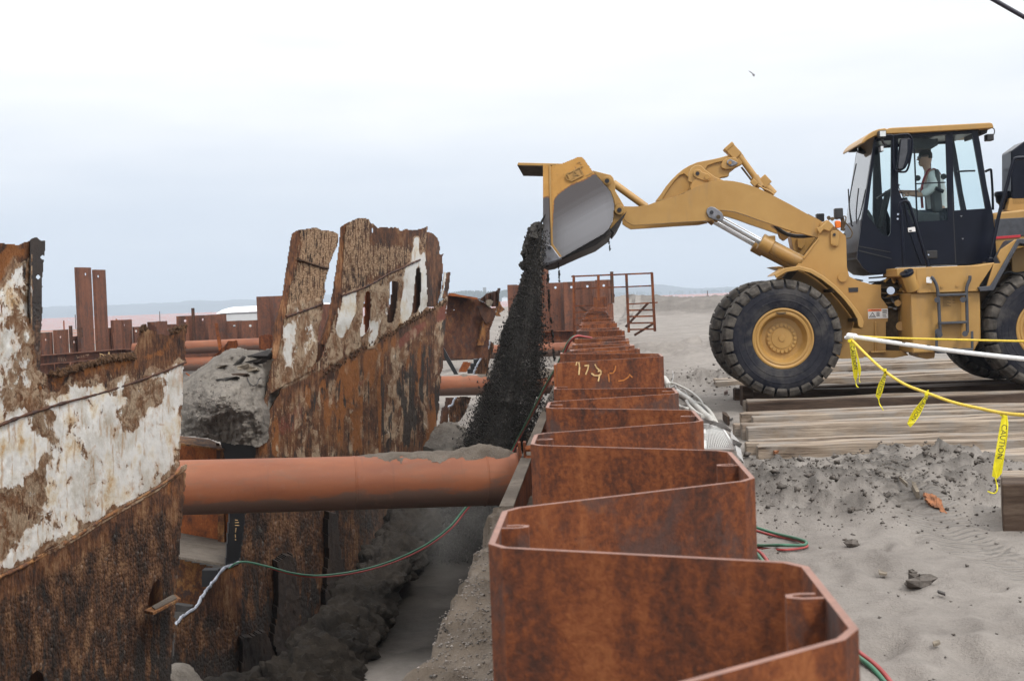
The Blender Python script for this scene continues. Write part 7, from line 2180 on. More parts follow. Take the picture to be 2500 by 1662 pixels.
# ---- lamps, beacon and plumbing on the tower top
work_lamp(ZC([(337, 877)])[0], 0.85, 0.12, 0.16, 'black_plastic', loader)
work_lamp(ZC([(180, 912)])[0], 2.0, 0.12, 0.13, 'black_plastic', loader)
lplate('marker_lamp', ZC([(312, 945), (320, 936), (350, 938), (360, 950), (358, 992), (350, 998), (318, 998)]), 0.70, 0.80, 'amber_lens', bevel=0.012)
ltube('lamp_bracket', [LP(*q, 0.85) for q in ZC([(365, 905), (375, 940), (372, 1020)])], 0.03, 'loader_grime')
for L_ in ([(385, 940), (430, 990), (455, 1040), (440, 1080), (405, 1088)], [(370, 900), (400, 905), (395, 960), (380, 1010)], [(250, 930), (290, 915), (330, 925)]):
    ltube('wire', [LP(*q, 0.8) for q in ZC(L_)], 0.010, 'loader_grime', n=6)
for q in ((285, 922), (380, 1010), (385, 1060), (255, 912)):
    lcyl('fitting', LP(*ZC([q])[0], 0.78), LP(*ZC([q])[0], 0.9), 0.03, 'loader_grime', n=8)
# articulation: hoses, pins and brackets between the frames
rr2 = random.Random(6)
mb = MB(); plate(mb, ZD([(1335, 130), (1540, 60), (1545, 620), (1370, 640), (1370, 400), (1335, 260)]), 1.0, 1.95, None, 0.9); mb.build('hitch_block', M['loader_grime'], loader, bevel=0.02)
for y_ in (72, 105, 150, 190, 225, 262, 300):
    lplate('hitch_plate', ZD([(1338, y_), (1540, y_ - 12), (1540, y_ - 2), (1338, y_ + 12)]), 0.86, 1.9, 'steel_dark' if y_ % 2 else 'loader_grime')
for k in range(16):
    x0, y0_ = rr2.uniform(1335, 1540), rr2.uniform(70, 330)
    pts = [LP(*ZD([(x0 + rr2.uniform(-12, 12) + q * rr2.uniform(15, 45), y0_ + rr2.uniform(-26, 26))])[0], rr2.uniform(0.75, 0.95)) for q in range(4)]
    ltube('hydraulic_hose', pts, rr2.uniform(0.014, 0.026), rr2.choice(['black_plastic', 'loader_grime', 'steel_worn', 'black_plastic', YEL]), n=7)
for q, r_, mt_ in (((1400, 175), 0.06, 'chrome'), ((1470, 430), 0.07, YEL), ((1510, 325), 0.03, 'chrome'), ((1450, 265), 0.05, YEL), ((1500, 400), 0.04, 'steel_worn')):
    lcyl('fitting', LP(*ZD([q])[0], 0.74), LP(*ZD([q])[0], 0.92), r_, mt_, n=12)
lplate('hitch_lug', ZD([(1230, 610), (1365, 605), (1500, 610), (1530, 640), (1420, 660), (1230, 655)]), 0.8, 1.6, YEL)
lplate('frame_rib', ZD([(1285, 400), (1300, 400), (1300, 620), (1285, 620)]), 0.72, 0.76, YEL)
lplate('frame_rib', ZD([(1255, 612), (1375, 608), (1375, 620), (1258, 624)]), 0.66, 0.76, YEL)
lplate('cover_cap', ZC([(470, 1435), (480, 1428), (550, 1440), (548, 1452), (475, 1450)]), 0.9, 1.3, 'black_plastic')

# ---- side tank, steps and rails
lplate('side_tank', ZD([(1545, 193), (2044, 178), (2050, 516), (1998, 612), (1556, 626), (1548, 400)]), 0.12, 1.05, YEL, bevel=0.02)
lplate('platform', ZD([(1443, 15), (1470, 12), (2030, -8), (2150, -28), (2040, 138), (2036, 176), (1595, 192), (1530, 80), (1445, 74)]), 0.07, 1.05, YEL, bevel=0.012)
lplate('panel_edge', ZD([(1585, 22), (1592, 22), (1597, 190), (1590, 190)]), 0.064, 0.07, YEL, bevel=0.002)
lplate('panel_edge', ZD([(1600, 182), (2036, 168), (2036, 178), (1600, 192)]), 0.062, 0.07, YEL, bevel=0.002)
lplate('panel_edge', ZD([(1905, 175), (1911, 175), (1911, 510), (1905, 510)]), 0.114, 0.12, YEL, bevel=0.002)
lplate('tank_foot', ZD([(1590, 622), (1720, 618), (1715, 660), (1660, 668), (1600, 650)]), 0.3, 0.9, YEL)
# small print stencilled on the tank
mb = MB()
for k in range(9):
    y_ = 222 + k * 8
    plate(mb, ZD([(1775, y_), (1775 + 30 + 14 * (k % 3), y_ - 1), (1775 + 30 + 14 * (k % 3), y_ + 2), (1775, y_ + 3)]), 0.117, 0.12)
    if k in (0, 2, 3, 5): plate(mb, ZD([(1845, y_), (1862 + 4 * (k % 2), y_ - 1), (1862 + 4 * (k % 2), y_ + 2), (1845, y_ + 3)]), 0.117, 0.12)
mb.build('stencil_print', M['loader_grime'], loader)
for q in ((1768, 147), (1878, 140), (1680, 178)):
    lcyl('bolt', LP(*ZD([q])[0], 0.05), LP(*ZD([q])[0], 0.075), 0.02, YEL, n=8)
a, b = LP(*ZD([(1520, 60)])[0], 0.02), LP(*ZD([(1560, 165)])[0], 0.10)
lcyl('filler_neck', a, b, 0.095, YEL, n=20)
dn = (a - b).normalized()
lcyl('filler_cap', a, a + dn * 0.05, 0.10, 'cab_black', n=20, bevel=0.008)
lcyl('filler_cap', a + dn * 0.05, a + dn * 0.08, 0.025, 'black_plastic', n=10)
lplate('tag', ZD([(1655, 82), (1665, 76), (1692, 80), (1697, 95), (1695, 122), (1656, 118)]), 0.0, 0.004, 'decal_white', bevel=0)
# ladder
ld = empty('access_ladder', (0, 0, 0), parent=loader)
for L_ in ([(1688, 78), (1705, 90), (1728, 135), (1738, 180), (1744, 250), (1752, 400), (1757, 480)], [(1970, 68), (1968, 95), (1952, 135), (1945, 180), (1948, 300), (1950, 400), (1952, 478)]):
    ltube('rail', [LP(*q, 0.0) for q in ZD(L_)], 0.024, 'grey_step', ld, 8)
for (xa, ya, xb, yb2) in ((1742, 208, 1948, 202), (1752, 410, 1952, 402)):
    lplate('rung', ZD([(xa, ya - 9), (xb, yb2 - 9), (xb, yb2 + 9), (xa, ya + 9)]), -0.03, 0.10, 'grey_step', ld)
for x_ in (1732, 1988):
    lplate('hanger', ZD([(x_ - 12, 468), (x_ + 8, 465), (x_ + 10, 600), (x_ - 10, 606)]), -0.01, 0.01, 'grey_step', ld)
lplate('rung', ZD([(1728, 598), (1996, 590), (1990, 618), (1735, 628)]), -0.03, 0.12, 'grey_step', ld)
for q in ((1735, 242), (1920, 240), (1738, 470), (1935, 485), (1752, 492)):
    lcyl('bolt', LP(*ZD([q])[0], -0.04), LP(*ZD([q])[0], 0.03), 0.042, 'grey_step', ld, 12)
# handrails
ltube('handrail', [LP(*q, 0.35) for q in ZC([(895, 1325), (885, 1150), (872, 900), (862, 815), (870, 782), (895, 772), (925, 776), (945, 810), (985, 930), (1040, 1120), (1110, 1350)])], 0.024, 'cab_black')
mb = MB(); q0 = LP(*ZC([(1108, 1372)])[0], 0.33); mb.ball(q0, 0.07, 12, 8, 0, (1, 0.8, 1.4)); mb.build('rail_foot', M['cab_black'], loader, smooth=60)
ltube('handrail', [LP(*q, 0.45) for q in ZC([(1628, 1290), (1660, 1100), (1705, 880), (1760, 680), (1800, 520), (1825, 435), (1850, 408), (1916, 402), (2100, 396), (2180, 420), (2190, 700), (2190, 1100)])], 0.028, 'cab_black')
mb = MB(); plate(mb, ZC([(1598, 1300), (1608, 1250), (1645, 1250), (1660, 1298)]), 0.40, 0.50, None, 0.45); mb.build('rail_foot', M['cab_black'], loader, bevel=0.01)
ltube('handrail', [LP(*q, 1.9) for q in ZC([(1585, 520), (1610, 508), (1632, 503), (1638, 530), (1648, 680), (1652, 845)])], 0.020, 'cab_black')
ltube('handrail', [LP(*q, 1.9) for q in ZC([(1350, 520), (1420, 515), (1500, 513)])], 0.015, 'cab_black')

# ---- engine hood, stacks, rear fender (carried on past the picture's edge)
X2 = 2860
lplate('hood', [(2424, 520), (2500, 511), (X2 - 60, 512), (X2, 530), (X2, 720), (2400, 720), (2410, 600)], 0.85, 2.1, YEL, bevel=0.03)
lplate('hood_side', [(2428, 535), (2500, 531), (X2 - 8, 531), (X2 - 8, 574), (2500, 576), (2430, 583)], 0.835, 0.85, 'grey_step')
lplate('hood_side', [(2427, 578), (2492, 573), (2492, 579.5), (2428, 584)], 0.828, 0.835, 'red_stripe', bevel=0.002)
lplate('engine_frame', [(2400, 640), (X2, 640), (X2, 800), (2600, 830), (2380, 790)], 0.75, 2.2, 'loader_grime')
lplate('counterweight', [(X2 - 150, 600), (X2 + 20, 610), (X2 + 20, 770), (X2 - 150, 790)], 0.3, 2.65, YEL, bevel=0.04)
lplate('intake_stack', [(2469, 369), (2500, 346), (2530, 335), (2600, 335), (2600, 500), (2469, 502)], 1.25, 1.75, 'cab_black', bevel=0.02)
lplate('stack_base', [(2465, 484), (2560, 482), (2560, 515), (2458, 515)], 1.25, 1.7, YEL)
q = U(2450, 490, 1.45)
mb = MB(); mb.lathe([(0.0, 0.14), (0.12, 0.14), (0.135, 0.12), (0.135, 0.08), (0.12, 0.06), (0.11, -0.02), (0.07, -0.06), (0.06, -0.14), (0.0, -0.14)], Lpt(q[0], 1.45, q[1]), (0, 0, 1), 28); mb.build('precleaner', M['cab_black'], loader, smooth=35)
# rear fender / steps
lplate('rear_fender', ZC([(1530, 1500), (1632, 1490), (1670, 1430), (1860, 1100), (1880, 1090)]) + [(2520, 582), (2680, 586), (2700, 600), (2500, 596)] + ZC([(1880, 1128), (1700, 1450), (1660, 1530), (1540, 1538)]), 0.0, 0.70, 'grey_step', bevel=0.008)
lplate('fender_side', ZC([(1660, 1300), (1720, 1298), (1690, 1240), (1720, 1180), (1845, 1095), (1860, 1100), (1632, 1490), (1600, 1496)]), 0.05, 0.10, YEL)
lplate('fender_panel', ZC([(1810, 1190), (1950, 1150)]) + [(2690, 610), (2690, 660)] + ZC([(1960, 1380), (1815, 1390)]), 0.55, 0.62, YEL)
ltube('hose', [LP(*q, 0.4) for q in ZC([(1730, 1385), (1790, 1372), (1840, 1385), (1900, 1380)])], 0.02, 'black_plastic')
# ------------------------------------------------------------------ the operator
def skin_mesh(name, pts, edges, radii, mat, parent, sub=2, root=0):
    inv = root_matrix(parent).inverted() if parent else Matrix.Identity(4)
    me = bpy.data.meshes.new(name)
    me.from_pydata([inv @ Vector(p) for p in pts], edges, [])
    me.update()
    o = link(name, me, mat, parent)
    sk = o.modifiers.new('skin', 'SKIN')
    sv = me.skin_vertices
    if not sv:
        bm = bmesh.new(); bm.from_mesh(me); bm.verts.layers.skin.verify(); bm.to_mesh(me); bm.free(); sv = me.skin_vertices
    for v, r_ in zip(me.skin_vertices[0].data, radii):
        v.radius = (r_, r_) if not isinstance(r_, tuple) else r_
        v.use_root = False
    me.skin_vertices[0].data[root].use_root = True
    sk.use_smooth_shade = True
    sb = o.modifiers.new('subdiv', 'SUBSURF'); sb.levels = sub; sb.render_levels = sub
    return o
DM = 1.50
def B(x, y, d=0.0): return LP(*ZC([(x, y)])[0], DM + d)
per = empty('person', B(1150, 1000), 'man in sunglasses, white shirt and red suspenders driving the loader', 'person', None, LRZ)
# one continuous figure: pelvis, spine, neck, head, arms to the wrists, legs
bp = [B(1190, 900), B(1180, 790), B(1160, 660), B(1130, 565), B(1098, 510), B(1085, 470), B(1075, 420), B(1068, 370),
      B(1145, 545, -0.19), B(1150, 660, -0.24), B(1040, 720, -0.22), B(935, 712, -0.22),
      B(1145, 545, 0.19), B(1140, 660, 0.24), B(1000, 700, 0.22), B(850, 690, 0.16),
      B(1185, 915, -0.1), B(1000, 880, -0.13), B(955, 1060, -0.13), B(905, 1085, -0.13),
      B(1185, 915, 0.1), B(990, 880, 0.13), B(930, 1060, 0.13), B(880, 1085, 0.13)]
be = [(0, 1), (1, 2), (2, 3), (3, 4), (4, 5), (5, 6), (6, 7), (3, 8), (8, 9), (9, 10), (10, 11), (3, 12), (12, 13), (13, 14), (14, 15), (0, 16), (16, 17), (17, 18), (18, 19), (0, 20), (20, 21), (21, 22), (22, 23)]
br_ = [0.15, 0.14, 0.15, 0.14, 0.062, 0.062, 0.098, 0.085, 0.065, 0.050, 0.042, 0.030, 0.065, 0.050, 0.042, 0.030, 0.09, 0.075, 0.055, 0.04, 0.09, 0.075, 0.055, 0.04]
skin_mesh('body', bp, be, br_, M['skin'], per, 2)
cl_ = [0, 1, 2, 3, 8, 9, 10, 12, 13, 14]
ci_ = {v: i for i, v in enumerate(cl_)}
skin_mesh('shirt', [bp[i] for i in cl_], [(ci_[a], ci_[b]) for a, b in be if a in ci_ and b in ci_], [0.17, 0.165, 0.18, 0.165, 0.09, 0.078, 0.066, 0.09, 0.078, 0.066], M['shirt_white'], per, 2)
cl_ = [0, 16, 17, 18, 20, 21, 22]
ci_ = {v: i for i, v in enumerate(cl_)}
skin_mesh('trousers', [bp[i] for i in cl_], [(ci_[a], ci_[b]) for a, b in be if a in ci_ and b in ci_], [0.168, 0.11, 0.095, 0.075, 0.11, 0.095, 0.075], M['trousers'], per, 2)
# hands closed on the lever and the wheel: palm and five bent fingers
for (wx, wy, wd) in ((935, 712, -0.22), (850, 690, 0.16)):
    pts = [B(wx, wy, wd), B(wx - 22, wy - 2, wd)]; ed = [(0, 1)]; ra = [0.028, 0.030]
    for k in range(4):
        ln = (0.9, 1.0, 0.95, 0.8)[k]
        b0_ = len(pts); z_ = wd + (k - 1.5) * 0.021
        pts += [B(wx - 34, wy - 6 + k * 2, z_), B(wx - 34 - 14 * ln, wy + 2, z_), B(wx - 36 - 12 * ln, wy + 16, z_), B(wx - 28, wy + 22, z_)]
        ed += [(1, b0_), (b0_, b0_ + 1), (b0_ + 1, b0_ + 2), (b0_ + 2, b0_ + 3)]; ra += [0.011, 0.0095, 0.009, 0.008]
    b0_ = len(pts)
    pts += [B(wx - 20, wy + 10, wd - 0.03), B(wx - 34, wy + 16, wd - 0.035), B(wx - 42, wy + 12, wd - 0.03)]
    ed += [(0, b0_), (b0_, b0_ + 1), (b0_ + 1, b0_ + 2)]; ra += [0.013, 0.011, 0.009]
    skin_mesh('hand', pts, ed, ra, M['skin'], per, 1)
# head details
hc = B(1072, 405)
def HV(u_, d, z_): return hc + LE * u_ + LN * d + Vector((0, 0, z_))
mb = MB(); mb.ball(hc + LE * 0.004 + Vector((0, 0, -0.01)), 0.105, 16, 12, 0, (1.0, 0.78, 1.22)); mb.ball(HV(-0.045, 0, -0.085), 0.052, 12, 8, 0, (1, 0.9, 0.9))
mb.build('face', M['skin'], per, smooth=80)
mb = MB(); mb.add([HV(-0.098, 0, 0.015), HV(-0.132, 0.0, -0.025), HV(-0.095, -0.018, -0.032), HV(-0.095, 0.018, -0.032), HV(-0.096, -0.01, 0.01), HV(-0.096, 0.01, 0.01)], [(0, 4, 2, 1), (0, 1, 3, 5), (1, 2, 3)]); mb.build('nose', M['skin'], per)
mb = MB(); mb.cyl(HV(0.012, -0.085, -0.012), HV(0.012, -0.07, -0.012), 0.026, 10); mb.cyl(HV(0.012, 0.07, -0.012), HV(0.012, 0.085, -0.012), 0.026, 10); mb.build('ear', M['skin'], per, smooth=50)
mb = MB(); mb.ball(HV(0.012, 0, 0.035), 0.108, 18, 10, 0.02, (1.0, 0.82, 1.0))
vs = [v for v in mb.v]
mb2 = MB(); keep = []
for f in mb.f:
    c_ = sum((Vector(vs[i]) for i in f), Vector()) / len(f); q = c_ - hc
    if q.z > 0.045 or (q.dot(LE) > 0.02 and q.z > -0.05): keep.append(f)
mb2.v = mb.v; mb2.f = keep; mb2.mi = [0] * len(keep); mb2.build('hair', M['hair'], per, smooth=70)
mb = MB()
for s in (-1, 1): mb.box(HV(-0.088, s * 0.038, 0.012), (0.018, 0.062, 0.042), Matrix.Rotation(LRZ, 3, 'Z')); mb.box(HV(-0.035, s * 0.086, 0.022), (0.12, 0.008, 0.016), Matrix.Rotation(LRZ, 3, 'Z'))
mb.box(HV(-0.095, 0, 0.022), (0.01, 0.03, 0.01)); mb.build('sunglasses', M['decal_black'], per)
mb = MB(); mb.box(HV(-0.094, 0, -0.068), (0.012, 0.045, 0.010)); mb.build('mouth', M['hair'], per)
for s in (-1, 1):
    pts = spline([B(1050, 830, s * 0.10), B(1042, 690, s * 0.11), B(1060, 590, s * 0.12), B(1100, 508, s * 0.11), B(1140, 492, s * 0.10), B(1190, 530, s * 0.09), B(1225, 620, s * 0.06), B(1245, 760, s * 0.03)], 6)
    mb = MB()
    for a, b in zip(pts[:-1], pts[1:]):
        mb.add([a - LN * 0.02 - LE * 0.012, b - LN * 0.02 - LE * 0.012, b + LN * 0.02 - LE * 0.012, a + LN * 0.02 - LE * 0.012], [(0, 1, 2, 3)])
        mb.add([a - LN * 0.02 - LE * 0.012, b - LN * 0.02 - LE * 0.012, b - LN * 0.02 + LE * 0.02, a - LN * 0.02 + LE * 0.02], [(0, 1, 2, 3)])
    mb.build('suspender', M['suspender'], per)

# ------------------------------------------------------------------ crane mats
rm = random.Random(12)
def mat_thing(pxl, yf, zt, wd, length, label, nb=4, th=0.30, bdark=()):
    p = atz(pxl, yf, zt)                    # front left top corner
    root = empty('crane_mat', p - Vector((0, 0, th)), label, 'timber mat', 'timber mats under the loader', LRZ + rm.uniform(-0.008, 0.008))
    Rm = root_matrix(root)
    bw_ = wd / nb
    for k in range(nb):
        x0 = rm.uniform(-0.10, 0.06) - k * 0.03; x1 = length + rm.uniform(-0.2, 0.2)
        y0_ = k * bw_ + 0.008; y1_ = (k + 1) * bw_ - 0.008
        dz = rm.uniform(-0.018, 0.012)
        seg = 12; vs = []; fs = []
        for i in range(seg + 1):
            x = x0 + (x1 - x0) * i / seg
            b_ = 0.012 * math.sin(i * 0.8 + k * 2) + rm.uniform(-0.006, 0.006)
            for (y, z) in ((y0_, 0), (y1_, 0), (y1_ - 0.01, th + dz), (y0_ + 0.012, th + dz)):
                vs.append((x, y + rm.uniform(-0.006, 0.006), z + (b_ if z > 0 else 0)))
        for i in range(seg):
            for q in range(4):
                q2 = (q + 1) % 4
                fs.append((i * 4 + q, i * 4 + q2, i * 4 + 4 + q2, i * 4 + 4 + q))
        fs.append((3, 2, 1, 0)); e_ = seg * 4; fs.append((e_, e_ + 1, e_ + 2, e_ + 3))
        mb = MB(); mb.add([Rm @ Vector(v) for v in vs], fs)
        mb.build('beam', M['timber_dark'] if k in bdark else M['timber'], root, bevel=0.012)
    return root
ZT = O3.z
mat_thing(1905, 897, ZT - 0.02, 1.5, 5.5, 'farthest timber mat, seen behind the front wheel under the loader frame', 4)
mat_thing(1759, 931, ZT - 0.06, 1.1, 6.5, 'timber mat sticking out left of the front tyre behind it', 4)
mat_thing(1830, 957, ZT - 0.01, 1.0, 6.2, 'dark wet timber mat between the front and far wheels', 3, bdark=(0, 1, 2))
mat_thing(1838, 980.5, ZT - 0.003, 0.72, 6.2, 'timber mat carrying the near front tyre', 3, bdark=(0,))
mat_thing(1831, 1015.6, ZT - 0.01, 0.76, 6.2, 'first clear timber mat in front of the loader tyre', 3)
mat_thing(1828, 1042, ZT - 0.01, 0.80, 6.2, 'pale timber mat just above the churned sand heap', 3)
mat_thing(1868, 1092, ZT - 0.06, 0.85, 6.0, 'timber mat half buried in the sand with a fresh reddish split edge', 4)
mat_thing(2303, 1120, ZT - 0.05, 0.9, 5.0, 'short grey timber mat at the right beyond the hanging tape', 3)
# fresh reddish split face
p0 = [atz(x, y, 0.06) + Vector((0, -0.06, 0)) for x, y in zc([(492, 690), (560, 660), (790, 632), (790, 660), (640, 690), (540, 712)], 1700, 850, 2.851)]
mb = MB(); mb.prism(p0, (0, 0.03, -0.04)); tag(mb.build('split_board', M['bark_orange']), 'fresh reddish split board edge in front of the half buried mat', 'board')
# heavy squared timber at the right edge
tb = atz(2449, 1178, 0.33)
root = empty('squared_timber', tb - Vector((0, 0, 0.33)), 'heavy squared timber block at the right edge behind the long tape flag', 'timber', None, -0.33)
Rm = root_matrix(root)
for k, (y0_, y1_, z0_, z1_) in enumerate(((0.0, 0.34, 0.0, 0.325), (0.355, 0.70, 0.0, 0.33))):
    mb = MB(); vs = []
    for x in (-0.01, 0.3, 0.8, 1.6, 2.6):
        for y, z in ((y0_, z0_ - 0.2), (y1_, z0_ - 0.2), (y1_, z1_), (y0_, z1_)): vs.append(Rm @ Vector((x, y + rm.uniform(-0.008, 0.008), z + rm.uniform(-0.006, 0.006))))
    fs = [(3, 2, 1, 0), (16, 17, 18, 19)]
    for i in range(4):
        for q in range(4):
            q2 = (q + 1) % 4; fs.append((i * 4 + q, i * 4 + q2, i * 4 + 4 + q2, i * 4 + 4 + q))
    mb.add(vs, fs); mb.build('beam', M['timber_dark' if k == 0 else 'timber'], root, bevel=0.012)
mb = MB(); mb.box(atz(1826, 985, 0.02) + Vector((0, 0.1, 0.1)), (0.16, 0.3, 0.34)); tag(mb.build('wood_block', M['timber_dark'], bevel=0.01), 'dark upright wood block left of the front tyre contact', 'block')

# ------------------------------------------------------------------ PVC pole, ropes and tape flags
pt = at(2078, 821, 13.0); pe = at(2500, 868, 11.3)
dpole = pe - pt
pole = empty('plastic_pole', pt, 'long white plastic pole with a yellow rope tied to its tip', 'pole')
mb = MB(); mb.tube([pt + dpole * k / 10 + Vector((0, 0, -0.03 * math.sin(math.pi * k / 16))) for k in range(0, 17)], 0.0195, 14); mb.build('tube', M['pvc'], pole, smooth=60)
mb = MB(); mb.cyl(pt - dpole.normalized() * 0.04, pt + dpole.normalized() * 0.06, 0.031, 14); mb.cyl(pt - dpole.normalized() * 0.01, pt - dpole.normalized() * 0.08 + Vector((0, 0, -0.02)), 0.024, 12, 0.015); mb.build('tee_fitting', M['pvc'], pole, smooth=40, bevel=0.004)
mb = MB()
for k, t_ in enumerate((0.18, 0.32, 0.47, 0.62, 0.80, 0.93)):
    c_ = pt + dpole * t_
    mb.tube([c_ + Vector((0, -0.0225, -0.002)), c_ + dpole * 0.02 + Vector((0, -0.0225, -0.002))], 0.004, 5)
mb.build('print_mark', M['decal_black'], pole)
def rope(pxs, Ys, r_, label):
    P = spline([at(x, y, Y) for (x, y), Y in zip(pxs, Ys)], 8)
    mb = MB(); mb.tube(P, r_, 7)
    o = mb.build('rope', M['rope_yellow'], smooth=60)
    tag(o, label, 'rope', 'yellow ropes on the barrier'); return P
rp1 = [(2076, 826), (2124, 874), (2163, 908), (2209, 938), (2263, 959), (2327, 982), (2401, 999), (2447, 1008), (2500, 1013), (2600, 1018)]
rope(rp1, np.linspace(13.0, 8.6, 10), 0.0125, 'yellow rope sagging from the pole tip with tape flags tied on')
rope([(2082, 820), (2168, 824.6), (2300, 828.5), (2500, 833), (2640, 836)], [13.05, 12.7, 12.3, 11.8, 11.4], 0.010, 'taut yellow rope running level behind the white pole')
def flag(pxs, Y, label, tail, txt=None, tc=None, tang=0.0, tsz=16):
    root = empty('tape_flag', at(*pxs[0], Y), label, 'tape flag', 'yellow tape flags tied on the rope')
    q = np.array(pxs, float); mid = len(q)
    P = [at(x, y, Y + 0.02 * math.sin(k * 1.3)) for k, (x, y) in enumerate(pxs)]
    mb = MB(); mb.prism(P, (0.0, 0.004, 0)); mb.build('tape', M['tape_yellow'], root)
    T = [at(x, y, Y + 0.01 * math.sin(k * 2)) for k, (x, y) in enumerate(tail)]
    mb = MB(); mb.tube(spline(T, 4), 0.005, 5); mb.tube([P[0] + Vector((0, 0, 0.012)), P[0] + Vector((0, 0, -0.012))], 0.016, 8); mb.build('tail', M['tape_yellow'], root)
    if txt:
        s = tsz * Y / FPX
        vs, fs = text_shape(txt, s, 0.0006)
        c = at(*tc, Y - 0.022); ca, sa = math.cos(tang), math.sin(tang)
        V_ = [c + Vector(((v.x * ca - v.y * sa), -v.z, (v.x * sa + v.y * ca))) for v in vs]
        mb = MB(); mb.add(V_, fs); mb.build('lettering', M['ink_black'], root)
flag([(2074, 832), (2084, 834), (2088, 860), (2092, 890), (2094.5, 908), (2093, 922), (2088.5, 931), (2084, 920), (2080, 885), (2076, 856)], 12.95, 'first tape flag, hanging straight from the tip of the white pole', [(2089, 930), (2090, 938), (2093, 944), (2096, 945)], 'CAUTION', (2084.5, 873), R(-82), 13)
flag([(2086, 842), (2090, 850), (2097, 876), (2102.5, 902), (2101, 914), (2098, 924), (2095, 905), (2093, 880), (2089, 858)], 12.9, 'thin twisted tape flag close beside the first one', [(2098, 923), (2098, 930), (2100, 933)])
flag([(2160, 903), (2165, 909), (2161, 930), (2155, 955), (2151, 967), (2145, 976), (2138, 966), (2141, 950), (2146, 935), (2155, 918)], 12.0, 'second tape flag along the sagging rope, slanting left', [(2145, 975), (2147, 985), (2152, 994), (2156, 1001)], 'CAUTION', (2153, 936), R(-110), 13)
flag([(2262, 962), (2267, 966), (2257, 990), (2245, 1015), (2233, 1032), (2222.6, 1043), (2215, 1034), (2221, 1018), (2230, 1002), (2246, 982)], 11.0, 'third tape flag along the rope, strongly slanted', [(2263, 962), (2263, 955), (2267, 953)], 'CAUTION', (2244, 999), R(-122), 14)
flag([(2447, 1011), (2459, 1013), (2462, 1035), (2460, 1065), (2453, 1110), (2446, 1155), (2434, 1169), (2422, 1162), (2425, 1140), (2430, 1110), (2438, 1060)], 9.6, 'longest tape flag, nearest, hanging by the squared timber', [(2430, 1168), (2433, 1180), (2435, 1192), (2431, 1202), (2422, 1203), (2412, 1199)], 'CAUTION', (2446, 1078), R(-100), 19)

# ------------------------------------------------------------------ hoses
def hose(pts, r_, mat, label, grp=None, n=8, sub=8, name='hose'):
    if name == 'hose' and mat in ('hose_green', 'hose_red') and pts[0].y > 9: r_ = 0.0105 if mat == 'hose_green' else 0.0085
    P = spline(pts, sub); mb = MB(); mb.tube(P, r_, n)
    o = mb.build(name, M[mat], smooth=60)
    return tag(o, label, name.replace('_', ' '), grp)
def gpt(x, y, lift=0.012):
    d = ray(x, y); Y = np.arange(4.0, 40.0, 0.03); k = Y / d.y
    z = ground_h(d.x * k, Y)[0] + lift
    hit = np.nonzero(CAMZ + d.z * k <= z)[0]
    i = hit[0] if len(hit) else -1
    return Vector((d.x * k[i], Y[i], float(z[i])))
lp = [(1838, 1288), (1893, 1303), (1945, 1314), (1968, 1323), (1960, 1332), (1910, 1336), (1844, 1331), (1780, 1322)]
hose([gpt(x, y, 0.03) for x, y in lp], 0.0125, 'hose_green', 'green hose looped on the sand beside the nearest piles', 'gas hoses')
hose([gpt(x + 2, y + 6, 0.014) for x, y in lp], 0.0125, 'hose_red', 'red hose looped on the sand under the green loop', 'gas hoses')
lp = [(1835, 1345), (1848, 1355), (1862, 1372), (1878, 1400), (1900, 1450), (1960, 1520), (2050, 1570), (2098, 1606), (2130, 1635), (2160, 1668), (2200, 1720)]
hose([gpt(x, y, 0.016) for x, y in lp], 0.012, 'hose_green', 'green hose running down the sand at the bottom right of the piles', 'gas hoses')
hose([gpt(x + 12, y - 2, 0.016) for x, y in lp], 0.012, 'hose_red', 'red hose running down the sand at the bottom right of the piles', 'gas hoses')
A1 = [(1440, 826, 10.6), (1426, 823.5, 10.5), (1404, 821.5, 10.4), (1388, 835, 10.5), (1372, 867, 10.8), (1356, 900, 11.2), (1337, 932, 11.8), (1311, 981, 12.8), (1270, 1060, 14.9), (1225, 1140, 15.2), (1139, 1236, 15.2), (1096, 1287, 15.1), (1033, 1333, 15.0), (949, 1371, 14.9), (864, 1394, 14.8), (780, 1404, 14.6), (716, 1398.5, 14.4), (653, 1382, 14.3), (603, 1371, 14.25), (577, 1374, 14.3), (560, 1386, 14.4)]
hose([at(*q) for q in A1], 0.0125, 'hose_green', 'green hose drooping from the wall top across the trench to the wreck', 'gas hoses')
A2 = [(x + 4, y - 1 if y < 1200 else y + 4, Y - 0.06 if y < 1200 else Y + 0.03) for x, y, Y in A1[:-3]]
hose([at(*q) for q in A2], 0.0125, 'hose_red', 'red hose drooping beside the green one across the trench', 'gas hoses')

# ------------------------------------------------------------------ bundle of cables and strap beside the wall
Zw = lambda L: zc(L, 1600, 900, 7.129)
def cab3(L_, Ys, r_, mat, label, name='cable'):
    L2_ = Zw(L_)
    P = [gpt(x, y, 0.06) for x, y in L2_]
    return hose(P, r_ * sum(p.y for p in P) / len(P) / 9.0, mat, label, 'cables and hoses piled beside the wall', 8, 8, name)
cab3([(150, 170), (185, 205), (205, 240), (232, 295)], (9.0, 8.6), 0.019, 'hose_white', 'fat white hose end at the top of the cable pile')
cab3([(380, 395), (430, 440), (560, 520), (700, 645), (850, 790), (955, 875), (1020, 960)], (9.5, 8.8), 0.021, 'hose_white', 'fattest pale hose running down the cable pile')
cab3([(235, 240), (330, 262), (450, 318), (560, 370), (660, 440), (760, 525), (810, 590), (830, 640)], (10, 10.4), 0.008, 'hose_white', 'thin white hose arching over the sand on the right of the pile')
cab3([(620, 560), (720, 590), (850, 650), (960, 760), (1030, 880), (1080, 980)], (9.4, 9.6), 0.012, 'hose_white', 'white hose curving round the black sheet')
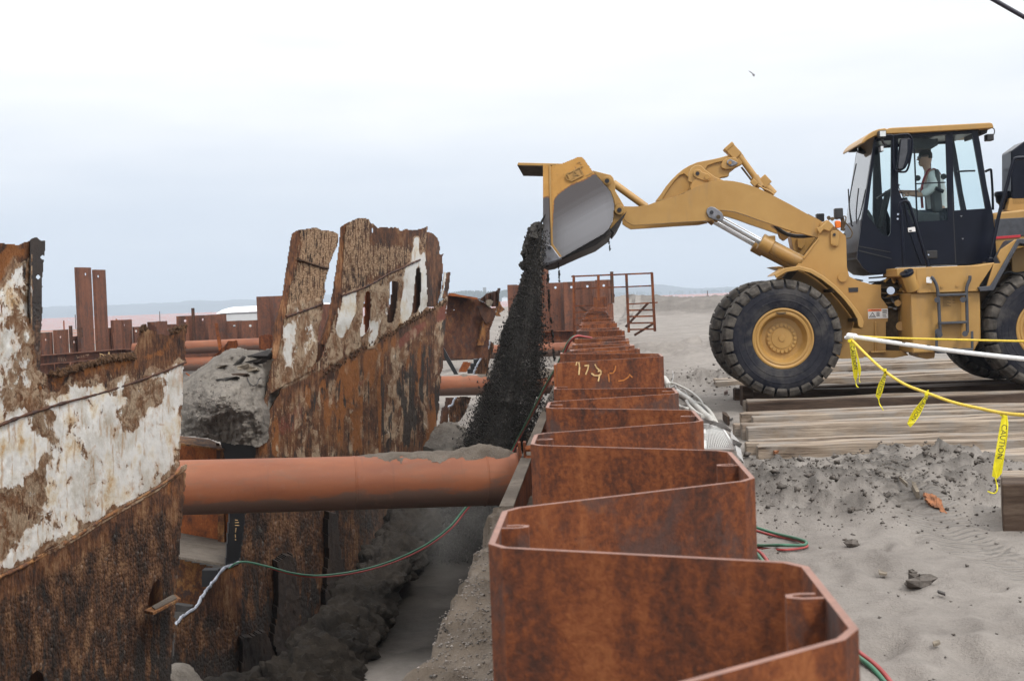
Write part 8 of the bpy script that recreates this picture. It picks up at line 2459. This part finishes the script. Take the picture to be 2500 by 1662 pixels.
cab3([(540, 570), (580, 640), (620, 690), (700, 760), (830, 830)], (9.0, 8.8), 0.013, 'hose_white', 'short white hose under the fat one')
cab3([(860, 1080), (980, 1110), (1080, 1150), (1180, 1200), (1280, 1290), (1380, 1400)], (8.9, 8.4), 0.010, 'hose_white', 'white hose lying across the wire mesh crate')
cab3([(400, 640), (440, 670), (520, 690), (580, 700)], (9.3, 9.2), 0.012, 'hose_white', 'pale hose low against the piles')
cab3([(300, 60), (310, 140), (290, 230), (250, 290), (250, 330), (330, 290), (380, 350), (500, 380), (560, 470)], (9.6, 9.3), 0.003, 'strap_grey', 'thin grey wire looped at the top of the cable pile')
P = [gpt(x, y, 0.05) for (x, y), Y in zip(Zw([(720, 610), (790, 640), (880, 700), (950, 790), (995, 865), (960, 860), (930, 840), (830, 730)]), [9.5] * 8)]
mb = MB(); mb.prism(P, (0.0, 0.0, -0.04)); tag(mb.build('plastic_sheet', M['tank_black']), 'black plastic sheet tucked under the white hoses', 'sheet')
# broad grey strap
sp = Zw([(800, 905), (900, 925), (1000, 945), (1120, 985), (1240, 1030), (1310, 1085), (1360, 1170), (1410, 1290), (1440, 1380), (1460, 1480), (1490, 1600)])
P = spline([gpt(x, y, 0.16) for x, y in sp], 5)
mb = MB(); vs = []
for i, p in enumerate(P):
    t_ = (P[min(i + 1, len(P) - 1)] - P[max(i - 1, 0)]).normalized(); s_ = t_.cross(Vector((0.25, 1, 0.1))).normalized()
    w_ = 0.036 + 0.008 * math.sin(i * 0.4)
    vs += [p + s_ * w_, p - s_ * w_, p - s_ * w_ + Vector((0, 0.02, 0)), p + s_ * w_ + Vector((0, 0.02, 0))]
fs = [(i * 4 + q, i * 4 + (q + 1) % 4, i * 4 + 4 + (q + 1) % 4, i * 4 + 4 + q) for i in range(len(P) - 1) for q in range(4)]
mb.add(vs, fs); tag(mb.build('lifting_strap', M['strap_grey'], smooth=60), 'broad grey strap hanging over the wire mesh crate', 'strap')
# wire mesh crate
cq = [gpt(x, y, 0.10) for (x, y), Y in zip(Zw([(860, 990), (1180, 1060), (1400, 1420), (860, 1420)]), (9.4, 9.6, 8.6, 8.4))]
cr = empty('wire_crate', cq[3], 'white wire mesh crate lying behind the second pile', 'crate')
mb = MB()
nn_ = 15
for k in range(nn_ + 1):
    t_ = k / nn_
    mb.tube([cq[0].lerp(cq[1], t_), cq[3].lerp(cq[2], t_)], 0.006, 5); mb.tube([cq[0].lerp(cq[3], t_), cq[1].lerp(cq[2], t_)], 0.006, 5)
o = mb.build('wire_mesh', M['wire_white'], cr)
mb = MB()
for a, b in ((0, 1), (1, 2), (2, 3), (3, 0)): mb.tube([cq[a], cq[b]], 0.018, 6)
mb.build('frame', M['wire_white'], cr)
mb = MB(); mb.prism([c + Vector((0, 0, -0.10)) for c in cq], (0, 0.0, -0.02)); mb.build('bottom', M['driftwood'], cr)
mb = MB(); mb.box(gpt(*Zw([(880, 1400)])[0], 0.02) + Vector((0, 0, 0.08)), (0.03, 0.03, 0.2)); mb.build('corner_post', M['wire_white'], cr)
for (x, y, s_, lab) in ((880, 1010, 0.06, 'small blue grey can on the wire crate'),):
    mb = MB(); p = gpt(*Zw([(x, y + 40)])[0], 0.12); mb.cyl(p - Vector((0, 0, s_)), p + Vector((0, 0, s_)), s_ * 0.8, 12); tag(mb.build('can', M['strap_grey'], smooth=40), lab, 'can')

# ------------------------------------------------------------------ litter, clods, stones
def chunk(pxq, size, mat, label, name, cat, flat=0.5, grp=None):
    p = gpt(*pxq, 0.0); mb = MB(); mb.ball(p + Vector((0, 0, size * flat * 0.5)), size, 7, 5, 0.35, (1.2, 0.9, flat))
    return tag(mb.build(name, M[mat], bevel=0), label, cat, grp)
chunk((2247, 1428), 0.075, 'clod', 'biggest dark clod lying alone on the smooth sand', 'sand_clod', 'clod', 0.6)
chunk((2082, 1334), 0.05, 'clod', 'dark clod right of the hose loop', 'sand_clod', 'clod', 0.6)
chunk((2228, 1404), 0.03, 'clod', 'small dark clod just above the biggest one', 'sand_clod', 'clod', 0.6)
def chip(pts, th, mat, label, name='wood_chip', cat='chip'):
    P = [gpt(x, y, 0.02) for x, y in pts]
    mb = MB(); mb.prism(P, (0, 0, th)); return tag(mb.build(name, M[mat]), label, cat)
Zt = lambda L: zc(L, 1700, 850, 2.851)
yb0 = gpt(2305, 1256, 0.0).y
o = px_sheet('bark_slab', Zt([(1580, 1000), (1650, 1015), (1700, 1040), (1715, 1080), (1725, 1110), (1750, 1150), (1720, 1150), (1690, 1110), (1640, 1090), (1600, 1045)]), lambda x, y: yb0 - 0.02 + (1256 - y) * 0.004, M['bark_orange'], None, 1.6, 0.05, (0, 1, -0.3), jag=5.0, jsc=7.0, wav=0.02, relief=0.03, seed=61)
tag(o, 'orange slab of bark half buried by the churned sand', 'bark')
chip(Zt([(1500, 975), (1530, 985), (1555, 1055), (1530, 1050), (1505, 1005)]), 0.05, 'driftwood', 'brown wood splinter standing beside the orange bark')
chip(Zt([(1420, 930), (1475, 965), (1470, 972), (1415, 938)]), 0.03, 'driftwood', 'thin pale splinter up left of the orange bark')
chip([(2277, 1576), (2293, 1570), (2296, 1574), (2280, 1582)], 0.012, 'driftwood', 'pale stick low on the smooth sand')
chip([(2145, 1398), (2166, 1403), (2164, 1406), (2146, 1402)], 0.012, 'driftwood', 'short stick in a footprint on the smooth sand')
chip([(2289, 1446), (2308, 1454), (2308, 1457), (2290, 1450)], 0.012, 'wood_black', 'dark twig right of the biggest clod')
chip([(1764, 1022), (1774, 1024), (1782, 1036), (1776, 1036), (1766, 1028)], 0.10, 'timber_dark', 'upright wood chip beside the grey strap')
chip([(1768, 963), (1776, 957), (1777, 962), (1768, 965)], 0.05, 'rust_dark', 'reddish chip on the sand left of the front tyre')
chip([(1777, 1024), (1790, 1022), (1790, 1024), (1778, 1026)], 0.01, 'wood_black', 'thin dark twig right of the cable pile')
g = np.random.default_rng(9)
def scatter(name, n_, fx, fy, rad, mat, label, seed):
    g = np.random.default_rng(seed)
    x = fx(g, n_); y = fy(g, n_)
    z = ground_h(x, y)[0]
    r_ = rad(g, n_)
    o = grains(name, np.stack([x, y, z + r_ * 0.25], -1), r_, M[mat], None, 0.7, seed)
    tag(o, label, None, None, 'stuff')
cm_ = np.array([(m_[0], m_[1]) for m_ in MOUND])
scatter('sand_clods', 3400, lambda g, n_: cm_[g.integers(0, len(cm_), n_), 0] + g.normal(0, 0.5, n_), lambda g, n_: cm_[g.integers(0, len(cm_), n_), 1] + g.normal(0, 0.55, n_), lambda g, n_: np.minimum(np.abs(g.standard_t(3, n_) * 0.0055) + 0.004, 0.040), 'clod', 'dark crumbs and clods on the churned sand heap', 3)
scatter('sand_clods', 260, lambda g, n_: g.uniform(1.0, 4.6, n_), lambda g, n_: g.uniform(5.5, 12, n_), lambda g, n_: np.abs(g.normal(0.004, 0.005, n_)) + 0.003, 'clod', 'tiny crumbs on the smooth sand', 4)
scatter('gravel', 5200, lambda g, n_: g.uniform(-0.55, 0.12, n_), lambda g, n_: 4.5 + 8 * g.beta(1.2, 1.6, n_), lambda g, n_: np.abs(g.normal(0.0, 0.0045, n_)) + 0.0025, 'pebble', 'small pale pebbles on the bank between the wall and the trench', 6)
scatter('sand_clods', 900, lambda g, n_: g.normal(4.3, 1.3, n_), lambda g, n_: g.normal(27.5, 2.2, n_), lambda g, n_: np.abs(g.normal(0.004, 0.012, n_)) + 0.006, 'clod', 'clods along the low sand ridge beside the far part of the wall', 7)

# ------------------------------------------------------------------ overhead cable and gull
a = at(2405, -12, 9.0); b = at(2500, 42, 9.0)
dcb = b - a
mb = MB(); mb.tube([a - dcb * 60 + Vector((0, 0, 3.0)), a - dcb * 3 + Vector((0, 0, 0.03)), a, b, b + dcb * 2, b + dcb * 40 + Vector((0, 0, 3.0))], 0.0145, 10)
tag(mb.build('overhead_cable', M['cable_black'], smooth=60), 'dark cable crossing the sky in the top right corner', 'cable')
gp = lambda x, y: at(1780 + x / 19.6, 140 + y / 19.6, 60.0)
gu = empty('seagull', gp(1180, 830), 'small grey seagull flying in the white sky', 'bird')
mb = MB(); mb.tube([gp(1110, 855), gp(1150, 845), gp(1190, 830), gp(1240, 815)], [0.012, 0.05, 0.045, 0.012], 8); mb.build('body', M['gull'], gu, smooth=60)
mb = MB()
W1 = [gp(940, 650), gp(1020, 705), gp(1080, 745), gp(1130, 790), gp(1170, 830)]
for i, (a, b) in enumerate(zip(W1[:-1], W1[1:])):
    c0, c1 = (0.03, 0.06, 0.07, 0.07, 0.06)[i], (0.06, 0.07, 0.07, 0.06, 0.06)[i]
    mb.prism([a + Vector((0, -c0, 0)), b + Vector((0, -c1, 0)), b + Vector((0, c1, 0)), a + Vector((0, c0, 0))], (0.01, 0, -0.022))
mb.build('wing', M['gull'], gu)
mb = MB(); W2 = [gp(1180, 830) + Vector((0, 0.05, 0)), gp(1240, 812) + Vector((0, 0.3, 0.01)), gp(1320, 800) + Vector((0, 0.6, 0))]
for a, b in zip(W2[:-1], W2[1:]): mb.prism([a + Vector((-0.05, 0, 0)), b + Vector((-0.03, 0, 0)), b + Vector((0.02, 0, 0)), a + Vector((0.04, 0, 0))], (0, 0, -0.012))
mb.build('wing', M['gull'], gu)

# dust hanging in the trench under the falling sand
mb = MB()
dp = [at(1180, 1240, 19.5), at(1060, 1400, 18.0), at(960, 1600, 16.0)]
mb.box((-1.0, 18.0, -1.05), (2.3, 6.4, 1.75))
du = mb.build('dust', [])
t = bpy.data.materials.new('dust'); t.use_nodes = True; nt_ = t.node_tree; nt_.nodes.clear()
o_ = nt_.nodes.new('ShaderNodeOutputMaterial'); pv = nt_.nodes.new('ShaderNodeVolumePrincipled')
tc_ = nt_.nodes.new('ShaderNodeTexCoord'); mp_ = nt_.nodes.new('ShaderNodeMapping'); mp_.inputs['Scale'].default_value = (1.0, 0.5, 0.8); mp_.inputs['Rotation'].default_value = (0.3, 0.5, 0)
nz_ = nt_.nodes.new('ShaderNodeTexNoise'); nz_.inputs['Scale'].default_value = 1.5; nz_.inputs['Detail'].default_value = 2.0
gr_ = nt_.nodes.new('ShaderNodeTexGradient'); gr_.gradient_type = 'SPHERICAL'
m2_ = nt_.nodes.new('ShaderNodeMapping'); m2_.inputs['Scale'].default_value = (0.80, 0.30, 1.0); m2_.inputs['Location'].default_value = (0, 0, -0.85)
mr_ = nt_.nodes.new('ShaderNodeMapRange'); mr_.inputs[1].default_value = 0.45; mr_.inputs[2].default_value = 0.75; mr_.inputs[3].default_value = 0.0; mr_.inputs[4].default_value = 0.22
mu_ = nt_.nodes.new('ShaderNodeMath'); mu_.operation = 'MULTIPLY'
L_ = nt_.links.new
L_(tc_.outputs['Object'], mp_.inputs[0]); L_(mp_.outputs[0], nz_.inputs[0]); L_(nz_.outputs[0], mr_.inputs[0])
L_(tc_.outputs['Object'], m2_.inputs[0]); L_(m2_.outputs[0], gr_.inputs[0]); L_(mr_.outputs[0], mu_.inputs[0]); L_(gr_.outputs[0], mu_.inputs[1])
pv.inputs['Color'].default_value = (0.75, 0.72, 0.68, 1); L_(mu_.outputs[0], pv.inputs['Density']); L_(pv.outputs[0], o_.inputs['Volume'])
du.data.materials.clear(); du.data.materials.append(t)
tag(du, 'dust hanging in the trench below the falling sand', None, None, 'stuff')
